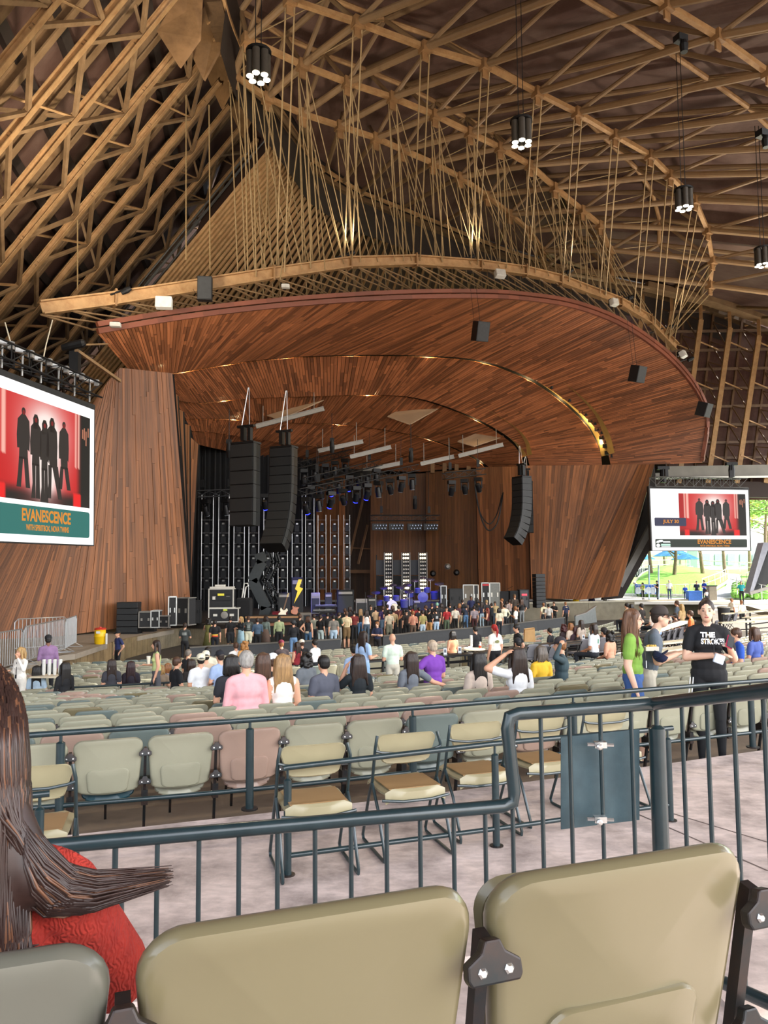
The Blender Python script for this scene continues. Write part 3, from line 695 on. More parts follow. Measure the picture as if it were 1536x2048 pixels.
STUFF = {'sage': MB(), 'rose': MB(), 'slate': MB(), 'olive': MB(), 'teal': MB()}
_oc = outline(.270, .385, .845, .075, .03, 2)
BACKN = {}
NIND = 0
for d, key, q, a, sec, k, j in seatlist:
    if sec == 0 and k < 10 and NIND < 294 and -15 < pix(q + V((0, 0, .7)))[0] < 1552:
        BACKN[k] = BACKN.get(k, -1) + 1
        row = 'front-most row behind the walkway rail' if k == 0 else ordn(k) + ' row beyond the walkway rail'
        put_seat(key, q, a, CW[key] + ' stadium seat in the ' + ('first row beyond the walkway rail' if k == 0 else row) + ', ' + ordn(BACKN[k]) + ' from the left', 'stadium seats beyond the walkway rail'); NIND += 1
    else:
        t = MB(); shell(_oc, [(.03, -.014), (0, .01), (.03, .035)], dyb, t)
        t.box((SP / 2, -.02, .42), (.03, .05, .8)); t.bar((-.2, .12, .35), (.2, .12, .35), .05, .1)
        R_ = MX.Rotation(a, 3, 'Z'); STUFF[key].add([R_ @ V(v) + q for v in t.v], t.f)
far = root('far_stadium_seats', (0, 25, -1.5), 'distant rows of grey-green, rose and slate stadium seats near the stage', 'seats', kind='stuff')
for key, mb in STUFF.items():
    if mb.v: tag(mb.build('seat_backs', {'sage': M_sage, 'rose': M_rose, 'slate': M_slate, 'olive': M_olive, 'teal': M_sage}[key], far, smooth=True), kind='stuff')

# ================================================================ rails
def fence_root(name, p, label): return root(name, p, label, 'railing')
# near guard rail
fl = fence_root('guard_rail', P(600, 1650, 2.7), 'dark teal guard rail right in front of the nearest seats, stepped up at the aisle')
L0, L1 = P(-60, 1707, 2.48), P(1020, 1611, 2.937)
def lowat(px):                   # point on the low rail under a pixel column
    lo, hi = 0., 1.6
    for _ in range(40):
        m = (lo + hi) / 2
        if pix(L0.lerp(L1, m))[0] < px: lo = m
        else: hi = m
    return L0.lerp(L1, lo)
U0, U1 = P(1014, 1429, 2.935), P(1307, 1408, 3.085)
b = MB(); b.path([L0, L0.lerp(L1, .5), L1 - (L1 - L0).normalized() * .03, L1 + V((.012, .003, .012)), L1 + V((.018, .004, .05)), U0 + V((.0, 0, -.05)), U0 + V((.01, .003, -.008)), U0 + (U1 - U0).normalized() * .045, U1], .0245, 14); b.build('hand_rail', M_rail, fl, smooth=True)
E0, E1_ = P(1307, 1408, 3.085), P(1700, 1362, 2.05)
b = MB(); b.path([E0, E1_], .0245, 14); b.build('hand_rail', M_rail, fl, smooth=True)
b = MB(); b.tube(P(1230, 1868, 3.2), P(1640, 2052, 2.2), .021, 12); b.build('bottom_rail', M_rail, fl, smooth=True)
for x in (315, 398, 478, 555, 630, 702, 773, 840, 907, 970): q = lowat(x); b = MB(); b.tube(q, q + V((0, 0, -.62)), .0085, 8); b.build('baluster', M_rail, fl, smooth=True)
for x in (1025, 1085, 1143, 1205, 1267):
    t = (x - 1014) / 293.; q = U0.lerp(U1, t * 1.0); q = V((lowat(x).x, lowat(x).y, q.z if x > 1030 else lowat(x).z)); b = MB(); b.tube(q, V((q.x, q.y, .5)), .0085, 8); b.build('baluster', M_rail, fl, smooth=True)
for x, Y in ((1363, 2.92), (1413, 2.78), (1466, 2.63), (1526, 2.46), (1590, 2.3)):
    t = (x - 1307) / 393.; q = P(x, lerp(1408, 1362, t), Y); zb = P(1395 + (x - 1363) * 1.08, 1940 + (x - 1363) * .46, Y).z; b = MB(); b.tube(q, V((q.x, q.y, zb)), .0085, 8); b.build('baluster', M_rail, fl, smooth=True)
def railpost(q, ztop, zb, parent, r=.031, neck=.0095, m=M_rail):
    b = MB(); b.lathe([(neck, q.z - zb), (neck, ztop - zb + .006), (r * .55, ztop - zb + .004), (r, ztop - zb - .006), (r, 0)], (q.x, q.y, zb), 14); b.build('post', m, parent, smooth=True)
q = lowat(231); railpost(q, P(228, 1760, q.y).z, .5, fl); q = P(1312, 1408, 3.09); railpost(q, P(1312, 1453, 3.09).z, .45, fl, .032)
b = MB(); b.path([P(1425, 1745, 3.1), P(1432, 1775, 3.1), P(1448, 1795, 3.1), P(1478, 1811, 3.1), P(1502, 1811, 3.05), P(1545, 1790, 3.0), P(1640, 1730, 2.9)], .0235, 12); tag(b.build('aisle_handrail', M_rail, None, smooth=True), 'dark bent aisle handrail behind the balusters, at the right frame edge', 'railing')
# plate clamped to the guard rail
t = root('rail_plate', P(1200, 1560, 3.03), 'dark blue-grey steel plate clamped behind the guard rail bars', 'plate')
q = [P(1122, 1475, 3.045), P(1279, 1458, 3.12), P(1279, 1640, 3.12), P(1122, 1659, 3.045)]; b = MB(); b.slab(q, .006, up=(0, -1, 0)); b.build('plate', mat('plate_paint', '#2e454d', .5, var=.15, scale=7, dirt=('#4d656c', 9, .4)), t)
for y in (1489, 1638):
    c = P(1200, y, 3.0); b = MB(); b.box(c, (.045, .03, .022)); b.lathe([(.008, 0), (.012, .004), (.012, .012), (.006, .016)], c + V((-.012, -.03, 0)), 8, m=MX.Rotation(PI / 2, 3, 'X')); b.tube(c + V((-.05, -.005, .002)), c + V((.05, -.005, -.002)), .007, 6); b.build('clamp', M_silver, t)
# low rails of the walkway bay (two lengths)
def bay(posts, label, lowrail=True, ext=0.):
    p0 = posts[0]; f = fence_root('walkway_rail', V((p0[1].x, p0[1].y, 0)), label)
    tops = [V((q.x, q.y, z)) for z, q in posts]; d = (tops[-1] - tops[0]).normalized()
    b = MB(); b.path([tops[0] - d * .03 - V((0, 0, .004)), tops[0]] + tops[1:] + [tops[-1] + d * (.05 + ext)], .019, 10); b.build('top_rail', M_rail, f, smooth=True)
    if lowrail: b = MB(); b.path([V((p.x, p.y, .12)) for p in tops], .017, 10); b.build('low_rail', M_rail, f, smooth=True)
    for p in tops: railpost(p, p.z - .075, 0, f, .026, .009); b = MB(); b.lathe([(.05, .006), (.05, 0)], (p.x, p.y, 0), 12); b.build('foot_ring', M_brk, f)
q1, q2, q3 = PZ(575, 1750, 0), PZ(993, 1692, 0), PZ(1341, 1641, 0)
bay([(P(575, 1535, q1.y).z, q1), (P(993, 1487, q2.y).z, q2), (P(1333, 1457, q3.y).z, q3)], 'low dark pipe rail in front of the row of folding chairs')
qa, qb = V((P(80, 1580, 4.42).x, 4.42, 0)), V((P(-160, 1600, 4.2).x, 4.2, 0))
bay([(.72, qb), (.72, qa)], 'low dark pipe rail beside the long-haired person, at the left frame edge')
# rail between walkway and bowl
pp = [(122, 1466, 6.12), (500, 1440, 6.53), (825, 1416, 7.05), (1146, 1391, 7.75), (1500, 1363, 8.6), (1860, 1336, 9.7)]
f = fence_root('bowl_rail', PZ(500, 1605, 0), 'long dark pipe rail along the far edge of the walkway')
tops = [P(-40, 1478, 6.0)] + [P(*p) for p in pp]; b = MB(); b.path(smoothpoly(tops, 30), .023, 10); b.build('top_rail', M_rail, f, smooth=True)
lowp = [V((p.x, p.y, .16)) for p in tops]; b = MB(); b.path(smoothpoly(lowp, 30), .019, 10); b.build('low_rail', M_rail, f, smooth=True)
for p in tops[1:]: railpost(p, p.z - .07, 0, f, .034, .012); b = MB(); b.lathe([(.07, .012), (.07, 0)], (p.x, p.y, 0), 12); b.build('foot_ring', M_brk, f)
# cross-aisle rail on the left
pp = [on_bowl(x, 13.3) for x in (140, 245, 330, 480, 620)]
f = fence_root('cross_aisle_rail', pp[0], 'low dark rail across the seats in front of the left-hand spectators')
b = MB(); b.path([p + V((0, 0, .88)) for p in pp], .025, 8); b.build('top_rail', M_rail, f, smooth=True)
for p in pp: b = MB(); b.tube(p, p + V((0, 0, .88)), .022, 8); b.build('post', M_rail, f)

# ================================================================ folding chairs
def make_chair():
    t = root('folding_chair', (0, 0, 0), None, 'chair')
    sh = lambda x, z: .25 * x * x - .12 * (z - .58)
    o = outline(.225, .585, .80, .05, .02, 5, .04); shell(o, [(.03, -.006), (.008, -.010), (0, 0), (.008, .010), (.03, .006)], sh).build('backrest', M_foldc, t, smooth=True)
    # seat: a shallow dished pan with a turned-down lip
    b = MB(); n = 9; vs = []; fs = []
    prof = [(-.215, .40), (-.212, .445), (-.19, .462), (-.10, .452), (.05, .448), (.16, .456), (.205, .455), (.225, .43)]
    for y, z in prof:
        for k in range(n): x = lerp(-.22, .22, k / (n - 1)); vs.append((x, y + (.02 if y < -.2 else 0) * (x / .22) ** 2, z + .012 * (x / .22) ** 2 + (-.03 if abs(x) > .21 else 0)))
    N = len(vs); vs += [(x, y, z - .014) for x, y, z in vs]
    for i in range(len(prof) - 1):
        for k in range(n - 1): a = i * n + k; fs.append((a, a + 1, a + n + 1, a + n)); fs.append((N + a, N + a + n, N + a + n + 1, N + a + 1))
    for k in range(n - 1): fs.append((k, k + 1, N + k + 1, N + k)); a = (len(prof) - 1) * n + k; fs.append((a, a + 1, N + a + 1, N + a))
    for i in range(len(prof) - 1): a = i * n; fs.append((a, a + n, N + a + n, N + a)); a = i * n + n - 1; fs.append((a, a + n, N + a + n, N + a))
    b.add(vs, fs); b.build('seat', M_foldc, t, smooth=True)
    b = MB(); b.slab([(-.19, -.185, .468), (.19, -.185, .468), (.19, .17, .462), (-.19, .17, .462)], .006); b.build('seat_pad', M_foldseat, t)
    r = .0115
    for sx in (-1, 1):
        x = .245 * sx
        b = MB(); b.path([(x * .92, -.04, .80), (x, -.055, .72), (x, .02, .48), (x, .10, .36), (x, .26, .04), (x, .245, .014), (x, .21, r), (x, -.21, r), (x, -.245, .014), (x, -.25, .04), (x, -.12, .30), (x, .02, .46)], r, 8); b.build('leg', M_rail, t, smooth=True)
    b = MB(); b.path([(-.245, -.06, .70), (-.20, -.055, .685), (-.1, -.072, .675), (.1, -.072, .675), (.20, -.055, .685), (.245, -.06, .70)], .010, 8); b.build('back_rail', M_rail, t, smooth=True)
    b = MB(); b.path([(-.245, -.20, .40), (-.1, -.225, .388), (.1, -.225, .388), (.245, -.20, .40)], .010, 8); b.build('seat_rail', M_rail, t, smooth=True)
    return t
fc = make_chair(); first = True
for x, Y, rz, lab in ((626, 5.28, .30, 'beside the rail end post, first of the row'), (812, 5.62, .32, 'second of the row behind the low rail'), (952, 5.98, .33, 'third of the row, left of the tall rail step'), (1082, 6.3, .35, 'fourth of the row, seen through the balusters'), (1212, 6.62, .36, 'last of the row, behind the steel plate'), (66, 4.75, .28, 'alone at the left edge behind the long hair')):
    o = fc if first else copytree(fc); first = False; q = V(((x - 768) / 1540 * Y, Y, 0)); q.x = P(x, 1560, Y).x
    o.location = (q.x, q.y, 0); o.rotation_euler = (0, 0, rz); tag(o, 'cream folding chair, ' + lab, 'chair', 'folding chairs on the walkway')
# ================================================================ beam, cables and hung fixtures over the stage
BEAM = [P(*p) for p in ((82, 616, 34), (230, 597, 36.3), (410, 569, 39), (545, 547, 41), (700, 525, 44), (830, 521, 46), (960, 530, 49), (1050, 542, 50.6), (1120, 559, 52), (1240, 604, 55), (1300, 640, 56.6), (1352, 694, 58))]
beam = root('front_beam', BEAM[5], 'long curved tan steel beam hung above the canopy front edge', 'beam')
for p, q in zip(BEAM, BEAM[1:]): m = MB(); m.ibeam(p, q, .45, .62); m.build('beam_length', M_tanl, beam)
for p in BEAM[1:-1]: m = MB(); m.box(p, (.1, .5, .85), rz=.6); m.build('splice_plate', M_plate, beam)
# lattice between the beam and the canopy edge
lat = root('canopy_hanger_lattice', BEAM[5] + V((0, 1, -1)), 'web of thin tan struts between the curved beam and the canopy', 'struts')
EB = resample(E1, 34); BB = resample(BEAM, 34); R1_ = [e.lerp(b_, .42) + V((0, 2.2, .4)) for e, b_ in zip(EB, BB)]
for k in range(34):
    m = MB(); m.tube(BB[k] + V((0, 0, -.3)), R1_[k], .05, 5); m.tube(R1_[k], EB[k] + V((0, 1.2, .6)), .05, 5)
    if k < 33: m.tube(BB[k] + V((0, 0, -.3)), R1_[k + 1], .045, 5); m.tube(R1_[k], EB[k + 1] + V((0, 1.2, .6)), .045, 5); m.tube(R1_[k], R1_[k + 1], .06, 5); m.tube(EB[k] + V((0, 1.4, .55)), EB[k + 1] + V((0, 1.4, .55)), .06, 5)
    m.build('strut', M_tan, lat)
cab = root('canopy_hanger_cables', A_[3], 'bundle of tan steel hanger cables dropping from the roof arches to the canopy', 'cables')
def nearest_on(pts, x):
    best = min(range(len(pts)), key=lambda i: abs(pix(pts[i])[0] - x)); return pts[best]
BF = resample(BEAM, 80); EF = resample([(E1[i] + E2[i]) / 2 + V((0, 0, 2)) for i in range(60)], 80)
for src, dst, dx, r in ((A_, BF, -22, .045), (Bq, BF, 10, .04), (Bq, EF, 30, .04), (Cq, EF, 20, .038), (Cq, BF, 70, .03), (Bq, BF, 95, .03)):
    for p in src:
        for o in (-.22, .22):
            x = pix(p)[0] + dx
            if x > 1350: x = 1350 - (x - 1350) * .3
            q = nearest_on(dst, x) + V((o, 0, 0)); a = p + V((o, 0, -.4)); m = MB(); m.tube(a, q, r, 5); m.build('hanger_cable', M_cable, cab)
for x0, y0, x1, y1 in ((372, 190, 372, 520), (418, 210, 420, 540), (540, 215, 528, 540), (600, 260, 560, 560), (630, 300, 650, 540), (155, 440, 155, 580)):
    m = MB(); m.tube(P(x0, y0, 39), P(x1, y1, 39.5), .035, 5); m.build('hanger_cable', M_cable, cab)
# pendant lamp clusters
M_lens = mat('lamp_lens', '#fff3d6', .3, var=0, emit=14)
def cluster(px, py, Y, lab, s=1.0):
    c = P(px, py, Y); t = root('pendant_lamp', c, lab, 'lamp', 'six-tube pendant lamps')
    m = MB(); m.lathe([(.5 * s, .62 * s), (.5 * s, .72 * s), (.15 * s, .8 * s), (0.02, .8 * s)], c, 16); m.build('canopy_plate', M_dk, t, smooth=True)
    for k in range(6):
        a = k * PI / 3 + .4; q = c + V((.33 * s * math.cos(a), .33 * s * math.sin(a), 0))
        m = MB(); m.lathe([(.15 * s, -.35 * s), (.15 * s, .62 * s)], q, 12); tb = m.build('lamp_tube', mat('lamp_tube_grey', '#4a4640', .5, metal=.3), t, smooth=True)
        m = MB(); m.lathe([(.135 * s, -.38 * s), (.135 * s, -.36 * s)], q, 12); m.build('lens', M_lens, tb)
    for o in (-.12, .1):
        m = MB(); m.tube(c + V((o * s, 0, .8 * s)), c + V((o * s, 0, 8)), .02, 4); m.build('cable', M_dk, t)
    l = bpy.data.lights.new('lamp', 'SPOT'); l.energy = 2600; l.color = (1, .82, .56); l.spot_size = 1.9; l.shadow_soft_size = .4
    o = bpy.data.objects.new('lamp', l); COL.objects.link(o); o.location = c + V((0, 0, -.6))
cluster(517, 138, 27, 'lit six-tube pendant lamp in front of the roof ridge, top left', .95)
cluster(1043, 272, 31, 'lit six-tube pendant lamp below the middle of the pipe roof', .95)
cluster(1368, 404, 38, 'lit six-tube pendant lamp at the foot of the front arch', .95)
cluster(1526, 519, 43, 'lit six-tube pendant lamp cut by the right frame edge', .95)
# small fixtures in the roof
for px, py, Y, lab in ((1361, 78, 33, 'small black moving light clamped high in the pipe roof'), (1525, 268, 34, 'small black moving light at the right edge of the pipe roof')):
    c = P(px, py, Y); t = root('moving_light', c, lab, 'stage light'); m = MB(); m.box(c, (.5, .4, .3), rz=.4); m.build('base', M_dk, t); m = MB(); m.lathe([(.16, -.35), (.2, 0), (.14, .2)], c + V((.1, -.1, -.35)), 10); m.build('lamp_head', M_dk, t)
def speaker(px, py, Y, w, h, d, rz, tilt, lab, m_=None, white=False, hang=0, name='speaker'):
    c = P(px, py, Y); t = root(name, c, lab, 'speaker', None); R_ = MX.Rotation(rz, 3, 'Z') @ MX.Rotation(tilt, 3, 'X'); g = MB(); g.box(c, (w, d, h), m=R_)
    g.build('cabinet', M_white if white else M_grille, t, bevel=.04 if white else .012); g = MB(); g.box(c + R_ @ V((0, -d / 2 - .008, 0)), (w * .9, .02, h * .92), m=R_); g.build('grille', mat('white_grille', '#c9c9c2', .6) if white else mat('grille_dark', '#36383a', .7), t)
    if hang:
        g = MB(); g.tube(c + R_ @ V((0, d * .3, h / 2)), c + V((-.2, .3, hang)), .015, 4); g.tube(c + R_ @ V((-w * .4, -d * .3, -h / 2)), c + V((-.6, 0, hang)), .012, 4); g.build('cable', M_dk, t)
    else:
        g = MB(); g.box(c + R_ @ V((0, d * .6, h * .35)), (w * .4, .3, .2), m=R_); g.box(c + R_ @ V((0, d * .5, h * .6)), (w * .6, .25, .12), m=R_); g.build('bracket', M_dk, t)
    return t
speaker(961, 663, 45, .8, 1.15, .75, .35, .3, 'black speaker hung before the canopy, below its highest boards', hang=3.2)
speaker(1275, 748, 51, .8, 1.1, .75, .55, .3, 'black speaker hung before the right half of the canopy', hang=4)
speaker(1408, 819, 55, .85, 1.0, .75, .7, .35, 'black speaker hung at the right rim of the canopy', hang=2)
speaker(410, 578, 37.8, .72, 1.2, .4, .1, 0, 'tall dark grey speaker on the curved beam, left part', hang=.01)
speaker(328, 606, 36, .78, .55, .4, .1, -.1, 'white speaker under the left part of the curved beam', white=True)
speaker(1000, 548, 49, .7, .5, .4, .3, -.3, 'white speaker under the top of the curved beam', white=True)
speaker(1228, 605, 53.5, .55, .5, .4, .5, -.2, 'white speaker on the right shoulder of the canopy rim', white=True)
speaker(1366, 709, 56.5, .5, .5, .4, .8, -.4, 'small white speaker low on the right canopy rim', white=True)
speaker(571, 573, 41, .45, .2, .3, .1, 0, 'thin white fixture below the curved beam, above the canopy left of centre', white=True)
speaker(231, 650, 35.5, .5, .2, .3, .1, 0, 'thin white fixture on the left tip of the canopy', white=True)
# short lighting booms standing on the beam
for x, y, Y in ((700, 505, 44), (940, 512, 48.5), (1138, 540, 52), (1262, 592, 55), (1345, 650, 57), (1380, 716, 58), (250, 578, 36)):
    c = P(x, y, Y); t = root('beam_spotlight', c, {700: 'black spotlight boom on the beam above the canopy, left of its crown', 940: 'black spotlight boom on the beam right of the canopy crown', 1138: 'black spotlight boom on the beam by the right roof cables', 1262: 'black spotlight boom where the beam bends down on the right', 1345: 'black spotlight boom near the low right end of the beam', 1380: 'black spotlight boom beside the small white speaker', 250: 'black spotlight boom on the left end of the beam'}[x], 'stage light')
    m = MB(); m.tube(c + V((-1.6, .3, -.5)), c, .05, 6); m.build('boom', M_dk, t); m = MB(); m.lathe([(.12, -.3), (.16, 0), (.1, .2)], c + V((.1, 0, -.05)), 10, m=MX.Rotation(1.1, 3, 'Y')); m.build('lamp_head', M_dk, t)

# ================================================================ flown line arrays
M_box = mat('array_box', '#17181a', .5, metal=.15, var=.1)
def array(px, py, Y, n, bw, bh, bd, rz, angs, lab, name='line_array', hang=6.0):
    top = P(px, py, Y); t = root(name, top, lab, 'speaker array'); p = top.copy(); ang = 0
    Rz = MX.Rotation(rz, 3, 'Z')
    for i in range(n):
        ang += angs[i] if i < len(angs) else angs[-1]
        R_ = Rz @ MX.Rotation(-ang, 3, 'X'); c = p + R_ @ V((0, 0, -bh / 2)); poly = [(-bw / 2, -bd * .15), (-bw * .5, bd * .1), (-bw * .42, bd * .62), (bw * .42, bd * .62), (bw * .5, bd * .1), (bw / 2, -bd * .15)]
        M4 = MX.Translation(c + R_ @ V((0, 0, -bh * .485))) @ R_.to_4x4(); g = MB(); g.prism(poly, bh * .97, M4); k = g.build('array_box', M_box, t)
        g = MB(); g.box(c + R_ @ V((0, -bd * .17, 0)), (bw * .94, .03, bh * .9), m=R_); g.build('grille', mat('array_grille', '#1f2123', .6, var=.06), k)
        p = p + R_ @ V((0, 0, -bh))
    g = MB(); g.box(top + Rz @ V((0, bd * .2, .06)), (bw * .98, bd * .7, .1), m=Rz)
    g.box(top + Rz @ V((-bw * .1, bd * .2, .6)), (.22, .3, .75), m=Rz); g.box(top + Rz @ V((bw * .18, bd * .2, .55)), (.18, .25, .7), m=Rz); g.box(top + Rz @ V((0, bd * .2, 1.0)), (bw * .7, .2, .12), m=Rz); g.build('fly_frame', M_dk, t)
    g = MB(); g.tube(top + Rz @ V((-bw * .2, bd * .2, .9)), top + V((.15, .5, hang)), .03, 5); g.tube(top + Rz @ V((bw * .15, bd * .2, .9)), top + V((.2, .5, hang)), .03, 5); g.build('chain', M_silver, t)
    return t
array(487, 888, 41, 6, 1.50, .735, 1.1, -.42, [0.0, 0, 0, 0, .01, .01], 'black line array of six large boxes, outer left of the stage', hang=3.2)
array(564, 896, 43, 11, 1.45, .52, 1.1, -.42, [0, 0, .01, .02, .03, .05, .07, .08, .09, .1, .1], 'black curved line array of many boxes beside the six-box one', hang=3.4)
array(1038, 956, 55, 10, 1.2, .46, 1.2, -1.05, [0, 0, .02, .03, .04, .07, .09, .1, .12, .13], 'black curved line array before the right cedar wall', hang=2.4)
array(1050, 965, 56.5, 6, 1.1, .62, .8, -.3, [0], 'shorter black line array partly behind the right curved one', hang=2.0)
# cable loops by the right array
g = MB(); g.path(smoothpoly([P(950, 975, 56), P(958, 1020, 56), P(968, 1050, 56), P(980, 1061, 56), P(995, 1045, 56), P(1003, 1005, 56), P(1006, 985, 55.5)], 24), .05, 6); g.path(smoothpoly([P(951, 975, 56), P(960, 1025, 56.2), P(978, 1048, 56.2), P(993, 1030, 56.2), P(1004, 990, 55.5)], 20), .04, 6)
tag(g.build('cable_loop', M_dk, None, smooth=True), 'black cable loop hanging left of the right line array', 'cable')

# ================================================================ lighting trusses and lamps over the stage
def truss(a, b_, s=.42, name='lighting_truss', lab='', hang=4.0, m_=None, parent=None):
    t = parent or root(name, (a + b_) / 2, lab, 'truss'); d, sd, up, L = basis(a, b_); n = max(2, int(L / .8)); g = MB()
    cr = [sd * s / 2 + up * s / 2, -sd * s / 2 + up * s / 2, -sd * s / 2 - up * s / 2, sd * s / 2 - up * s / 2]
    for c in cr: g.tube(a + c, b_ + c, .035, 6)
    g.build('chord', m_ or M_dk, t); g = MB()
    for i in range(n):
        p, q = a.lerp(b_, i / n), a.lerp(b_, (i + 1) / n)
        for k in range(4):
            c, e = cr[k], cr[(k + 1) % 4]; g.tube(p + c, p + e, .02, 4); g.tube(p + c, q + e, .02, 4)
    g.build('lacing', m_ or M_dk, t)
    if hang:
        g = MB()
        for u in (.15, .85): c = a.lerp(b_, u); g.tube(c + up * s / 2, c + V((0, 0, hang)), .02, 4); g.box(c + V((0, 0, .7)), (.22, .22, .55))
        g.build('hoist', M_dk, t)
    return t
M_blue = mat('blue_lens', '#1a22ff', .3, var=0, emit=18)
M_lensw = mat('clear_lens', '#dfe6ee', .15, var=0, metal=.3)
def head(c, rz, tilt, lab, grp, s=1., lens=None):
    t = root('moving_light', c, lab, 'stage light', grp); R_ = MX.Rotation(rz, 3, 'Z'); g = MB(); g.box(c + V((0, 0, -.1 * s)), (.42 * s, .38 * s, .2 * s), m=R_); g.build('base', M_dk, t)
    g = MB()
    for x in (-.2, .2): g.bar(c + R_ @ V((x * s, 0, -.2 * s)), c + R_ @ V((x * s, 0, -.62 * s)), .06 * s, .12 * s, up=(0, 1, 0))
    g.build('yoke', M_dk, t); H = R_ @ MX.Rotation(tilt, 3, 'X'); g = MB(); g.lathe([(.10 * s, -.32 * s), (.155 * s, -.3 * s), (.165 * s, 0), (.13 * s, .22 * s), (.06 * s, .26 * s)], c + V((0, 0, -.55 * s)), 10, m=H); h = g.build('lamp_head', mat('lamp_black', '#222326', .45, metal=.2), t, smooth=True)
    g = MB(); g.lathe([(.13 * s, -.335 * s), (.13 * s, -.325 * s)], c + V((0, 0, -.55 * s)), 10, m=H); g.build('lens', lens or M_lensw, h)
    return t
TR = [(P(598, 985, 52), P(835, 935, 58), 'black lighting truss rising to the right over mid stage, nearest of three'), (P(610, 962, 55), P(760, 925, 60), 'black lighting truss behind the longest one over mid stage'), (P(598, 930, 57), P(700, 905, 62), 'black lighting truss highest under the canopy at centre'), (P(888, 952, 58), P(968, 943, 60), 'short black lighting truss before the right part of the back wall'), (P(742, 1036, 63), P(878, 1036, 65), 'low black truss carrying four blinder panels'), (P(392, 988, 53), P(470, 985, 55), 'black side truss at the left stage opening')]
BLU = {2: 1, 5: 1, 9: 1}
nn = 0
WH = ['at the lower left end of', 'second along', 'third along', 'fourth along', 'fifth along', 'sixth along', 'seventh along', 'eighth along', 'ninth along', 'tenth along', 'eleventh along', 'twelfth along']
for ti, (a, b_, lab) in enumerate(TR):
    truss(a, b_, .45, lab=lab, hang=2.6 if ti != 4 else 4.5)
    n = (10, 8, 5, 3, 0, 2)[ti]
    for i in range(n):
        c = a.lerp(b_, (i + .5) / n) + V((random.uniform(-.05, .05), 0, -.42)); blue = (ti, i) in ((0, 0), (0, 2), (0, 4), (1, 2), (0, 5), (1, 4))
        head(c, random.uniform(-.5, .5), random.uniform(.1, .9) if not blue else .7, ('blue-lit' if blue else 'black') + ' moving light, ' + WH[i] + (' the nearest mid-stage truss', ' the truss behind the longest', ' the highest centre truss', ' the short right truss', '', ' the left side truss')[ti], 'moving lights on the trusses', 1.35, M_blue if blue else None)
c = P(530, 988, 54); head(c, 0, .7, 'blue-lit moving light between the two left line arrays', 'moving lights on the trusses', 1.3, M_blue)
for x, y, Y, lab in ((664, 885, 56, 'black spotlight hanging alone left of the ceiling panel'), (822, 905, 58, 'black spotlight hanging right of the centre truss'), (830, 1000, 63, 'black spotlight hanging low before the back wall'), (458, 890, 46, 'black spotlight hanging left of the six-box array')):
    c = P(x, y, Y); t = root('hung_spotlight', c, lab, 'stage light'); g = MB(); g.tube(c + V((0, 0, .3)), c + V((0, 0, 2.2)), .025, 5); g.build('drop_pipe', M_dk, t); g = MB(); g.lathe([(.16, -.75), (.19, -.3), (.13, .2)], c, 10, m=MX.Rotation(.25, 3, 'X')); g.build('lamp_head', M_dk, t); g = MB(); g.box(c + V((0, 0, .2)), (.3, .3, .25)); g.build('yoke', M_dk, t)
for i, (x, lab) in enumerate(((759, 'leftmost'), (792, 'second from left'), (829, 'third from left'), (861, 'rightmost'))):
    c = P(x, 1054, 63.3 + i * .45); t = root('blinder_panel', c, 'black ten-lamp blinder panel, ' + lab + ' of four on the low truss', 'stage light', 'blinder panels'); g = MB(); g.box(c, (1.25, .2, .55), rz=.2); g.build('housing', M_dk, t); g = MB()
    for r_ in range(2):
        for k in range(5): g.lathe([(.085, 0), (.085, .03), (.05, .05)], c + V((-.5 + k * .24 + (r_ % 2) * .1, -.13, -.12 + r_ * .24)), 8, m=MX.Rotation(PI / 2, 3, 'X'))
    g.build('lamp_row', mat('blinder_glass', '#6f7787', .2, metal=.6), t)
for i, (x0, y0, x1, y1, Y, lab) in enumerate(((512, 853, 648, 817, 52, 'pale steel rail hung under the left ceiling panel'), (636, 902, 726, 883, 57, 'pale steel rail hung above the centre trusses'), (700, 914, 782, 894, 58, 'pale steel rail with a warm glow, hung mid ceiling'), (726, 941, 803, 926, 60, 'pale steel rail hung just above the back wall'), (841, 928, 908, 913, 60, 'pale steel rail hung left of the right ceiling panel'), (917, 912, 1006, 889, 60.5, 'pale steel rail hung below the right ceiling panel'))):
    a, b_ = P(x0, y0, Y), P(x1, y1, Y + 1); t = root('hung_rail', (a + b_) / 2, lab, 'rail'); g = MB(); g.ibeam(a, b_, .22, .32); g.build('rail', M_grey, t); g = MB()
    for u in (.1, .85): c = a.lerp(b_, u); g.tube(c, c + V((0, 0, 1.6)), .025, 5)
    g.build('hanger', M_grey, t)

# warm fill spots added near the beam booms to brighten the roof
for x, y, Y, tx, ty, tY, e in ((250, 578, 36, 250, 250, 42, 450), (700, 505, 44, 560, 300, 50, 450), (940, 512, 48.5, 860, 330, 50, 450), (1138, 540, 52, 1150, 260, 44, 450), (1345, 650, 57, 1400, 250, 44, 450)):
    l = bpy.data.lights.new('roof_fill', 'SPOT'); l.energy = e; l.color = (1, .86, .68); l.spot_size = 2.2; l.spot_blend = 1; l.shadow_soft_size = .5
    o = bpy.data.objects.new('roof_fill', l); COL.objects.link(o); o.location = P(x, y, Y) + V((.2, -1.6, .3)); o.rotation_euler = (P(tx, ty, tY) - o.location).to_track_quat('-Z', 'Y').to_euler()
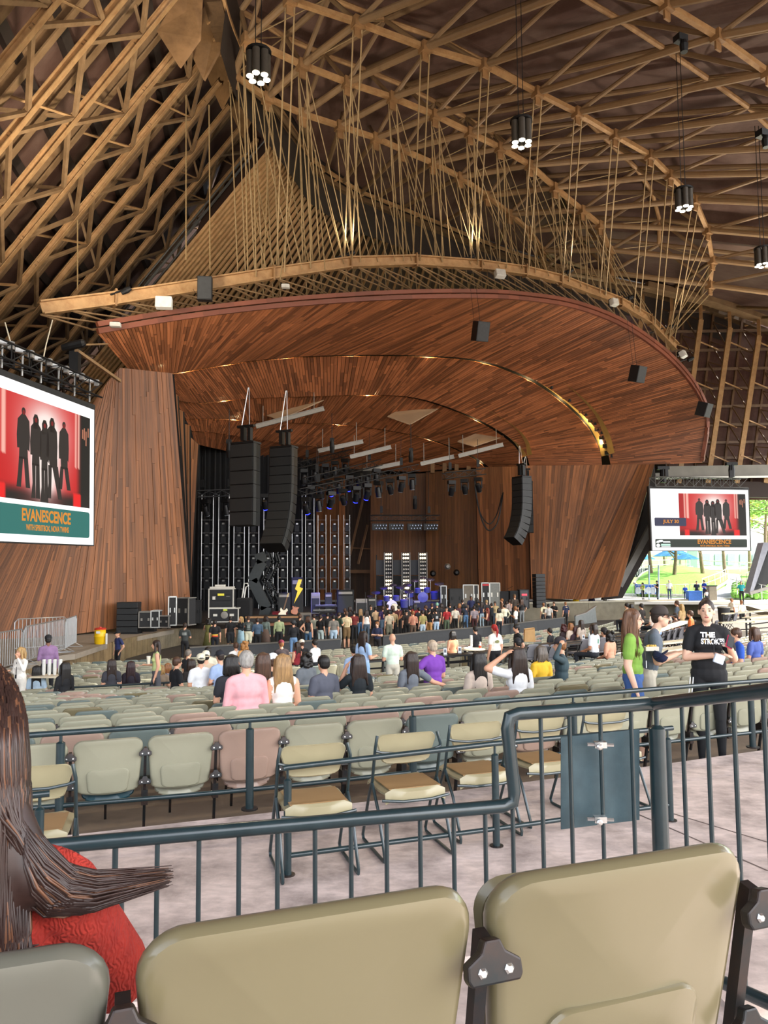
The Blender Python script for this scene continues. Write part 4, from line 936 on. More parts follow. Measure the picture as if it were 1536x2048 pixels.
# ================================================================ backdrop
M_cur = mat('black_curtain', '#101114', .85, var=.25, scale=3)
cur = root('backdrop_curtain', P(510, 1205, 60), 'black pleated backdrop curtain behind the light ladders', 'curtain')
a, c = P(386, 1208, 55), P(630, 1205, 63); ztop = P(500, 885, 60).z + 1; b = MB(); n = 120; vs = []
for k in range(n + 1):
    p = a.lerp(c, k / n); o = .14 * math.sin(k * 1.35) + .05 * math.sin(k * .61)
    vs += [(p.x - o * .7, p.y + o, ZS), (p.x - o * .7, p.y + o, ztop)]
b.add(vs, [(2 * k, 2 * k + 2, 2 * k + 3, 2 * k + 1) for k in range(n)]); b.build('drape', M_cur, cur, smooth=True)
b = MB(); b.bar(V((a.x, a.y, ztop)), V((c.x, c.y, ztop)), .1); b.build('curtain_pipe', M_dk, cur)
bk = tag(MB().slab([P(330, 1215, 72), P(760, 1215, 76), P(760, 900, 76), P(330, 840, 72)], .2, up=(0, -1, 0)).build('wall_rear', mat('rear_wall_dark', '#1a120d', .9), None), kind='structure')
# ---- ladders of strobe lamps
ORDL = ['leftmost', 'second from left', 'third from left', 'fourth from left', 'fifth from left', 'sixth from left', 'seventh from left', 'eighth from left', 'third from right', 'second from right', 'rightmost']
rowsY = [1040, 1066, 1087, 1110, 1134, 1156, 1178]
for ci, (x0, x1) in enumerate(((402, 425), (436, 457), (467, 488), (497, 517), (527, 546), (556, 575), (584, 604), (611, 628), (636, 652), (661, 677), (688, 700))):
    Y = lerp(55, 63, ((x0 + x1) / 2 - 386) / 244) - 1.2 if ci < 8 else 63.5 + ci * .2; t = root('light_ladder', P((x0 + x1) / 2, 1205, Y), 'upright silver-framed ladder of strobe lamps, ' + ORDL[ci] + ' along the backdrop', 'stage light', 'light ladders')
    top = 990 if ci < 8 else 1030; b = MB()
    for x in (x0, x1): b.tube(V((P(x, 1180, Y).x, Y, ZS)), V((P(x, 1180, Y).x, Y, P(x, top, Y).z)), .026, 5)
    for y in rowsY: b.tube(P(x0, y, Y), P(x1, y, Y), .022, 5)
    b.build('frame', M_gridm, t)
    for y0, y1 in zip(rowsY, rowsY[1:]):
        c = P((x0 + x1) / 2, (y0 + y1) / 2 + 1, Y); g = MB(); g.box(c + V((0, .05, -.12)), (.34, .2, .5)); g.box(c + V((0, 0, .22)), (.26, .24, .16)); k = g.build('strobe', mat('strobe_black', '#26282b', .45, metal=.2), t)
        g = MB(); g.box(c + V((.02, -.13, .24)), (.16, .05, .12)); g.build('clamp', M_silver, k)
# ---- three lamp towers with dark video tiles
for i, (x, lab) in enumerate(((777, 'left'), (812, 'middle'), (846, 'right'))):
    Y = 61; t = root('lamp_tower', P(x, 1200, Y), 'upright tower of glowing lamps behind the drums, ' + lab + ' of three', 'stage light', 'lamp towers'); z0, z1 = ZS, P(x, 1105, Y).z; X = P(x, 1150, Y).x
    b = MB(); b.box((X, Y + .15, (z0 + z1) / 2), (.62, .12, z1 - z0)); b.build('panel', M_blk, t); b = MB()
    for s in (-.32, .32): b.box((X + s, Y, (z0 + z1) / 2), (.06, .2, z1 - z0))
    b.build('upright', M_grey, t)
    for r_ in range(13):
        z = lerp(z0 + .5, z1 - .15, r_ / 12); lit = r_ in (0, 1, 3, 4, 5, 11, 12); g = MB()
        for k in (-.17, 0, .17): g.ball((X + k, Y + .02, z), (.075, .05, .085), 8, 5)
        g.build('lamp_row', mat('tower_lamp_lit', '#ffe9c4', .3, var=0, emit=2.2) if lit else mat('tower_lamp_dim', '#c8c4bb', .25, var=.1, metal=.3), t)
for x0, x1, y0, y1, lab in ((752, 771, 1120, 1150, 'dark blue video tile left of the lamp towers'), (784, 806, 1120, 1150, 'dark blue video tile between the first two lamp towers'), (819, 840, 1120, 1150, 'dark blue video tile between the last two lamp towers')):
    t = root('video_tile', P((x0 + x1) / 2, 1200, 62), lab, 'screen', 'video tiles'); b = MB(); b.slab([P(x0, y0, 62), P(x1, y0, 62), P(x1, y1, 62), P(x0, y1, 62)], .15, up=(0, -1, 0)); b.build('panel', mat('tile_navy', '#0c1024', .4), t)
    b = MB()
    for x in (x0 + 1, x1 - 1): b.bar(V((P(x, y1, 62.1).x, 62.1, ZS)), P(x, y0 - 10, 62.1), .08)
    b.slab([P(x0, y1 + 2, 62.1), P(x1, y1 + 2, 62.1), P(x1, 1190, 62.1), P(x0, 1190, 62.1)], .1, up=(0, -1, 0)); b.build('stand', mat('tile_stand', '#1c1a1a', .6), t)
# ================================================================ stage gear
def gpos(px, py, z=ZS): return PZ(px, py, z)
def case(px0, px1, pyb, pyt, lab, col=None, rz=.1, d=.7, trim=M_silver, name='flight_case', cat='case', z=ZS, detail=True, Y=None):
    c = P((px0 + px1) / 2, pyb, Y) if Y else gpos((px0 + px1) / 2, pyb, z); lim = 38 if (px0 + px1) / 2 < 330 else 39.5 if (px0 + px1) / 2 < 379 else 41 if (px0 + px1) / 2 < 402 else 47 if (px0 + px1) / 2 < 600 else 49 if (px0 + px1) / 2 < 780 else 54.5
    if not Y and c.y > lim: c = V((P((px0 + px1) / 2, pyb, lim).x, lim, z))
    Y = c.y; w_ = (px1 - px0) / 1540 * Y; h = P((px0 + px1) / 2, pyt, Y).z - c.z; t = root(name, c, lab, cat, rz=0); R_ = MX.Rotation(rz, 3, 'Z'); q = lambda x, y, zz: c + R_ @ V((x, y, zz))
    b = MB(); b.box(q(0, d / 2, h / 2 + .04), (w_, d, h - .06), m=R_); b.build('body', col or M_blk, t, bevel=.015)
    if detail:
        b = MB(); e = .05
        for x in (-w_ / 2, w_ / 2): b.box(q(x, -.005, h / 2 + .04), (e, e, h - .05), m=R_)
        for zz in (.06, h): b.box(q(0, -.005, zz), (w_ + e, e, e), m=R_); b.box(q(0, d, zz), (w_ + e, e, e), m=R_)
        for x in (-w_ / 2, w_ / 2):
            for zz in (.06, h): b.box(q(x, d / 2, zz), (e, d, e), m=R_)
        b.build('edge_trim', trim, t)
        b = MB()
        for x in (-w_ * .28, w_ * .28): b.box(q(x, -.02, h * .55), (w_ * .14, .04, h * .16), m=R_)
        b.build('latch', trim, t)
        b = MB()
        for x in (-w_ * .4, w_ * .4):
            for y in (d * .15, d * .85): b.lathe([(.04, -.03), (.04, .03)], q(x, y, .03), 8, m=R_ @ MX.Rotation(PI / 2, 3, 'Y'))
        b.build('caster', M_dk, t)
    return t, c, w_, h
M_whitetrim = mat('case_white_trim', '#cfcdc4', .45, var=.06)
t, c, w_, h = case(418, 476, 1246, 1217, 'wide black flight case with white trim, bottom of the left stack', rz=.05, trim=M_whitetrim)
b = MB(); b.ball(c + V((.05, -.06, h * .55)), (.2, .02, .2), 12, 6); b.build('sticker', M_grey, t); b = MB(); b.box(c + V((.1, -.06, h * .9)), (.22, .02, .1)); b.build('label_tape', mat('tape_green', '#c6d84b', .6), t)
z2 = c.z + h + .04
t, c2, w2, h2 = case(418, 466, 1218, 1178, 'tall black rack case with white frame, on top of the wide case', rz=.05, trim=M_whitetrim, Y=c.y + .05); t.location = t.location
b = MB()
for k in range(3): b.box(c2 + V((0, -.03, .25 + k * .32)), (w2 * .8, .05, .2))
b.build('rack_unit', M_grille, t); b = MB(); b.box(c2 + V((0, -.06, h2 * .72)), (.35, .02, .12)); b.build('label_tape', mat('tape_yellow', '#e8e04a', .6), t)
b = MB(); b.box(c2 + V((0, .3, h2 + .08)), (w2 * .95, .6, .08)); b.box(c2 + V((-.1, .25, h2 + .18)), (.5, .4, .1)); b.build('mixer', M_whitetrim, t)
case(352, 378, 1243, 1196, 'tall dark flight case open at its left side, by the left wing', rz=-.3, trim=M_grey)
case(337, 352, 1245, 1194, 'narrow tall open flight case with silver edges, left of the tall dark one', rz=.25, trim=M_silver, d=.5)
case(302, 318, 1247, 1222, 'small black rack case left of the silver-edged lid', rz=.1)
case(317, 338, 1250, 1232, 'open black case lid with silver edges lying by the left wing', rz=-.2, d=.15)
case(278, 302, 1254, 1224, 'low black rack case right of the big speaker stack', rz=.1, trim=M_grey)
case(380, 400, 1240, 1202, 'dark open rack of cables in the left stage corner', rz=.1, trim=M_dk)
t = root('speaker_stack', gpos(252, 1258), 'large black speaker stack standing before the left cedar wing', 'speaker'); c = gpos(252, 1258); c.z = ZDK
for k in range(5): b = MB(); b.box(c + V((0, .4, .2 + k * .30)), (1.02, .7, .285), rz=.05); b.build('cabinet', M_grille, t, bevel=.02)
b = MB(); b.box(c + V((0, .4, .03)), (1.1, .8, .06)); b.build('dolly', M_dk, t)
for i, (px, pyb, lab) in enumerate(((300, 1262, 'black wedge monitor on the side deck by the apron'), (268, 1266, 'small black wedge monitor in front of the speaker stack'))):
    c = gpos(px, pyb, ZDK); t = root('wedge_monitor', c, lab, 'speaker'); b = MB(); b.prism([(0, 0), (.5, 0), (.5, .25), (.12, .42), (0, .3)], .7, MX.Translation(c + V((.35, 0, 0))) @ MX.Rotation(PI / 2, 4, 'X') @ MX.Rotation(-PI / 2, 4, 'Y')); b.build('cabinet', M_blk, t); b = MB(); b.bar(c + V((-.3, .1, .36)), c + V((.3, .1, .36)), .04); b.build('handle', M_dk, t)
# black covered table with white bent stand
t = root('covered_table', gpos(486, 1243), 'table under a black cloth beside the flight case stack', 'table'); c = gpos(486, 1243); b = MB(); b.box(c + V((0, .4, .62)), (.8, .8, 1.24)); b.build('cloth', M_cur, t, bevel=.05); b = MB(); b.box(c + V((0, .4, 1.27)), (.7, .7, .04)); b.build('tabletop', M_blk, t)
t = root('white_stand', c + V((0, .3, 1.3)), 'bent white tube stand on the black covered table', 'stand'); b = MB(); b.path([c + V((-.12, .3, 1.3)), c + V((.0, .3, 2.1)), c + V((.2, .3, 2.1)), c + V((.22, .3, 1.95)), c + V((.1, .3, 1.9)), c + V((.0, .3, 1.3))], .035, 6); b.build('tube', M_white, t)
# zigzag scenic piece with lamp rows
t = root('zigzag_scenery', gpos(525, 1238), 'tall dark zigzag lightning-shaped scenery piece with lamp rows, standing on stage', 'scenery'); Y = 47
pl = [(511, 1106), (518, 1122), (500, 1160), (530, 1220), (520, 1236), (540, 1236), (545, 1214), (513, 1162), (537, 1126), (530, 1105)]
seq = [((514, 1106), (520, 1125)), ((520, 1123), (500, 1162)), ((500, 1160), (528, 1216)), ((528, 1214), (522, 1238))]
for (x0, y0), (x1, y1) in seq:
    b = MB(); b.bar(P(x0 + 5, y0, Y), P(x1 + 5, y1, Y), .62, .35, up=(0, 1, 0)); b.build('limb', mat('scenery_grey', '#33383a', .55, var=.12), t)
    for o in (.55, .95):
        b = MB(); p, q = P(x0 + 5, y0, Y + .3), P(x1 + 5, y1, Y + .3); b.bar(p + V((o, .5, 0)), q + V((o, .5, 0)), .16, .5, up=(0, 1, 0)); n = 8
        for k in range(n): b.ball(p.lerp(q, (k + .5) / n) + V((o + .1, .2, 0)), .09, 8, 5)
        b.build('lamp_strip', mat('scenery_lamp', '#1e2123', .3, metal=.4), t)
b = MB(); b.box(gpos(530, 1240) + V((0, .3, .12)), (1.2, .7, .2)); b.build('foot', M_dk, t)
t = root('stage_riser', gpos(545, 1243), 'low stage riser with wooden edge under the zigzag scenery', 'riser'); c = gpos(545, 1243); b = MB(); b.box(c + V((0, .8, .14)), (3.0, 1.6, .28)); b.build('deck', M_stage, t); b = MB(); b.box(c + V((0, -.02, .24)), (3.0, .06, .1)); b.build('edge', mat('nosing_pale', '#a37a52', .6), t)
# amps and bolt cabinet
def amp(px0, px1, pyb, pyt, lab, m_=M_blk, rz=.1, d=.4, grill=True, name='guitar_amp'):
    t, c, w_, h = case(px0, px1, pyb, pyt, lab, m_, rz, d, name=name, cat='amplifier', detail=False); R_ = MX.Rotation(rz, 3, 'Z')
    b = MB(); b.box(c + R_ @ V((0, -.01, h * .42)), (w_ * .86, .03, h * .68), m=R_); b.build('grille', M_grille, t); b = MB(); b.box(c + R_ @ V((0, -.012, h * .88)), (w_ * .8, .03, h * .1), m=R_); b.build('control_strip', M_grey, t); return t, c, w_, h
t, c, w_, h = amp(583, 605, 1210, 1155, 'tall black amplifier stack with a yellow lightning bolt on its front', rz=.0)
pl = [(599, 1159), (606, 1159), (601, 1174), (608, 1177), (590, 1207), (597, 1182), (592, 1178)]; b = MB(); Yb = c.y - .08
b.slab([P(x - 2, y, Yb) for x, y in pl], .03, up=(0, -1, 0)); b.build('lightning_bolt', mat('bolt_yellow', '#f5d33a', .5, var=.03, emit=.15), t)
amp(556, 581, 1215, 1186, 'wide black amplifier left of the lightning-bolt stack'); amp(622, 640, 1206, 1186, 'grey-fronted amplifier right of the lightning-bolt stack', M_grey); amp(650, 664, 1205, 1186, 'small black amplifier behind the blue keyboards')
for px0, px1, pyb, pyt, lab, m_ in ((712, 735, 1222, 1198, 'pale grey amplifier behind the crowd, left of the drums', mat('amp_grey', '#8f8b8c', .6)), (736, 752, 1218, 1196, 'black amplifier between the pale one and the drums', M_blk), (674, 708, 1212, 1180, 'black draped road case pile behind the keyboards', M_cur), (828, 840, 1215, 1202, 'grey floor amplifier between the two drum kits', M_grey)): amp(px0, px1, pyb, pyt, lab, m_)
t, c, w_, h = case(600, 623, 1248, 1226, 'slanted brown-grey floor monitor behind the pit crowd', mat('wedge_brown', '#5d554c', .6), .3, .5, name='floor_monitor', cat='speaker', detail=False); b = MB(); b.box(c + V((0, -.02, h * .5)), (w_ * .8, .03, h * .6)); b.build('grille', M_grille, t)
case(545, 572, 1236, 1224, 'low red velvet box on the riser', mat('red_velvet', '#7d1222', .8), .0, .5, name='red_box', cat='box', trim=mat('red_trim', '#5a0d18', .7))
def guitar(px, py, Y, col, lab, s=1.):
    c = P(px, py, Y); t = root('electric_guitar', c, lab, 'guitar'); b = MB(); pl = [(0, -.26), (.15, -.24), (.19, -.1), (.13, .02), (.2, .15), (.12, .24), (.06, .12), (-.06, .12), (-.15, .2), (-.17, .1), (-.12, 0), (-.19, -.12), (-.14, -.23)]
    M4 = MX.Translation(c) @ MX.Rotation(.25, 4, 'Y') @ MX.Rotation(PI / 2 - .2, 4, 'X') @ MX.Scale(s, 4); b.prism(pl, .05, M4); b.build('body', mat('guitar_' + col[1:], col, .3, coat=.5), t, bevel=.01)
    b = MB(); b.add([M4 @ V(v) for v in ((-.03, .1, .055), (.03, .1, .055), (.025, .75, .055), (-.025, .75, .055), (-.03, .1, .03), (.03, .1, .03), (.025, .75, .03), (-.025, .75, .03))], [(0, 1, 2, 3), (4, 7, 6, 5), (0, 4, 5, 1), (1, 5, 6, 2), (2, 6, 7, 3), (3, 7, 4, 0)]); b.build('neck', mat('neck_maple', '#6b4a2a', .4), t); b = MB(); b.prism([(-.04, .75), (.04, .75), (.05, .92), (-.02, .95)], .03, M4); b.build('headstock', mat('headstock', '#c9b27c', .4), t)
    b = MB(); g0 = V((c.x, c.y + .1, ZS)); b.tube(g0, c + V((0, .1, 0)), .02, 5)
    for a in (0, 2.1, 4.2): b.tube(g0 + V((0, 0, .25)), g0 + V((.25 * math.cos(a), .25 * math.sin(a), 0)), .015, 5)
    b.build('guitar_stand', M_dk, t)
guitar(566, 1225, 45, '#e8dfc4', 'cream electric guitar on a stand at the stage front', 1.25); guitar(590, 1219, 47, '#b5642b', 'sunburst electric guitar on a stand beside the cream one', 1.2)
# keyboards
for px, py, z, lab in ((652, 1212, .95, 'blue-lit keyboard on a stand, upper of two at stage front'), (648, 1222, .8, 'blue-lit keyboard, lower one nearer the crowd')):
    c = P(px, py, 49 if z > .9 else 47.5); t = root('keyboard', c, lab, 'keyboard'); b = MB(); b.box(c + V((0, 0, 0)), (1.4, .4, .12), rz=.1); b.build('case', M_blk, t); b = MB(); b.box(c + V((0, -.08, .065)), (1.3, .2, .02), rz=.1); b.build('key_bed', M_white, t); b = MB()
    for s in (-1, 1): b.bar(c + V((-.5 * s, 0, -.06)), V((c.x + .5 * s, c.y + .05, ZS)), .05)
    b.build('stand', M_dk, t)
# drum kits
M_drum = mat('drum_shell', '#4a4d7a', .3, coat=.6, var=.1); M_cym = mat('cymbal', '#8b8cc0', .25, metal=.9); M_skin = mat('drum_skin', '#e8e2d0', .5, var=.03)
def drums(px, py, Y, lab, front):
    c = V((P(px, py, Y).x, Y, ZS)); t = root('drum_kit', c, lab, 'drum kit'); h = P(px, py, Y).z - ZS
    b = MB(); b.box(c + V((0, .6, h / 2)), (3.0, 2.4, h)); b.build('riser', M_blk, t); c = c + V((0, 0, h))
    RX = MX.Rotation(PI / 2, 3, 'X'); b = MB(); b.lathe([(.36, -.25), (.36, .25)], c + V((0, .2, .38)), 20, m=RX); b.build('bass_drum', M_drum, t, smooth=True); b = MB(); b.lathe([(.37, .0), (.37, .02), (.02, .03)], c + V((0, -.05, .38)), 20, m=RX); b.build('bass_head', M_skin if front else M_drum, t)
    for x, y, z, r, d in ((-.35, .1, .85, .2, .3), (.3, .1, .88, .22, .32), (.85, .5, .5, .28, .5), (-.9, .5, .55, .26, .3), (1.2, .9, .6, .26, .45)): b = MB(); b.lathe([(r, 0), (r, d), (.02, d + .005)], c + V((x, y, z - d / 2)), 16, m=MX.Rotation(.2, 3, 'X')); b.build('drum', M_drum, t, smooth=True)
    for x, y, z, r in ((-1.1, .2, 1.25, .32), (-.55, .8, 1.55, .3), (.6, .9, 1.6, .32), (1.2, .3, 1.3, .34), (0.1, 1.2, 1.75, .26), (-1.5, .8, 1.0, .24)):
        b = MB(); b.lathe([(.03, .03), (r * .3, .02), (r, 0), (r, -.004)], c + V((x, y, z)), 16, m=MX.Rotation(.35, 3, 'X')); b.build('cymbal', M_cym, t, smooth=True); b = MB(); b.tube(c + V((x, y, 0)), c + V((x, y, z)), .015, 5); b.build('cymbal_stand', M_silver, t)
drums(784, 1222, 53, 'blue-lit drum kit with a cream bass drum head behind the crowd', True); drums(846, 1205, 55, 'blue-lit drum kit in front of the right lamp tower', False)
t = root('white_bass_drum', P(789, 1222, 51), 'large half-round cream drum head standing just above the crowd', 'drum'); b = MB(); cc = P(789, 1214, 51); b.lathe([(.26, 0), (.26, .3)], cc, 20, m=MX.Rotation(PI / 2, 3, 'X')); b.build('shell', M_drum, t, smooth=True); b = MB(); b.lathe([(.255, .3), (.25, .315), (.01, .32)], cc, 20, m=MX.Rotation(PI / 2, 3, 'X')); b.build('head', M_skin, t); b = MB(); b.bar(cc + V((0, -.15, -.26)), V((cc.x, cc.y, ZS)), .06); b.build('stand', M_dk, t)
# right side gear
case(882, 893, 1203, 1172, 'slim rack case right of the drum kit', rz=.1, trim=M_gridm); case(900, 927, 1208, 1178, 'open black rack full of gear left of the tan case', rz=.1, trim=M_dk); case(927, 948, 1206, 1170, 'tall tan-grey flight case right of centre stage', mat('case_tan', '#6e675c', .6), -.1); case(947, 957, 1205, 1170, 'narrow silver-trimmed rack beside the tan-grey case', rz=.1, trim=M_whitetrim)
t, c, w_, h = case(964, 980, 1202, 1166, 'tall black rack case with red panel before the right wall', rz=.0); b = MB(); b.box(c + V((0, -.04, h * .93)), (w_ * .8, .03, .12)); b.build('red_panel', mat('red_panel', '#a01c24', .5, emit=.3), t)
case(979, 1000, 1202, 1166, 'pale twin rack case right of the red-panel rack', mat('case_pale', '#6f716c', .5), .0, trim=M_whitetrim)
for px0, px1, pyb, pyt, lab in ((1000, 1020, 1205, 1183, 'black covered case heap, first right of the pale racks'), (1020, 1038, 1205, 1182, 'black covered case heap, second right of the pale racks')): case(px0, px1, pyb, pyt, lab, M_cur, .2, detail=False, name='covered_case'); 
t, c, w_, h = case(1040, 1058, 1203, 1180, 'grey rack with red display near the speaker column', mat('rack_grey', '#3a3a3d', .5), .1, trim=M_dk); b = MB(); b.box(c + V((0, -.04, h * .75)), (.35, .03, .12)); b.build('display', mat('red_display', '#ff3a4a', .4, emit=1.2), t)
t = root('speaker_column', V((P(1080, 1200, 55.5).x, 55.5, ZS)), 'black column of stacked side-fill boxes at the right stage end', 'speaker'); c = V((P(1080, 1200, 55.5).x, 55.5, ZS))
for k in range(9): b = MB(); b.box(c + V((0, .3, .15 + k * .27)), (.75, .6, .26), rz=.3); b.build('cabinet', M_grille, t, bevel=.02)
for x, z, lab in ((1015, 1208, 'thin mic stand before the right racks'), (680, 1225, 'thin mic stand with cable at centre stage front'), (734, 1212, 'tall mic stand left of the drums')):
    c = V((P(x, z, 50).x, 50 if x > 800 else 45.5, ZS)); t = root('mic_stand', c, lab, 'stand'); b = MB(); b.tube(c, c + V((0, 0, 1.5)), .015, 5); b.build('pole', M_dk, t); b = MB(); b.lathe([(.16, 0), (.14, .02), (.02, .04)], c, 10); b.build('base', M_dk, t); b = MB(); b.tube(c + V((0, 0, 1.5)), c + V((.35, -.2, 1.7)), .012, 5); b.build('boom', M_dk, t)
for px, py, Y, lab in ((913, 1145, 64, 'round black loudspeaker horn on the back wall'), (866, 1147, 62, 'small black box light right of the lamp towers'), (895, 1133, 64, 'small pale lamp fixed to the back wall')):
    c = P(px, py, Y); t = root('wall_fixture', c, lab, 'fixture'); b = MB(); b.lathe([(.12, .3), (.2, .1), (.26, 0), (.2, -.02)], c, 12, m=MX.Rotation(PI / 2, 3, 'X')); b.build('body', M_dk if 'black' in lab else M_grey, t); b = MB(); b.tube(c, c + V((0, .9, .1)), .04, 5); b.build('arm', M_dk, t)
# blue wash from the truss lamps on the kits and keyboards
for px, Y, e in ((784, 53, 1.), (848, 55, 1.3), (650, 48.5, .8), (590, 48, .5)):
    l = bpy.data.lights.new('blue_spot', 'SPOT'); l.energy = 5200 * e; l.color = (.05, .06, 1); l.spot_size = .34; l.spot_blend = .4; l.shadow_soft_size = .1
    o = bpy.data.objects.new('blue_spot', l); COL.objects.link(o); o.location = P(px - 20, 985, Y - 3); o.rotation_euler = (P(px, 1195, Y) - o.location).to_track_quat('-Z', 'Y').to_euler()
# coolers
def cooler(px, pyb, z, lab, Y=None):
    c = P(px, pyb, Y) if Y else PZ(px, pyb, z); s = 1.0; t = root('water_cooler', c, lab, 'cooler'); b = MB(); b.lathe([(.19, 0), (.225, .05), (.235, .3), (.25, .32), (.25, .34), (.235, .36), (.225, .58), (.235, .6)], c, 18); b.build('barrel', mat('cooler_yellow', '#f2c313', .4, var=.03), t, smooth=True)
    b = MB(); b.lathe([(.24, .6), (.245, .64), (.2, .67), (.06, .68), (.05, .72)], c, 18); b.build('lid', mat('cooler_red', '#c5352a', .45) if z < -.9 else mat('cooler_yellow', '#f2c313', .4), t, smooth=True); b = MB(); b.box(c + V((.0, -.24, .5)), (.16, .02, .1)); b.build('label_plate', M_white, t); b = MB(); b.tube(c + V((.3, -.1, 0)), c + V((.3, -.1, .45)), .045, 8); b.build('cup_tube', M_white, t)
cooler(200, 1288, ZDK, 'yellow drum cooler with a red lid on the left apron edge'); cooler(1152, 1204, -.42, 'yellow drum cooler on the right concrete wall', 60.3)
# ================================================================ crowd fences
def barrier(p, q, h, lab, step=.14, name='crowd_barrier', m_=M_gridm, legs=True, r=.02):
    t = root(name, p, lab, 'barrier'); up = V((0, 0, h)); d = (q - p).normalized(); b = MB(); k = .12
    b.path([p + V((0, 0, .15)), p + up - V((0, 0, k)), p + up + d * k, q + up - d * k, q + up - V((0, 0, k)), q + V((0, 0, .15))], r, 8, closed=True); b.build('frame', m_, t, smooth=True)
    n = max(2, int((q - p).length / step))
    for i in range(1, n): c = p.lerp(q, i / n); b = MB(); b.tube(c + V((0, 0, .15)), c + up, r * .5, 5); b.build('bar', m_, t)
    if legs:
        s = d.cross(V((0, 0, 1))) * .3
        for c in (p.lerp(q, .1), p.lerp(q, .9)): b = MB(); b.path([c + V((0, 0, .16)), c + s + V((0, 0, .01)), c - s + V((0, 0, .01)), c + V((0, 0, .16))], r * .8, 6); b.build('foot', m_, t)
    return t
barrier(PZ(28, 1305, ZDK), PZ(133, 1297, ZDK), 1.25, 'silver crowd barrier panel standing on the side deck, rearmost'); barrier(PZ(134, 1304, ZDK) + V((0, -.2, 0)), PZ(152, 1292, ZDK), 1.25, 'short silver barrier end panel turned sideways, next to the cedar wing'); barrier(PZ(-30, 1352, ZDK), PZ(45, 1333, ZDK), 1.2, 'silver ramp barrier panel nearest the left frame edge'); barrier(PZ(46, 1332, ZDK), PZ(132, 1303, ZDK), 1.25, 'silver ramp barrier panel behind the purple-shirted person')
# pit barrier, black panels
def barr_pt(px): return V((0, 0, 0))
pts = [(378, 1295), (440, 1291), (538, 1286), (610, 1282), (681, 1278)]; pts2 = [(765, 1272), (803, 1268), (855, 1262), (910, 1258), (965, 1254), (1020, 1248), (1073, 1241), (1128, 1235)]
pbar = []
for i, seg in enumerate(((pts), (pts2))):
    for j, ((x0, y0), (x1, y1)) in enumerate(zip(seg, seg[1:])):
        p, q = PZ(x0, y0, -1.15), PZ(x1, y1, -1.15); p.z = q.z = ZP; t = root('pit_barrier', p, 'black solid pit barrier panel, ' + ordn(j) + ' from left in the ' + ('left' if i == 0 else 'right') + ' run', 'barrier', 'pit barrier panels'); h = -1.15 - ZP
        b = MB(); b.bar(p + V((0, 0, h / 2)), q + V((0, 0, h / 2)), .06, h - .04); b.build('panel', mat('barrier_black', '#2c2d2f', .55, var=.12), t); b = MB(); b.bar(p + V((0, 0, h)), q + V((0, 0, h)), .16, .06); b.build('top_cap', mat('barrier_cap', '#55514a', .5), t); b = MB(); b.bar(p + V((0, .1, 0)), p + V((0, .1, h)), .08, .08); b.build('post', M_dk, t)
for j, ((x0, y0), (x1, y1)) in enumerate((((1150, 1232), (1170, 1226)), ((1170, 1226), (1191, 1212)))):
    Y = 54 + j * 1.5; p, q = P(x0, y0, Y), P(x1, y1, Y + 1.5); t = root('pit_barrier', p, 'grey pit gate panel by the concrete wall, ' + ('left' if j == 0 else 'right') + ' half', 'barrier'); b = MB(); d = V((0, 0, -.75)); b.bar(p + d, q + d, .08, 1.5); b.build('panel', mat('gate_grey', '#6d716f', .5), t); b = MB(); b.bar(p, q, .16, .06); b.build('top_cap', M_grey, t)
# ================================================================ video screens
def emat(name, col, e=1.0):              # lit screen pixels: dark panel surface, light only from emission
    m = mat(name, col, .5, var=0, emit=e); b = m.node_tree.nodes['Principled BSDF']
    for k in list(b.inputs['Base Color'].links): m.node_tree.links.remove(k)
    b.inputs['Base Color'].default_value = (.012, .012, .012, 1); b.inputs['Specular IOR Level'].default_value = .15; return m
M_pic = bpy.data.materials.new('screen_picture'); M_pic.use_nodes = True; _n = M_pic.node_tree.nodes; _at = _n.new('ShaderNodeAttribute'); _at.attribute_name = 'pic'; _b = _n['Principled BSDF']
M_pic.node_tree.links.new(_at.outputs['Color'], _b.inputs['Emission Color']); _b.inputs['Emission Strength'].default_value = .68; _b.inputs['Base Color'].default_value = (.01, .01, .01, 1); _b.inputs['Roughness'].default_value = .6; _b.inputs['Specular IOR Level'].default_value = .15
SE = .62
class Scr:
    def __init__(s, tl, tr, br, bl): s.c = [tl, tr, br, bl]; s.n = (tr - tl).cross(bl - tl).normalized(); s.n = s.n if s.n.dot(CAMP - tl) > 0 else -s.n
    def at(s, u, v, o=0.): a, b, c, d = s.c; return a.lerp(b, u).lerp(d.lerp(c, u), v) + s.n * o
def flat(s, uvs, o, name, m, t): b = MB(); b.slab([s.at(u, v, o) for u, v in uvs], .004, up=s.n); return b.build(name, m, t)
def rrect(u0, v0, u1, v1, ru, rv):
    pts = []
    for cx, cy, a0 in ((u1 - ru, v0 + rv, -PI / 2), (u1 - ru, v1 - rv, 0), (u0 + ru, v1 - rv, PI / 2), (u0 + ru, v0 + rv, PI)):
        for k in range(5): a = a0 + PI / 2 * k / 4; pts.append((cx + ru * math.cos(a), cy + rv * math.sin(a)))
    return pts
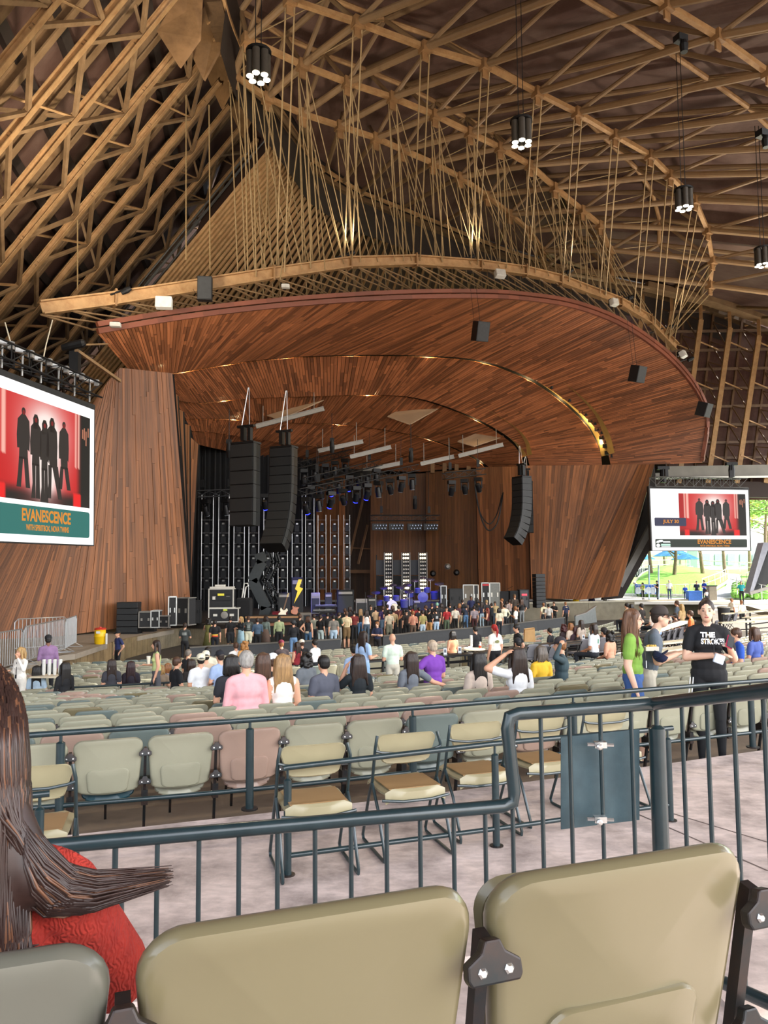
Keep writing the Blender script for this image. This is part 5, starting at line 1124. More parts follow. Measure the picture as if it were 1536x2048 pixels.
def text(s, txt, u0, v0, u1, v1, m, t, o=.03, bold=.02, outline=None):
    cu = bpy.data.curves.new('lettering', 'FONT'); cu.body = txt; cu.size = 1; cu.offset = bold; cu.extrude = 0.002
    ob = bpy.data.objects.new('lettering', cu); COL.objects.link(ob); bpy.context.view_layer.update()
    me = bpy.data.meshes.new_from_object(ob.evaluated_get(bpy.context.evaluated_depsgraph_get())); bpy.data.objects.remove(ob)
    xs = [v.co.x for v in me.vertices]; ys = [v.co.y for v in me.vertices]; x0, x1, y0, y1 = min(xs), max(xs), min(ys), max(ys)
    for v in me.vertices: p = s.at(lerp(u0, u1, (v.co.x - x0) / (x1 - x0)), lerp(v1, v0, (v.co.y - y0) / (y1 - y0)), o + v.co.z); v.co = p
    me.materials.clear(); me.materials.append(m); ob = bpy.data.objects.new('lettering', me); COL.objects.link(ob)
    if t is not None: setparent(ob, t)
    return ob
def photo(s, u0, v0, u1, v1, t):
    nx, ny = 60, 40; vs = []; cs = []
    for j in range(ny + 1):
        for i in range(nx + 1):
            u, v = i / nx, j / ny; vs.append(s.at(lerp(u0, u1, u), lerp(v0, v1, v), .012))
            g = math.exp(-((u - .52) / .24) ** 2 - ((v - .28) / .36) ** 2); g2 = math.exp(-((u - .5) / .17) ** 2 - ((v - .75) / .36) ** 2); k = min(1, g * 1.1 + g2 * 1.15)
            c = V((.78, .05, .06)).lerp(V((1, .93, .9)), k); pk = math.exp(-((u - .5) / .42) ** 2) * .45 * (1 - v * .6); c = c.lerp(V((.93, .5, .46)), pk * (1 - k))
            if u > .84: c = c.lerp(V((.09, .08, .07)), min(1, (u - .84) / .06))
            if v > .84: c = c.lerp(V((.13, .11, .10)), min(1, (v - .84) / .1) * (1 - .85 * g2) * (1 if u > .08 else .6))
            if u < .1: c = c * .88
            for lx in (.09, .125, .835, .865):
                if abs(u - lx) < .009 and v < .58: c = V((1, .72, .66))
                if abs(u - lx) < .02 and v > .86: c = V((.95, .12, .12))
            cs.append(S([max(0, min(1, x)) * 255 for x in c]))
    me = bpy.data.meshes.new('picture'); me.from_pydata(vs, [], [(j * (nx + 1) + i, j * (nx + 1) + i + 1, (j + 1) * (nx + 1) + i + 1, (j + 1) * (nx + 1) + i) for j in range(ny) for i in range(nx)])
    at = me.color_attributes.new('pic', 'FLOAT_COLOR', 'POINT'); at.data.foreach_set('color', [x for c in cs for x in (*c, 1)]); me.materials.append(M_pic); o = bpy.data.objects.new('picture', me); COL.objects.link(o); setparent(o, t)
    U = lambda u: lerp(u0, u1, u); Vv = lambda v: lerp(v0, v1, v); k = emat('silhouette_black', '#2b2320', .65)
    def fig(u, vh, w_, feet, lean=0., hair=False, spread=.04, name='figure_silhouette'):
        b = MB(); hw, hh = .018, .036
        def pg(pts): b.slab([s.at(U(a), Vv(c), .018) for a, c in pts], .003, up=s.n)
        pg([(u + hw * math.cos(2 * PI * i / 14), vh + hh * math.sin(2 * PI * i / 14)) for i in range(14)])
        if hair: pg([(u - .024, vh + .10), (u - .027, vh), (u - .012, vh - .045), (u + .012, vh - .045), (u + .027, vh), (u + .024, vh + .10)])
        sh = vh + .085; hp = vh + .36
        pg([(u - .010, vh + .02), (u + .010, vh + .02), (u + w_ * .5, sh), (u + w_ * .56, sh + .15), (u + w_ * .52, hp + .02), (u + w_ * .36 + lean * .3, hp), (u + w_ * .38 + lean * .3, hp + .1), (u - w_ * .38 + lean * .3, hp + .1), (u - w_ * .36, hp), (u - w_ * .54, hp - .0), (u - w_ * .58, sh + .15), (u - w_ * .5, sh)])
        pg([(u - w_ * .38, hp + .08), (u - .002, hp + .08), (u - spread + .018, feet), (u - spread - .022, feet), (u - spread * .9 - .012, feet - .15)])
        pg([(u + .002, hp + .08), (u + w_ * .38 + lean * .4, hp + .08), (u + spread + lean + .022, feet), (u + spread + lean - .018, feet)])
        b.build(name, k, t)
        b = MB(); b.slab([s.at(U(u + .012 * math.cos(2 * PI * i / 10)), Vv(vh + .012 + .024 * math.sin(2 * PI * i / 10)), .022) for i in range(10)], .002, up=s.n); b.build('figure_face', emat('silhouette_red', '#8e1a1c', .5), t)
    fig(.30, .15, .105, .88); fig(.415, .19, .095, .97, 0, True, .02); fig(.5, .22, .08, 1.0, 0, True, .018); fig(.575, .175, .1, .95, .06, True, .025); fig(.70, .165, .095, .84, .02, False, .035)
    b = MB()
    for uu, vv, ww, h in ((.905, .15, .012, .1), (.925, .13, .012, .13), (.945, .16, .012, .16), (.97, .12, .012, .1)): b.slab([s.at(U(uu), Vv(vv), .018), s.at(U(uu + ww), Vv(vv), .018), s.at(U(uu + ww), Vv(vv + h), .018), s.at(U(uu), Vv(vv + h), .018)], .002, up=s.n)
    b.build('lit_window', emat('screen_peach', '#d98b6c', .5), t)
def screen(s, lab, name='video_screen'):
    t = root(name, s.at(.5, 1), lab, 'screen'); b = MB(); b.slab([s.at(-.012, -.04), s.at(1.012, -.04), s.at(1.012, 1.008), s.at(-.012, 1.008)], .25, up=s.n); b.build('housing', M_blk, t); flat(s, [(0, 0), (1, 0), (1, 1), (0, 1)], .006, 'white_field', emat('screen_white', '#fffdfb', .98), t); return t
# left screen
YR, YL = 26.8, 21.1
def vscr(tl, tr, br, bl, Y0, Y1):          # corners on one upright plane
    a, b_ = P(*tl, Y0), P(*tr, Y1); n = V((b_.y - a.y, a.x - b_.x, 0)).normalized(); return Scr(a, b_, PP(*br, a, n), PP(*bl, a, n))
LS = vscr((-30, 739), (188, 820), (186.5, 1090), (-31, 1081), YL, YR); t = screen(LS, 'large white-framed video screen at the left edge showing the red band photo')
photo(LS, .02, .075, .952, .735, t); flat(LS, rrect(.02, .765, .952, .952, .02, .02), .012, 'title_band', emat('screen_teal', '#2f7f77', .55), t)
M_org = emat('screen_orange', '#f0982f', .6); text(LS, 'EVANESCENCE', .285, .785, .742, .867, M_org, t, .03, .03); text(LS, 'WITH SPIRITBOX, NOVA TWINS', .32, .885, .722, .93, M_org, t, .03, .02)
# hanging gear over the left screen
a, c = LS.at(-.02, -.075), LS.at(1.0, -.075); tt = truss(a + V((0, .1, .35)), c + V((0, .1, .35)), .5, 'screen_truss', 'black truss with hoists above the left video screen', hang=0)
for k in range(6):
    q = a.lerp(c, (k + .8) / 6.2) + V((0, .1, .62)); g = MB(); g.box(q, (.5, .12, .14), rz=.9); g.box(q + V((.2, .12, -.05)), (.14, .14, .22)); g.tube(q, q + V((0, 0, -.75)), .03, 5); g.build('clamp', mat('clamp_grey', '#a8a8a6', .4, metal=.5), tt)
g = MB(); g.path([P(105, 640, 26), P(92, 690, 25.5), P(84, 730, 25)], .02, 5); g.path([P(10, 645, 24), P(24, 695, 24)], .02, 5); g.build('hoist_rope', mat('rope_pale', '#c9bfa8', .7), tt)
c_ = P(150, 690, 29); t = root('follow_spot', c_, 'black spotlight on an arm above the corner of the left screen', 'stage light'); g = MB(); g.lathe([(.13, -.5), (.17, -.2), (.17, .3), (.1, .4)], c_, 10, m=MX.Rotation(1.35, 3, 'Y')); g.build('lamp_head', M_dk, t); g = MB(); g.bar(P(152, 700, 29), P(240, 762, 33), .12); g.tube(P(160, 690, 29), P(215, 688, 33), .04); g.build('arm', M_tan, t); g = MB(); g.box(P(150, 725, 29.2), (.35, .3, 1.2)); g.build('ballast_box', M_dk, t)
# right screen
RS = vscr((1300, 977), (1496, 980), (1500.5, 1101), (1305, 1101), 56, 58.5); t = screen(RS, 'white-framed video screen on the right showing a date and the red band photo')
photo(RS, .277, .07, .968, .755, t)
flat(RS, rrect(.03, .47, .345, .605, .01, .015), .022, 'date_band', emat('screen_navy', '#38395c', .5), t); text(RS, 'JULY 30', .11, .502, .268, .574, M_org, t, .045, .03)
flat(RS, rrect(.03, .815, .968, .95, .01, .015), .012, 'title_band', emat('screen_green', '#2c3b2f', .5), t); text(RS, 'EVANESCENCE', .452, .823, .798, .893, M_org, t, .03, .03); text(RS, 'WITH SPIRITBOX, NOVA TWINS', .475, .908, .78, .944, M_org, t, .03, .02)
lw = emat('screen_logo_white', '#f4f7f4', .9)
flat(RS, [(.036, .875), (.045, .845), (.075, .832), (.098, .83), (.11, .85), (.10, .862), (.075, .866), (.06, .878)], .02, 'emblem', lw, t); flat(RS, [(.108, .85), (.175, .85), (.178, .872), (.106, .872)], .02, 'emblem_bar', lw, t)
flat(RS, [(.057 + .019 * math.cos(2 * PI * i / 16), .918 + .028 * math.sin(2 * PI * i / 16)) for i in range(16)], .02, 'emblem', lw, t); flat(RS, [(.085, .893), (.178, .893), (.178, .925), (.085, .925)], .02, 'emblem_bar', emat('screen_logo_aqua', '#bfe3d4', .8), t); flat(RS, [(.088, .932), (.178, .932), (.178, .944), (.088, .944)], .02, 'emblem_bar', lw, t)
tt = truss(RS.at(.03, -.11) + V((0, .1, 0)), RS.at(.97, -.11) + V((0, .1, 0)), .7, 'screen_truss', 'grey box truss above the right video screen', hang=1.5, m_=mat('truss_grey', '#4b4a48', .5, metal=.3))
for px, py, Y, lab in ((1326, 944, 58, 'black stage lamp on the gutter left above the right screen'), (1463, 935, 62, 'black stage lamp on the gutter right above the right screen')):
    c_ = P(px, py, Y); t = root('stage_lamp', c_, lab, 'stage light'); g = MB(); g.box(c_ + V((0, 0, .3)), (.9, .35, .25)); g.build('base', M_dk, t); g = MB(); g.lathe([(.22, -.8), (.26, -.2), (.18, .3)], c_, 10); g.build('lamp_head', M_dk, t)

# added fill spots without fixtures, aimed up to brighten the roof
for p, q, e in ((P(150, 690, 29) + V((1.6, -1.6, 1.2)), P(330, 200, 43), 7500), (P(1463, 935, 62) + V((2, -8, 1)), P(1480, 330, 46), 9000)):
    l = bpy.data.lights.new('roof_fill_far', 'SPOT'); l.energy = e; l.color = (1, .87, .70); l.spot_size = 1.7; l.spot_blend = 1; l.shadow_soft_size = .8
    o = bpy.data.objects.new('roof_fill_far', l); COL.objects.link(o); o.location = p + V((0, -.8, 0)); o.rotation_euler = (q - p).to_track_quat('-Z', 'Y').to_euler()
# ================================================================ park outside the right opening
M_lawn = mat('lawn_grass', '#7fb548', .9, var=.3, scale=3, bump=.3, dirt=('#a9cf62', .8, .6))
M_mound = mat('mound_grass', '#86c44e', .9, var=.25, scale=5, bump=.3)
M_path = mat('asphalt_path', '#b9bcc4', .8, var=.08, scale=2)
M_plaza = mat('plaza_paving', '#d9d5cb', .8, var=.06, scale=1)
ground = root('ground', (40, 90, -1), kind='structure')
ZPL = -.55
b = MB(); b.slab([V((16, 61, ZPL)), V((70, 50, ZPL)), V((90, 82, ZPL)), V((14, 82, ZPL))], .2); b.build('plaza', M_plaza, ground)
b = MB(); b.slab([V((24, 82, -.6)), V((200, 82, -.6)), V((200, 260, 7)), V((24, 260, 7))], .3); b.build('lawn', M_lawn, ground)
b = MB(); b.slab([V((-160, 82, -.62)), V((24, 82, -.62)), V((24, 200, -.62)), V((-160, 200, -.62))], .3); b.build('rear_neutral_ground', mat('neutral_ground_grey', '#6f675c', .9), ground)  # unseen grey ground in place of lawn, to avoid green bounce light
b = MB(); b.slab([V((-160, -12, -.6)), V((-160, -180, 6)), V((200, -180, 6)), V((200, -12, -.6))], .3); b.build('back_bounce_ground', mat('bounce_ground_tan', '#b9a892', .85, var=.08, scale=.6), ground)  # unseen pale ground added so sunlight bounces up to the roof
b = MB(); b.slab([V((62, 50, -.62)), V((62, -12, -.62)), V((200, -12, -.62)), V((200, 82, -.62)), V((88, 82, -.62))], .3); b.build('side_bounce_ground', MATS['bounce_ground_tan'], ground)  # more unseen ground added for bounce light
b = MB(); b.slab([V((-40, -12, -.62)), V((-160, -12, -.62)), V((-160, 82, -.62)), V((-40, 82, -.62))], .3); b.build('far_bounce_ground', MATS['bounce_ground_tan'], ground)  # unseen left-hand ground, also added for bounce light
# grass mound with curved kerb
edge = [P(1268, 1166, 74), P(1300, 1186, 70), P(1350, 1190, 69), P(1410, 1188, 69.5), P(1440, 1172, 73), P(1457, 1160, 78), P(1452, 1148, 84), P(1400, 1141, 92), P(1330, 1136, 95), P(1290, 1144, 88)]
E_m = smoothpoly(edge + [edge[0]], 60)[:-1]; ctr = P(1350, 1147, 84); b = MB(); vs = [p for p in E_m]; n = len(E_m)
vs += [p.lerp(ctr, .35) + V((0, 0, .5)) for p in E_m] + [p.lerp(ctr, .75) + V((0, 0, .75)) for p in E_m] + [ctr + V((0, 0, .8))] + [p + V((0, 0, -1)) for p in E_m]
fs = []
for k in range(n):
    l = (k + 1) % n; fs += [(k, l, n + l, n + k), (n + k, n + l, 2 * n + l, 2 * n + k), (2 * n + k, 2 * n + l, 3 * n), (3 * n + 1 + k, 3 * n + 1 + l, l, k)]
b.add(vs, fs); tag(b.build('grass_mound', M_mound, None, smooth=True), 'bright green grass mound beyond the crowd fence in the park', 'lawn', kind='stuff')
b = MB(); b.path(E_m, .12, 6, closed=True); b.build('kerb', mat('kerb_stone', '#d8d4c6', .8), ground)
b = MB(); pts = [P(1470, 1206, 64), P(1536, 1206, 63), P(1545, 1188, 68), P(1500, 1176, 73), P(1482, 1158, 82), P(1478, 1149, 90), P(1440, 1146, 93), P(1457, 1160, 79), P(1452, 1172, 73.5), P(1420, 1190, 69.5), P(1415, 1203, 65)]
b.slab([p + V((0, 0, .03)) for p in pts], .2); b.build('path', M_path, ground)
bh = root('bank', P(1500, 1180, 66), 'low green hedge bank beside the path on the right', 'hedge', kind='stuff'); b = MB()
for i in range(260):
    x = random.uniform(1466, 1536); y = random.uniform(1168, 1192); p = P(x, y, lerp(70, 62, (y - 1168) / 24)); b.ball(p, random.uniform(.15, .35), 5, 4)
b.build('hedge_leaves', mat('hedge_green', '#7fb84f', .85, var=.4, scale=4, island=.35), bh)
# trees
M_trunk = mat('tree_bark', '#7d6b5a', .85, var=.3, scale=4)
LEAFM = [mat('leaf_%s' % n_, c_, .7, var=.2, scale=2, island=.35) for n_, c_ in (('green', '#8fb653'), ('yellow', '#c4bf57'), ('deep', '#5f8f48'))]
def leafmesh(name, n, R, H):
    b = MB(); rnd = random.Random(len(name) + n)
    for i in range(n):
        a = rnd.random() * 2 * PI; r = R * rnd.random() ** .5; z = H * (rnd.random() - .5); k = 1 - (z / (H * .55)) ** 2; c = V((r * math.cos(a) * max(k, .15) ** .5, r * math.sin(a) * max(k, .15) ** .5, z)); s = rnd.uniform(.18, .42)
        d = V((rnd.uniform(-1, 1), rnd.uniform(-1, 1), rnd.uniform(-.6, .6))).normalized() * s; e = d.orthogonal().normalized() * s * .5
        b.add([c - d, c + e, c + d, c - e], [(0, 1, 2, 3)])
    return b
def tree(px, pyb, Y, h, R, mi, lab, group=None, bare=1.6):
    p = P(px, pyb, Y); t = root('park_tree', p, lab, 'tree', group); b = MB(); rnd = random.Random(int(px)); top = p + V((rnd.uniform(-.6, .6), 0, h * .75))
    b.path([p, p.lerp(top, .4) + V((rnd.uniform(-.2, .2), 0, 0)), top], [.24, .17, .06], 8)
    for k in range(7): q = p.lerp(top, rnd.uniform(.35, .9)); b.path([q, q + V((rnd.uniform(-1, 1) * R * .7, rnd.uniform(-1, 1) * R * .5, rnd.uniform(.6, 1.6)))], [.08, .03], 5)
    b.build('trunk', M_trunk, t, smooth=True); m = leafmesh('c%d' % px, 1500, R, h * .75); m.v = [(x + top.x, y + top.y, z * .7 + p.z + h * .78) for x, y, z in m.v]; tag(m.build('foliage', LEAFM[mi], t), kind='stuff')
for i, a in enumerate(((1255, 1150, 100, 11, 4.2, 1), (1305, 1170, 79, 9.5, 3.4, 0), (1347, 1174, 78, 9.3, 3.2, 0), (1407, 1160, 79, 9, 3.6, 1), (1450, 1148, 92, 10, 4, 1), (1500, 1146, 98, 11, 4.5, 0), (1532, 1120, 88, 10, 4.2, 0), (1280, 1138, 120, 13, 6, 0), (1330, 1136, 125, 14, 6.5, 2), (1390, 1134, 130, 14, 6.5, 0), (1440, 1132, 128, 14, 6, 2), (1500, 1130, 126, 15, 7, 0), (1560, 1128, 120, 15, 7, 2), (1220, 1136, 126, 14, 6, 2), (1360, 1130, 150, 18, 10, 0), (1460, 1130, 152, 18, 10, 0), (1540, 1128, 140, 17, 9, 2), (1260, 1130, 150, 18, 10, 0))):
    lab = ('slim tree by the blue parasols at the edge of the cedar wall', 'slim tree at the left end of the grass mound', 'slim tree with grey trunk on the middle of the grass mound', 'slim tree at the right end of the grass mound', 'tree behind the path under the right corner of the screen', 'tree above the path right of the screen', 'tree beside the dark strut at the right frame edge')[i] if i < 7 else 'leafy tree of the far tree belt behind the park'
    tree(*a, lab if i < 7 else 'leafy tree of the far park belt, ' + ordn(i - 7) + ' counted among the trunks behind the lawn')
# parasols, terrace wall and railings
for i, (px, py, Y, lab) in enumerate(((1283, 1118, 92, 'blue parasol nearest the cedar wall edge'), (1333, 1112, 96, 'blue parasol in the middle of the terrace'), (1371, 1118, 92, 'blue parasol right of the middle one, beside a trunk'), (1352, 1108, 99, 'blue parasol farthest back on the terrace'))):
    c = P(px, py, Y); t = root('parasol', V((c.x, c.y, c.z - 2.4)), lab, 'parasol', 'blue terrace parasols'); b = MB(); b.lathe([(1.75, -.05), (1.7, 0), (.9, .38), (.04, .75), (.03, .85)], c, 8); b.build('canopy', mat('parasol_blue', '#3f86b5', .7, var=.1), t); b = MB(); b.tube(c + V((0, 0, .7)), c + V((0, 0, -2.4)), .04, 6); b.build('pole', M_white, t)
tw = root('terrace_wall', P(1340, 1140, 90), 'low dark terrace wall with white coping behind the grass mound', 'wall'); b = MB(); b.bar(P(1258, 1146, 91), P(1384, 1143, 93), .4, 1.0); b.build('wall', mat('terrace_dark', '#3d4350', .7), tw); b = MB(); b.bar(P(1258, 1136, 91), P(1384, 1134, 93), .5, .15); b.build('coping', mat('coping_white', '#e4e3dc', .6), tw)
bd = root('park_building', P(1450, 1120, 112), 'pale grey building seen between the park trees', 'building'); b = MB(); b.slab([P(1395, 1140, 112), P(1535, 1138, 112), P(1535, 1095, 112), P(1395, 1095, 112)], 4, up=(0, -1, 0)); b.build('wall', mat('building_pale', '#bcc8cf', .7), bd)
b = MB()
for k in range(5): b.slab([P(1405 + k * 25, 1130, 111.8), P(1420 + k * 25, 1130, 111.8), P(1420 + k * 25, 1108, 111.8), P(1405 + k * 25, 1108, 111.8)], .1, up=(0, -1, 0))
b.build('window', mat('building_glass', '#8fa3ad', .2), bd)
M_wrail = mat('white_rail', '#e6ebe8', .5)
def railing(pts, h, lab, n=4, m_=M_wrail, step=.0, r=.05, name='park_railing'):
    t = root(name, pts[0], lab, 'railing'); b = MB(); b.path([p + V((0, 0, h)) for p in pts], r, 6); b.path([p + V((0, 0, h * .5)) for p in pts], r * .7, 6); b.build('rail', m_, t)
    L = sum((a - c).length for a, c in zip(pts, pts[1:])); k = max(2, int(L / (step or 1.8)))
    for p in resample(pts, k + 1): b = MB(); b.tube(p, p + V((0, 0, h)), r * .8, 5); b.build('post', m_, t)
railing([P(1250, 1168, 72), P(1290, 1140, 90), P(1380, 1137, 94)], 1.1, 'white railing climbing behind the left end of the mound'); railing([P(1395, 1138, 98), P(1470, 1142, 94), P(1536, 1146, 90)], 1.1, 'white railing above the path at the back of the park'); railing([P(1405, 1180, 70), P(1440, 1166, 74), P(1456, 1156, 79)], 1.0, 'thin pale railing along the right side of the mound', r=.035); railing([P(1462, 1184, 65), P(1504, 1166, 71)], 1.1, 'thin railing behind the teal-shirted person', r=.035, m_=M_grey); railing([P(1462, 1186, 63), P(1500, 1194, 58), P(1545, 1205, 54)], 1.1, 'pale railing sloping down at the right frame edge', r=.035)
# fence along the concrete wall (joined bars, one panel each)
fx = [1219, 1238, 1272, 1310, 1345, 1380, 1412]
for i, (x0, x1) in enumerate(zip(fx, fx[1:])):
    Y0, Y1 = 60.5 + i * .6, 60.5 + i * .6 + .6; p, q = P(x0, 1201, Y0), P(x1, 1201, Y1); p.z = q.z = ZW + .05
    barrier(p, q, 1.15, ('grey mesh-dark' if i == 0 else 'pale blue-grey') + ' plaza fence panel, ' + ordn(i) + ' from the cedar wall', .3, 'plaza_fence', M_gridm if i else M_grey, legs=False, r=.022)
t = root('banner', P(1290, 1190, 63), 'blue banner with white blotches behind the plaza fence', 'banner'); b = MB(); b.slab([P(1270, 1188, 63), P(1314, 1188, 63), P(1314, 1168, 63), P(1270, 1168, 63)], .04, up=(0, -1, 0)); b.build('sheet', mat('banner_blue', '#2f6fd0', .6), t); b = MB()
for x in (1276, 1286, 1297, 1306): b.ball(P(x, 1181, 62.9), (.25, .03, .3), 8, 5)
b.build('white_blotch', mat('banner_white', '#d8e6f4', .6), t)
for px, lab in ((1298, 'left'), (1317, 'right')): t = root('sign_post', P(px, 1190, 63.5), 'tall pale blue post behind the blue banner, ' + lab + ' of two', 'post'); b = MB(); b.tube(V((P(px, 1190, 63.5).x, 63.5, ZPL)), P(px, 1130, 63.5), .07, 8); b.build('pole', mat('post_pale', '#bcd4de', .5), t); b = MB(); b.lathe([(.15, 0), (.12, .05)], V((P(px, 1190, 63.5).x, 63.5, ZPL)), 8); b.build('base', M_grey, t)
t = root('blue_table', P(1388, 1198, 62), 'table with a blue cloth behind the plaza fence', 'table'); c = P(1388, 1198, 62); b = MB(); b.box((c.x, c.y, ZPL + .36), (1.1, .7, .72)); b.build('cloth', mat('cloth_blue', '#4c7fd6', .7), t, bevel=.03); b = MB(); b.box((c.x, c.y, ZPL + .74), (1.15, .75, .04)); b.build('tabletop', mat('cloth_blue', '#4c7fd6', .7), t)
t = root('litter_bin', P(1424, 1203, 61), 'tan square litter bin at the end of the plaza fence', 'bin'); c = P(1424, 1203, 61); b = MB(); b.box((c.x, c.y, ZPL + .6), (.6, .6, 1.1)); b.build('body', mat('bin_tan', '#8d8474', .6), t, bevel=.02); b = MB(); b.box((c.x, c.y, ZPL + 1.18), (.66, .66, .08)); b.build('lid', M_dk, t)
# big dark strut at the right edge, and the lower ramp wall
t = root('wall_strut', P(1500, 1180, 56), kind='structure'); b = MB(); q = [P(1540, 1095, 57), P(1600, 1095, 57), P(1520, 1186, 56), P(1503, 1188, 56)]; b.slab(q, .8, up=(0, -1, 0)); b.build('strut_face', mat('strut_black', '#1a1c1e', .7), t)
b = MB(); q = [P(1527, 1085, 56.4), P(1541, 1085, 56.4), P(1505, 1188, 55.4), P(1499, 1186, 55.4)]; b.slab(q, .9, up=(0, -1, 0)); b.build('strut_flange', mat('strut_grey', '#8a8c96', .6), t); b = MB(); b.bar(P(1499, 1187, 55.3), P(1536, 1176, 55.6), .2, .2); b.build('strut_foot', M_grey, t)
b = MB(); b.slab([P(1496, 1212, 52), P(1545, 1226, 48), P(1545, 1238, 48), P(1496, 1220, 52)], .4, up=(0, -1, 0)); tag(b.build('wall_ramp', M_concw, None), kind='structure')
b = MB(); rp = [PZ(1425, 1262, -1.35), PZ(1560, 1262, -1.2), PZ(1560, 1206, -.7), PZ(1425, 1206, -.72)]; b.slab(rp, .3); b.build('ramp', M_plaza, floor)
# ================================================================ people
import numpy as np
SKIN = {'f': mat('skin_fair', '#d9a384', .55, var=.05), 't': mat('skin_tan', '#b97f5d', .55, var=.05), 'd': mat('skin_dark', '#7a4f38', .55, var=.05), 'p': mat('skin_pale', '#e6b79c', .5, var=.05)}
CLOTH = {}
def cloth(c):
    if c not in CLOTH: CLOTH[c] = mat('cloth_' + c.strip('#'), c, .85, var=.14, scale=9, bump=.12)
    return CLOTH[c]
HAIRM = {}
def hairm(c):
    if c not in HAIRM: HAIRM[c] = mat('hair_' + c.strip('#'), c, .5, var=.5, scale=70, bump=.5, stretch=(1, 1, .07))
    return HAIRM[c]
def prim_mesh(prims):
    b = MB()
    for p in prims:
        if p[0] == 'c':
            _, a, c, r0, r1, tg = p; a = V(a); c = V(c); L = (c - a).length; d = (c - a) / max(L, 1e-6)
            pts = [a - d * r0 * .95, a - d * r0 * .6, a, c, c + d * r1 * .6, c + d * r1 * .95]; b.path(pts, [r0 * .3, r0 * .8, r0, r1, r1 * .8, r1 * .3], 12)
        else:
            _, c, r, R_, tg = p; b.ball(c, r, 14, 10, m=R_)
    return b
def tag_faces(me, prims, order):
    n = len(me.polygons); c = np.zeros(n * 3); me.polygons.foreach_get('center', c); c = c.reshape(-1, 3); best = np.full(n, 1e9); idx = np.zeros(n, int)
    for p in prims:
        if p[0] == 'c':
            a = np.array(p[1]); d = np.array(p[2]) - a; L2 = d.dot(d) + 1e-9; t = np.clip(((c - a) @ d) / L2, 0, 1); dist = np.linalg.norm(c - a - t[:, None] * d, axis=1) - (p[3] + (p[4] - p[3]) * t)
        else:
            q = c - np.array(p[1])
            if p[3] is not None: q = q @ np.array(p[3])
            k = np.linalg.norm(q / np.array(p[2]), axis=1); dist = (k - 1) * min(p[2])
        m_ = dist < best; best[m_] = dist[m_]; idx[m_] = order.index(p[-1])
    me.polygons.foreach_set('material_index', idx.astype(np.int32))
def blob(prims, voxel, name, order, smooth=4):
    b = prim_mesh(prims); me = bpy.data.meshes.new(name); me.from_pydata(b.v, [], b.f); o = bpy.data.objects.new(name, me); COL.objects.link(o)
    r = o.modifiers.new('r', 'REMESH'); r.mode = 'VOXEL'; r.voxel_size = voxel; s = o.modifiers.new('s', 'SMOOTH'); s.factor = .5; s.iterations = smooth
    dg = bpy.context.evaluated_depsgraph_get(); dg.update(); out = bpy.data.meshes.new_from_object(o.evaluated_get(dg)); bpy.data.objects.remove(o); bpy.data.meshes.remove(me)
    out.name = name; out.materials.clear()
    for k in order: out.materials.append(None)
    if len(order) > 1: tag_faces(out, prims, order)
    out.polygons.foreach_set('use_smooth', [True] * len(out.polygons)); return out
ORDER = ['skin', 'top', 'sleeve', 'fore', 'thigh', 'shin', 'shoe']
def hand_prims(w_, d, side, tg='skin', curl=.5, fine=True, up=(0, 0, 1)):
    d = V(d).normalized(); up = V(up); s = d.cross(up); s = s.normalized() if s.length > .01 else V((1, 0, 0)); n = s.cross(d).normalized(); w_ = V(w_); out = []
    if not fine: out.append(('c', w_, w_ + d * .07, .026, .03, tg)); out.append(('c', w_ + d * .08 + s * .012, w_ + d * .15 - n * .03, .02, .013, tg)); out.append(('c', w_ + d * .08 - s * .014, w_ + d * .14 - n * .03, .018, .012, tg)); out.append(('c', w_ + d * .03 - s * side * .02, w_ + d * .08 - s * side * .05, .014, .011, tg)); return out
    for k in (-1, 0, 1): out.append(('c', w_ + s * k * .012, w_ + d * .085 + s * k * .024, .017, .015, tg))
    for k, L in ((-1.5, .062), (-.5, .074), (.5, .07), (1.5, .055)):
        a = w_ + d * .088 + s * k * .019; m1 = a + (d * math.cos(curl * .6) - n * math.sin(curl * .6)) * L * .55; m2 = m1 + (d * math.cos(curl * 1.5) - n * math.sin(curl * 1.5)) * L * .5; out += [('c', a, m1, .0095, .0088, tg), ('c', m1, m2, .0088, .0075, tg)]
    a = w_ + d * .025 - s * side * .022; m1 = a + (d * .7 - s * side * .7).normalized() * .042 - n * .01; out += [('c', a, m1, .0135, .011, tg), ('c', m1, m1 + (d * .9 - s * side * .2).normalized() * .032 - n * .008, .0105, .0085, tg)]
    return out
ARMS = {   # elbow, wrist as (out, fwd, z) relative to the shoulder; out is away from the body
    'down': ((.05, -.03, -.28), (.055, .05, -.53)), 'front': ((.045, .03, -.28), (-.09, .25, -.20)), 'phone': ((.05, .05, -.27), (-.10, .26, -.08)), 'cross': ((.06, .07, -.26), (-.24, .20, -.22)),
    'pocket': ((.13, -.07, -.26), (.03, .05, -.47)), 'raise': ((.12, .15, -.18), (-.02, .20, .10)), 'head': ((.26, .10, .08), (.02, .02, .26)), 'lap': ((.05, .02, -.28), (-.05, .25, -.36)), 'rest': ((.22, -.02, -.16), (.42, -.06, -.22)), 'hip': ((.2, -.06, -.22), (.03, .03, -.40)), 'back': ((.08, -.10, -.26), (-.12, -.15, -.42)), 'hold': ((.09, .0, -.27), (.05, .25, -.13)), 'cup': ((.05, .02, -.28), (.0, .25, -.26))}
BODY = {}
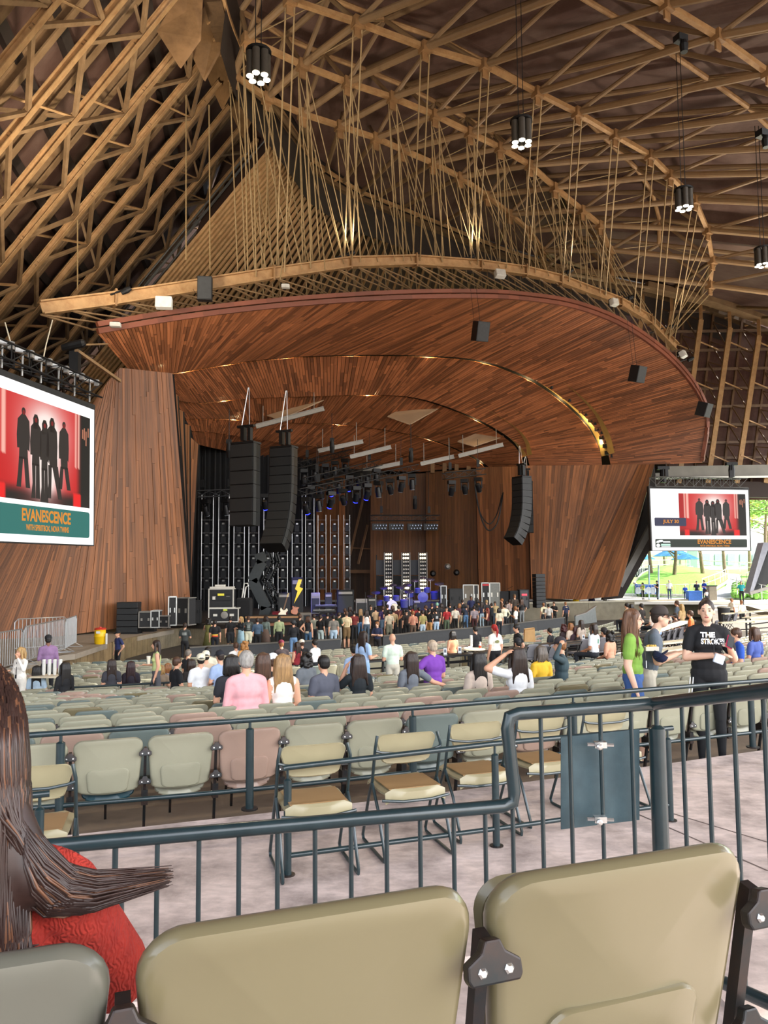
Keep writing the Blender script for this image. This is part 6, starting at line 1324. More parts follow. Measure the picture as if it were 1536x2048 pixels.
def body(pose=('down', 'down'), fem=False, sit=False, fat=1., short=True, shorts=False, voxel=.024, fine=False, lean=0., stride=0., neck=0.):
    key = (pose, fem, sit, fat, short, shorts, voxel, fine, lean, stride, neck)
    if key in BODY: return BODY[key]
    dz = -.45 if sit else 0.; sw = .158 if fem else .18; E = []; I3 = None; ly = lambda z: lean * (z - .95 - dz)
    def T(x, y, z): return V((x, y + ly(z + dz), z + dz))
    hipw = .165 if fem else .155
    E += [('e', T(0, 0, .97), (hipw * fat, .112 * fat, .115), I3, 'thigh'), ('e', T(0, .0, 1.06), (hipw * .95 * fat, .11 * fat, .11), I3, 'top'), ('e', T(0, .005, 1.16), ((.125 if fem else .148) * fat, .10 * fat, .15), I3, 'top'), ('e', T(0, 0, 1.31), ((.142 if fem else .165) * fat, .108 * fat, .17), I3, 'top'), ('c', T(-sw + .03, -.01, 1.405), T(sw - .03, -.01, 1.405), .062 * fat, .062 * fat, 'top')]
    if fem: E += [('e', T(s * .07, .075, 1.28), (.065, .05, .06), I3, 'top') for s in (-1, 1)]
    E += [('c', T(s * .04, -.01, 1.445), T(s * (sw - .03), -.01, 1.42), .05 * fat, .052 * fat, 'top') for s in (-1, 1)]
    nk = T(0, -.005, 1.44); hd = T(0, .025 + neck, 1.63)
    E += [('c', nk, hd + V((0, -.02, -.06)), .057 if not fem else .05, .05 if not fem else .044, 'skin'), ('e', hd + V((0, -.008, .015)), (.077, .096, .103), I3, 'skin'), ('e', hd + V((0, .022, -.05)), (.057, .068, .072), I3, 'skin'), ('c', hd + V((0, .088, .0)), hd + V((0, .106, -.028)), .010, .015, 'skin')]
    E += [('e', hd + V((s * .077, -.005, -.012)), (.012, .022, .032), I3, 'skin') for s in (-1, 1)]
    ts = 1.09 if fat > 1.05 else 1.
    for s, ar in ((-1, pose[0]), (1, pose[1])):
        (eo, ef, ez), (wo, wf, wz) = ARMS[ar]; sh = T(s * sw, -.01, 1.40); el = sh + V((s * eo, ef, ez)); wr = sh + V((s * wo, wf, wz))
        mi = sh + (el - sh) * .6
        E += [('c', sh, mi, .060 * ts, .062 * ts, 'top')] if short else [('c', sh, mi, .055 * ts, .048 * ts, 'sleeve')]
        E += [('c', mi, el, .047 * ts, .043 * ts, 'sleeve'), ('c', el, wr, .042 * ts, .029, 'fore')]
        E += hand_prims(wr, wr - el, s, curl=.5 if ar != 'head' else .8, fine=fine)
    for s in (-1, 1):
        if sit: hp = T(s * .09, .02, .96); kn = V((s * .12, .46, .50)); an = V((s * .12, .44, .09)); fd = V((0, 1, 0))
        else: st = stride * s; hp = T(s * .088, 0, .94); kn = V((s * .098, .03 + st * .22, .49)); an = V((s * .10, -.02 + st * .38, .085 + max(0, -st) * .05)); fd = V((0, 1, 0))
        E += [('c', hp, kn, .086 * fat, .058, 'thigh'), ('c', kn, kn.lerp(an, .3), .054, .056, 'shin'), ('c', kn.lerp(an, .3), an, .056, .037, 'shin'), ('c', an + V((0, -.03, -.045)), an + fd * .15 + V((0, 0, -.05)), .038, .032, 'shoe')]
        if shorts: E.append(('c', hp, hp.lerp(kn, .75), .094 * fat, .088, 'thigh'))
    me = blob(E, voxel, 'body', ORDER, 3 if not fine else 4); BODY[key] = (me, hd); return BODY[key]
HAIR = {}
def hair(style):
    if style in HAIR: return HAIR[style]
    E = []; C = lambda a, c, r0, r1: E.append(('c', a, c, r0, r1, 'h'))
    if style in ('short', 'crop'):
        k = .007 if style == 'crop' else .014
        E.append(('e', (0, -.018, .03), (.078 + k, .092 + k, .09 + k), None, 'h')); E.append(('e', (0, -.05, -.02), (.068 + k, .055 + k, .06), None, 'h'))
    elif style in ('long', 'wavy', 'curly', 'bob'):
        E.append(('e', (0, -.018, .03), (.088, .102, .100), None, 'h')); L = {'long': .40, 'wavy': .36, 'curly': .16, 'bob': .17}[style]; rnd = random.Random(5)
        for x in (-.08, -.04, 0, .04, .08):
            k = 1.5 if style in ('wavy',) else 1.25; C((x * .7, -.06, .07), (x * .85, -.085, -.03), .045, .042); C((x * .85, -.085, -.03), (x * k * .8, -.085, -L * .5), .042, .034); C((x * k * .8, -.085, -L * .5), (x * k * .95 + rnd.uniform(-.02, .02), -.09, -L * rnd.uniform(.85, 1)), .034, .014)
        for s in (-1, 1): C((s * .078, .015, .04), (s * .092, .01, -.14), .028, .03); C((s * .092, .01, -.14), (s * .10, -.01, -L * .8), .03, .02)
        if style == 'curly':
            for i in range(26): a = rnd.random() * 6.28; z = rnd.uniform(-.15, .12); r = .10; E.append(('e', (r * math.cos(a), -.03 + min(r * math.sin(a), .04), z), (.045, .045, .04), None, 'h'))
    elif style in ('bun', 'pony'):
        E.append(('e', (0, -.018, .03), (.086, .100, .098), None, 'h')); E.append(('e', (0, -.05, -.02), (.07, .058, .06), None, 'h'))
        if style == 'bun': E.append(('e', (0, -.085, .10), (.05, .05, .045), None, 'h'))
        else: C((0, -.10, .05), (0, -.15, -.05), .035, .04); C((0, -.15, -.05), (0, -.13, -.25), .04, .015)
    me = blob(E, .014, 'hair', ['h'], 3); HAIR[style] = me; return me
def capmesh(style):
    k = 'cap_' + style
    if k in HAIR: return HAIR[k]
    b = MB(); n = 16; prof = [(.092, .025), (.095, .045), (.088, .09), (.062, .122), (.02, .138)]
    if style == 'bucket': prof = [(.135, -.005), (.098, .055), (.092, .10), (.07, .12), (.01, .125)]
    b.lathe(prof, (0, -.008, 0), n)
    if style != 'bucket':
        s = -1 if style == 'back' else 1; vs = []
        for i in range(9): a = PI * i / 8; vs.append((.085 * math.cos(a), s * (.06 + .11 * math.sin(a)) - .008, .034 - .02 * math.sin(a)))
        N = len(vs); vs += [(x, y, z - .01) for x, y, z in vs]; b.add(vs, [tuple(range(N)), tuple(range(2 * N - 1, N - 1, -1))] + [(i, i + 1, N + i + 1, N + i) for i in range(N - 1)])
    b.v = [(x * .98, y * 1.06, z) for x, y, z in b.v]; me = bpy.data.meshes.new('cap'); me.from_pydata(b.v, [], b.f); me.materials.append(None); me.polygons.foreach_set('use_smooth', [True] * len(me.polygons)); HAIR[k] = me; return me
from mathutils.bvhtree import BVHTree
BVH = {}
def drape(me, bm_, side, gap=.006):      # lay a flat print on the front (1) or back (-1) of a body
    if bm_.name not in BVH: BVH[bm_.name] = BVHTree.FromPolygons([v.co.copy() for v in bm_.vertices], [tuple(p.vertices) for p in bm_.polygons])
    for v in me.vertices:
        h = BVH[bm_.name].ray_cast(V((v.co.x, side * 1.0, v.co.z)), V((0, -side, 0)))
        if h[0] is not None: v.co.y = h[0].y + side * gap
def child(name, me, par, mats, loc=(0, 0, 0)):
    o = bpy.data.objects.new(name, me); COL.objects.link(o); o.parent = par; o.location = loc
    for i, m_ in enumerate(mats):
        if i < len(o.material_slots): o.material_slots[i].link = 'OBJECT'; o.material_slots[i].material = m_
    return o
M_eye = mat('eye_dark', '#2a1c16', .3); M_lip = mat('lip', '#a85a52', .45); M_shoe = mat('shoe_black', '#1f1f21', .6)
def person(loc, rz, lab, top, bot, hr=('short', '#2b1d16'), skin='f', pose=('down', 'down'), fem=False, sit=False, fat=1., sl=0, leg=1, cap=None, group=None, scale=1., voxel=.024, fine=False, skirt=None, lean=0., stride=0., face=False, emblem=None, neck=0., tank=False):
    """sl: 0 short sleeves, 1 long sleeves, 2 bare arms; leg: 1 trousers, 0 shorts"""
    me, hd = body(pose, fem, sit, fat, sl == 0, leg == 0, voxel, fine, lean, stride, neck); t = root('person', loc, lab, 'person', group, rz=rz); t.scale = (scale,) * 3
    T_, B_, K = cloth(top), cloth(bot), SKIN[skin]; child('body', me, t, [K, T_, T_ if sl == 1 else K, T_ if sl == 1 else K, B_, B_ if leg == 1 else K, M_shoe])
    if hr: child('hair', hair(hr[0]), t, [hairm(hr[1])], hd)
    if cap: child('cap', capmesh(cap[1]), t, [cloth(cap[0])], hd + V((0, 0, .01)))
    if skirt:
        L, w_ = skirt[1], skirt[2]; b = MB(); z1 = 1.12 - (.45 if sit else 0); b.lathe([(.15, z1), (.17, z1 - .15), (w_, z1 - L), (w_ - .012, z1 - L), (.14, z1 - .1)], (0, 0, 0), 18); b.v = [(x, y * .75, z) for x, y, z in b.v]; m2 = bpy.data.meshes.new('skirt'); m2.from_pydata(b.v, [], b.f); m2.materials.append(cloth(skirt[0])); m2.polygons.foreach_set('use_smooth', [True] * len(m2.polygons)); o = bpy.data.objects.new('skirt', m2); COL.objects.link(o); o.parent = t
    if face:
        for s in (-1, 1):
            b = MB(); b.ball((0, 0, 0), (.013, .007, .0065), 10, 6); m2 = bpy.data.meshes.new('eye'); m2.from_pydata(b.v, [], b.f); m2.materials.append(M_eye); o = bpy.data.objects.new('eye', m2); COL.objects.link(o); o.parent = t; o.location = hd + V((s * .031, .080, .004))
            b = MB(); b.ball((0, 0, 0), (.019, .006, .004), 8, 5); m2 = bpy.data.meshes.new('eyebrow'); m2.from_pydata(b.v, [], b.f); m2.materials.append(M_eye); o = bpy.data.objects.new('eyebrow', m2); COL.objects.link(o); o.parent = t; o.location = hd + V((s * .032, .083, .026))
        b = MB(); b.ball((0, 0, 0), (.023, .008, .008), 10, 6); m2 = bpy.data.meshes.new('mouth'); m2.from_pydata(b.v, [], b.f); m2.materials.append(M_lip); o = bpy.data.objects.new('mouth', m2); COL.objects.link(o); o.parent = t; o.location = hd + V((0, .088, -.062))
    if emblem:                       # (colour, x, z, w, h, side) flat print on the shirt
        for c_, x, z, w_, h_ in emblem[1:]:
            b = MB(); s = emblem[0]; n = 6; vs = []
            for i in range(n + 1):
                xx = x + w_ * (i / n - .5); yy = s * (.122 * fat * math.sqrt(max(0.05, 1 - (xx / (.19 * fat)) ** 2)) + .012); vs += [(xx, yy, z - h_ / 2), (xx, yy, z + h_ / 2)]
            m2 = bpy.data.meshes.new('shirt_print'); m2.from_pydata(vs, [], [(2 * i, 2 * i + 2, 2 * i + 3, 2 * i + 1) for i in range(n)]); drape(m2, me, s, .012); m2.materials.append(cloth(c_)); o = bpy.data.objects.new('shirt_print', m2); COL.objects.link(o); o.parent = t
    return t
def on_y(px, py, Y, h): p = P(px, py, Y); p.z -= h; return p
def stand(px, py, z, h=1.75): p = PZ(px, py, z + h - .005); p.z = z; return p
def on_s(px, py, h):                 # bowl point whose top at height h shows at that pixel
    lo, hi = .3, 26.
    for _ in range(30):
        m = (lo + hi) / 2; p = on_bowl(px, m)
        if pix(p + V((0, 0, h)))[1] > py: lo = m
        else: hi = m
    return on_bowl(px, lo)
BK, BR, DB, BL, GY, RD, GI = '#17120f', '#4a3020', '#2c1d15', '#b08d5a', '#9a958f', '#7c2f22', '#8a5a32'
AW = math.radians(12)               # facing the stage from the pit
ZPIT = -1.88
b = MB(); b.slab(arcs(38.75, ZPIT, 24) + [V((60, 75, ZPIT)), V((-40, 75, ZPIT))], .2); b.build('pit_deck', M_pit, floor)
def pit(px, py, lab, top, bot='#22252b', hr=('short', DB), rz=0., **k):
    p = stand(px, py, ZPIT, 1.75 * k.get('scale', 1)); cap_ = 38.5 if px < 690 else 43.8 if px < 880 else 49.5
    if p.y > cap_: p = P(px, py, cap_); p.z -= 1.75 * k.get('scale', 1)
    return person(p, AW + rz, lab, top, bot, hr, **k)
D, F, PH, CR, PK, RS_, HP, BKH = ('down', 'down'), ('front', 'front'), ('phone', 'phone'), ('cross', 'cross'), ('pocket', 'pocket'), ('down', 'raise'), ('hip', 'down'), ('back', 'back')
pit(370, 1246, 'person in a dark grey tour shirt standing by the slatted apron', '#3b3f3d', '#1b1b1d', rz=-.3, pose=PH, emblem=(-1, ('#8d918c', 0, 1.3, .2, .12)))
pit(417, 1237, 'person in an olive dress with dark hair at the left end of the pit', '#6c6b3a', '#6c6b3a', ('curly', BK), rz=-.4, fem=True, sl=2, leg=0, skirt=('#6c6b3a', .62, .27), pose=('raise', 'down'))
pit(430, 1240, 'person in a black shirt with sunset stripes across its lower back', '#17171a', '#15181f', ('short', BK), emblem=(-1, ('#e8c24a', 0, 1.10, .27, .035), ('#e07a35', 0, 1.065, .27, .035), ('#c43a2a', 0, 1.03, .27, .035)))
pit(461, 1233, 'person in a wide black shirt and patterned shorts, facing the stage', '#18181a', '#2a2c30', ('short', BK), fat=1.12, leg=0)
pit(482, 1233, 'blonde person in sunglasses, black vest and pale blue skirt turned to camera', '#22262a', '#9ec0cf', ('long', BL), rz=2.2, fem=True, sl=1, skirt=('#a9cbd8', .75, .25), pose=F)
pit(497, 1232, 'close-cropped person in a charcoal tour shirt and cream shorts', '#3d4341', '#e5e2c6', ('crop', BR), leg=0, pose=HP, fat=1.05, emblem=(-1, ('#9aa29f', 0, 1.36, .2, .02), ('#7d8683', 0, 1.24, .15, .16), ('#9aa29f', 0, 1.12, .16, .015)))
pit(515, 1236, 'person in a denim blue shirt with bowed dark head and black trousers', '#44586c', '#111214', sl=1, pose=PH, fat=1.06)
pit(532, 1232, 'person in a grey-green sweater with a black strap and taupe skirt', '#6f7d76', '#6a574c', ('bob', DB), rz=-.5, fem=True, sl=1, skirt=('#6d594e', .75, .25), emblem=(-1, ('#1a1a1a', .0, 1.28, .03, .3)))
pit(558, 1232, 'person in a sage green hoodie facing the stage', '#9aa57c', '#191a1c', ('short', BK), sl=1, fat=1.06)
pit(587, 1241, 'person in a dark bucket hat, black top and blue jeans', '#1b1c20', '#6d8fb5', ('short', BK), cap=('#33363a', 'bucket'), sl=1, pose=PH)
pit(616, 1233, 'person in a black tank top with a pale shoulder bag and jeans', '#191a1e', '#3c5a74', ('bob', BR), rz=-.3, fem=True, sl=2, pose=HP, emblem=(-1, ('#b9ab93', -.03, 1.02, .17, .10)))
pit(628, 1228, 'person in a grey-olive shirt half hidden behind the tank-top person', '#77786a', '#22252b', rz=.3)
pit(641, 1230, 'person in a black shirt and pale jeans turned to the right', '#1a1a1d', '#b9c9c6', rz=-.7, pose=('front', 'down'))
pit(655, 1225, 'dark-haired person in black clothes between the pale jeans and grey shirt', '#1b1a1c', '#555a5c', ('short', BK), pose=F)
pit(667, 1230, 'person in a loose mid-grey shirt over light jeans', '#77736b', '#a9c0d0', ('short', BK), fat=1.12)
pit(678, 1225, 'person in a dark green shirt reaching to the right', '#37493a', '#8f8f8a', ('short', DB), rz=-1.0, pose=F)
pit(693, 1223, 'tall person in a cream and tan striped shirt with brown shorts', '#cdbd98', '#7a603e', ('short', BR), leg=0, fat=1.1, scale=1.06, pose=F, emblem=(-1, ('#a58d5c', -.08, 1.25, .025, .36), ('#a58d5c', 0, 1.25, .025, .38), ('#a58d5c', .08, 1.25, .025, .36)))
pit(708, 1222, 'dark-haired person in a dark red shirt beside the striped shirt', '#6d2422', '#1b1c20', ('short', BK), pose=F)
pit(721, 1218, 'person with long dark-blonde hair, black shirt and blue jeans', '#17181b', '#5579a0', ('long', '#8d6d46'), fem=True)
pit(733, 1221, 'person with long brown hair, white top and grey jeans', '#e4e2dd', '#4d5d6c', ('wavy', DB), fem=True, sl=2, fat=1.05)
pit(742, 1210, 'bearded person facing the camera among the heads left of the drums', '#1d1d1f', '#1b1b1d', ('short', DB), rz=2.9, face=True)
pit(751, 1214, 'person in a beige top behind the navy-uniformed guard', '#b79a78', '#22252b', ('short', BK), pose=F)
pit(766, 1213, 'person in a deep purple shirt and denim shorts behind the guard', '#30204f', '#62788e', ('short', BR), leg=0)
pit(778, 1221, 'person with pale top and shorts right of the purple shirt', '#b7ab93', '#6c6a58', ('short', BK), leg=0)
pit(787, 1218, 'person in a tan shirt with a slouching back', '#a08b68', '#1b1b1d', ('short', DB), sl=1)
pit(797, 1211, 'dark-haired person in a maroon shirt in front of the drum riser', '#4b1f20', '#19191b', ('short', BK))
pit(808, 1219, 'dark-haired person raising a hand beside the drum head', '#1b1718', '#161618', ('bob', BK), rz=.6, fem=True, sl=2, pose=('raise', 'down'), skin='t')
pit(813, 1220, 'person in a black hat and dark brown shirt right against the barrier', '#241a18', '#151416', None, cap=('#151517', 'bucket'), fat=1.1)
pit(826, 1222, 'brown-haired person in a salmon top with a pale strap', '#b57a63', '#5d4a3a', ('short', GI), sl=0, pose=('front', 'front'), emblem=(-1, ('#cbb393', .04, 1.26, .025, .34)))
pit(830, 1208, 'person with long black hair and a red detail behind the salmon top', '#8d1f22', '#18181a', ('long', BK), fem=True)
pit(845, 1221, 'person in an olive-yellow shirt and light jeans', '#8d8350', '#a8bac6', ('short', DB), rz=.3)
pit(852, 1211, 'brown-haired person looking left in the second crowd row', '#2a2320', '#1b1b1d', ('short', BR), rz=1.2, skin='t')
pit(858, 1218, 'dark-haired person in a black shirt pointing to the right', '#1d1c1e', '#b5854f', ('short', BK), rz=-.9, pose=F, leg=0)
pit(872, 1217, 'person in a black shirt with a pale round emblem on the back', '#19191b', '#a8bfd4', ('short', BK), rz=.2, fat=1.05, emblem=(-1, ('#a9adb0', 0, 1.26, .15, .15)))
pit(874, 1205, 'person with mint-green hair in the rear of the crowd', '#201f22', '#1b1b1d', ('short', '#7fb09a'))
pit(893, 1214, 'person in a red shirt and dark cap facing the stage', '#9c2228', '#56664f', None, cap=('#2b2527', 'cap'), pose=D)
pit(910, 1212, 'dark-haired person in a white shirt and black bottoms', '#c9c2b3', '#141416', ('short', BK))
pit(919, 1207, 'brown-haired person in a plum shirt', '#4d2f36', '#a39a84', ('bob', GI), fat=1.05)
pit(931, 1207, 'person with a broad navy shirt and blue jeans, arm out', '#2b3346', '#54789f', ('bob', DB), fat=1.08, pose=('front', 'down'))
pit(942, 1192, 'guard in navy standing at the stage edge behind the crowd', '#1d2348', '#15161a', ('crop', BK), rz=3.0, skin='d')
pit(948, 1212, 'person in a lilac-grey shirt and maroon bottoms', '#8b8087', '#3f1c1e', ('short', DB))
pit(957, 1206, 'brown-haired person between the lilac and the navy tops', '#2a2226', '#2b2f38', ('short', GI))
pit(963, 1204, 'person with very long dark hair, navy top and light jeans', '#20233a', '#9fb3c0', ('long', DB), fem=True)
pit(973, 1200, 'light-haired person at the back of the crowd near the racks', '#2b2a2d', '#1b1b1d', ('short', '#a58a62'))
pit(975, 1216, 'red-haired person in a dark red top turned left', '#4b1518', '#161518', ('long', RD), rz=1.0, fem=True, sl=2, pose=F)
pit(990, 1203, 'person in a beige top with a diagonal strap facing the camera', '#b5a37c', '#3f4f5e', ('short', DB), rz=2.7, face=True, skin='t', emblem=(1, ('#6b3a26', 0, 1.28, .04, .32)))
pit(1004, 1197, 'light-haired person beside the rear racks looking left', '#8d6e5b', '#2b2b2f', ('short', GI), rz=1.3)
pit(998, 1216, 'dark-haired person in a pale top left of the cream shirt', '#cfc7ad', '#23252a', ('bob', BK), fem=True)
pit(1009, 1209, 'person in a loose cream long-sleeved shirt facing the stage', '#e3dcc0', '#2a2c30', ('short', BK), sl=1, fat=1.1, pose=('front', 'pocket'))
pit(1019, 1199, 'person in a grey-pink top in the right rear of the crowd', '#9a8b86', '#2a2c30', ('short', DB))
pit(1029, 1189, 'tall capped person in a dark brown shirt at the right rear', '#3a322b', '#2a2723', ('crop', GI), cap=('#5a4632', 'cap'), scale=1.08)
pit(1031, 1213, 'person in a white shirt with sunburnt arms at the right crowd end', '#e2dfd6', '#33343a', ('short', GI), rz=.8, skin='t', pose=F)
pit(1043, 1198, 'long-haired person in black top and grey jeans at the far right of the crowd', '#1a191b', '#7d8284', ('long', BR), fem=True, pose=PK)
rnd = random.Random(3)
for i, (px, py) in enumerate(((600, 1229), (690, 1217), (700, 1213), (775, 1209), (785, 1211), (820, 1213), (838, 1215), (864, 1207), (883, 1208), (900, 1206), (925, 1199), (955, 1198), (983, 1206), (1013, 1203))):
    pit(px, py, 'dark-clothed person almost hidden in the pit crowd, ' + ordn(i) + ' such head from the left', rnd.choice(['#1c1b1e', '#23211f', '#2a2430', '#1a2026']), '#1a1a1c', (rnd.choice(['short', 'bob', 'short']), rnd.choice([BK, DB, BR])), rz=rnd.uniform(-.5, .5))
# guards and staff
p = P(755, 1290, 36.5); p.z = -2.24; person(V((p.x, 36.3, -2.24)), 2.7, 'bearded guard in a navy polo with folded arms in front of the pit', '#2b3350', '#221f1f', ('short', GI), pose=CR, face=True, fat=1.12, scale=1.06, skin='p', voxel=.02)
p = P(236, 1290, 31.6); person(V((p.x, 31.6, -2.16)), 2.4, 'capped bearded guard in a navy polo standing by the left apron', '#26305c', '#15161a', ('crop', GI), pose=('pocket', 'down'), cap=('#15161a', 'cap'), face=True, scale=1.02, voxel=.02, emblem=(1, ('#9aa0a8', .05, 1.18, .05, .09)))
person(stand(1087, 1206, -1.95), .3, 'person in a cream shirt with a dark backpack, leaning on the right barrier', '#d5c9a8', '#2b2c30', ('short', GI), emblem=(-1, ('#3a3630', 0, 1.24, .17, .26)))
person(stand(1097, 1208, -1.95), -.3, 'person in a pale grey shirt next to the backpack wearer', '#c9c8c4', '#33353a', ('short', BK))
person(stand(1108, 1204, -1.95), 2.6, 'person in a black shirt with folded hands facing the backpack wearer', '#1b1a1c', '#1b1b1d', ('short', BR), pose=F, face=True)
person(stand(1131, 1204, -1.95), .4, 'balding guard in navy seen from behind at the right barrier', '#1f2540', '#17181c', ('crop', GI), fat=1.1, emblem=(-1, ('#c9b98a', 0, 1.38, .14, .035)))
person(stand(1183, 1189, -1.75), 2.9, 'guard in a navy polo with joined hands before the concrete wall', '#232a50', '#141519', ('crop', BK), pose=F, face=True, fat=1.1)
person(on_y(97, 1271, 21.5, 1.8), .5, 'dark-capped person in a lilac shirt carrying cup stacks by the ramp', '#8d6d92', '#1a1b1f', ('crop', BK), cap=('#1c1c1f', 'cap'), sl=1, pose=('front', 'down'), fat=1.1, scale=1.03, skin='d', voxel=.02)
person(on_y(42, 1300, 18.8, 1.68), 2.7, 'blonde person in a white blouse with a black lanyard at the left edge', '#ece6dc', '#d9d2c6', ('bob', BL), fem=True, sl=1, pose=('raise', 'front'), fat=1.1, face=True, voxel=.02, emblem=(1, ('#1a1a1c', 0, 1.25, .02, .3), ('#23242a', .01, 1.06, .06, .09)))
# spectators on the seats
YS = {74: 20, 130: 18, 224: 20, 262: 20.5, 322: 19.5, 336: 20, 353: 18, 376: 24, 383: 20, 402: 17, 412: 18.5, 416: 21, 441: 17, 472: 27, 489: 27, 463: 11.2, 493: 10, 526: 12, 565: 10.2, 546: 13.5, 563: 26, 594: 27, 604: 27.5, 630: 27, 612: 16, 648: 12, 716: 12.2, 708: 19, 865: 14, 822: 13.2, 956: 11.8, 1034: 10.8, 1081: 14.5, 1122: 13.2, 1036: 21, 905: 27, 951: 28.5, 1187: 21, 1219: 21.5, 1209: 23, 1338: 30, 1316: 31, 1351: 32, 1381: 28, 1473: 15.5, 1508: 16.5}
SUP = 1.04
def zfloor(p): return zbowl(R0 - polar(p)[0])
def seat_p(px, py, lab, top, hr=('short', DB), rz=0., bot='#23262c', sc=1., **k):
    sc *= SUP; p = P(px, py, YS.get(px, 31.5 if px < 1200 else 36)); r, a = polar(p); p.z -= 1.30 * sc; k.setdefault('pose', ('lap', 'lap')); return person(p, a + rz, lab, top, bot, hr, sit=True, scale=sc, **k)
seat_p(74, 1331, 'person with sleek black hair and pale blue top seated by the ramp', '#b9cfe0', ('long', BK), fem=True)
seat_p(130, 1324, 'person with black hair and black top seated by the drinks at left', '#17171a', ('long', BK), fem=True, rz=.6, sl=1)
seat_p(224, 1318, 'brown-haired person in a grey printed shirt near the cross-aisle rail', '#3e3e44', ('long', DB), fem=True, emblem=(-1, ('#b9bcc4', 0, 1.1 - .02, .12, .05)))
seat_p(262, 1322, 'person with dark maroon hair behind the cross-aisle rail', '#2b2530', ('long', '#2c1618'), fem=True)
seat_p(322, 1330, 'small fair-haired child seated beside the walking cup carrier', '#8d7a66', ('bob', '#a5814f'), sc=.8)
seat_p(336, 1326, 'small brown-haired child right of the fair-haired one', '#7d7f88', ('bob', GI), sc=.85)
seat_p(353, 1314, 'brown-haired person in black looking to the right, left seats', '#17181c', ('short', BR), rz=-1.2, fat=1.1)
seat_p(376, 1299, 'grey-bearded person in a dark top far left by the pit barrier', '#232428', ('short', '#6d655c'), rz=-1.0)
seat_p(383, 1318, 'dark-haired person low in the seats left of the beige caps', '#2a2422', ('bob', DB), fem=True)
seat_p(402, 1309, 'person in a cream backwards cap and white printed shirt', '#e9e9ea', ('crop', BK), cap=('#e6dfc6', 'back'), fat=1.1)
seat_p(412, 1303, 'person in a cream cap behind the white printed shirt', '#c9b49a', ('crop', BK), cap=('#e9e2ca', 'back'))
seat_p(416, 1294, 'dark-haired person in a cream shirt near the pit barrier', '#e0d9c0', ('short', BK))
seat_p(441, 1302, 'person in a dark cap and light blue shirt', '#9fb3d6', ('crop', DB), cap=('#1d1f26', 'cap'), rz=.4)
seat_p(472, 1285, 'brown-haired person in a white shirt left of the curly ginger hair', '#ecebe8', ('short', BR))
seat_p(489, 1283, 'person with curly ginger hair and orange top', '#e0a35f', ('curly', '#a8743c'), fem=True)
seat_p(463, 1309, 'person with black hair right behind the pink shirt, left side', '#2a2a30', ('bob', BK), fem=True)
seat_p(493, 1302, 'grey-haired person in a pink shirt, broad back to the camera', '#e8a9ad', ('short', GY), sl=1, fat=1.16, voxel=.014, sc=1.06)
seat_p(526, 1305, 'brown-haired person in black between the pink shirt and blonde hair', '#16171a', ('long', BR), fem=True)
seat_p(565, 1308, 'person with long wavy dark-blonde hair and bare shoulders', '#efe6dc', ('wavy', '#937148'), fem=True, sl=2, voxel=.014, fat=1.05)
seat_p(546, 1309, 'person in a white cap glimpsed behind the wavy blonde hair', '#3a3c44', ('crop', BR), cap=('#e9edf2', 'cap'))
seat_p(563, 1281, 'person in a maroon cap and dark shirt near the barrier', '#33292c', ('crop', GI), cap=('#6d1f33', 'cap'), fat=1.15)
seat_p(594, 1284, 'long dark-haired person in a red top facing left', '#8d2530', ('long', DB), fem=True, rz=.5, sl=2)
seat_p(604, 1280, 'person in a cream cap and black shirt near the barrier', '#1d1d20', ('crop', BR), cap=('#ece4cf', 'cap'))
seat_p(630, 1279, 'dark-haired person in a white shirt looking left near the barrier', '#ecebea', ('short', BK), rz=.5)
seat_p(612, 1306, 'person with dark curly hair and grey top leaning left', '#6a6f74', ('curly', BK), rz=.4)
seat_p(648, 1311, 'dark-haired bearded person in a slate grey shirt', '#585a66', ('short', BK), rz=.3, fat=1.1, voxel=.014)
seat_p(716, 1308, 'person with long wavy brown hair in black, hand at the face', '#1c2226', ('wavy', DB), fem=True, pose=('raise', 'lap'), voxel=.014)
seat_p(708, 1290, 'dark-haired person in a pale blue shirt below the drink carrier', '#a9bfe0', ('short', BK))
p = on_y(727, 1268, 18.6, 1.68); person(p, polar(p)[1] - 1.1, 'long-haired person in a light blue shirt standing with a drink', '#a9c3e6', '#8fb0d0', ('long', DB), fem=True, pose=('cup', 'cup'), voxel=.018)
p = on_y(785, 1267, 19, 1.75); person(p, polar(p)[1] - .2, 'bald person in a pale green shirt standing at the aisle rail', '#d5e3cf', '#c9c2b0', None, pose=('front', 'front'), fat=1.1, voxel=.018)
p = on_y(314, 1284, 19, 1.7); person(p, polar(p)[1] + 1.5, 'dark-haired person in a floral tank top walking left with a cup', '#c3cf8d', '#55555a', ('wavy', DB), fem=True, sl=2, pose=('down', 'cup'), voxel=.018, stride=.5)
seat_p(865, 1280, 'close-cropped person in a bright purple shirt', '#7a3fa8', ('crop', '#b5a18a'), fat=1.2, pose=('rest', 'lap'), rz=.2, voxel=.014)
seat_p(822, 1303, 'dark-haired person in a grey shirt with an arm round the neighbour', '#6f747c', ('long', DB), fem=True, pose=('lap', 'rest'), voxel=.014)
seat_p(956, 1303, 'person with long straight black hair holding a phone', '#c9b7a8', ('long', BK), fem=True, fat=1.05, pose=('lap', 'front'), voxel=.014)
seat_p(1034, 1294, 'person with long wavy dark hair and white shirt, hand on the head', '#e7e6e6', ('wavy', DB), fem=True, pose=('head', 'lap'), voxel=.011, fine=True, fat=1.05)
seat_p(1081, 1291, 'person with dark and grey hair in a yellow top', '#e3b52f', ('bob', '#5b5148'), fem=True, voxel=.014)
seat_p(1122, 1276, 'bearded person in a dark cap and teal-grey sweater, hand behind head', '#33454b', ('crop', GI), cap=('#332f33', 'cap'), sl=1, fat=1.12, pose=('head', 'lap'), rz=.9, voxel=.012, fine=True)
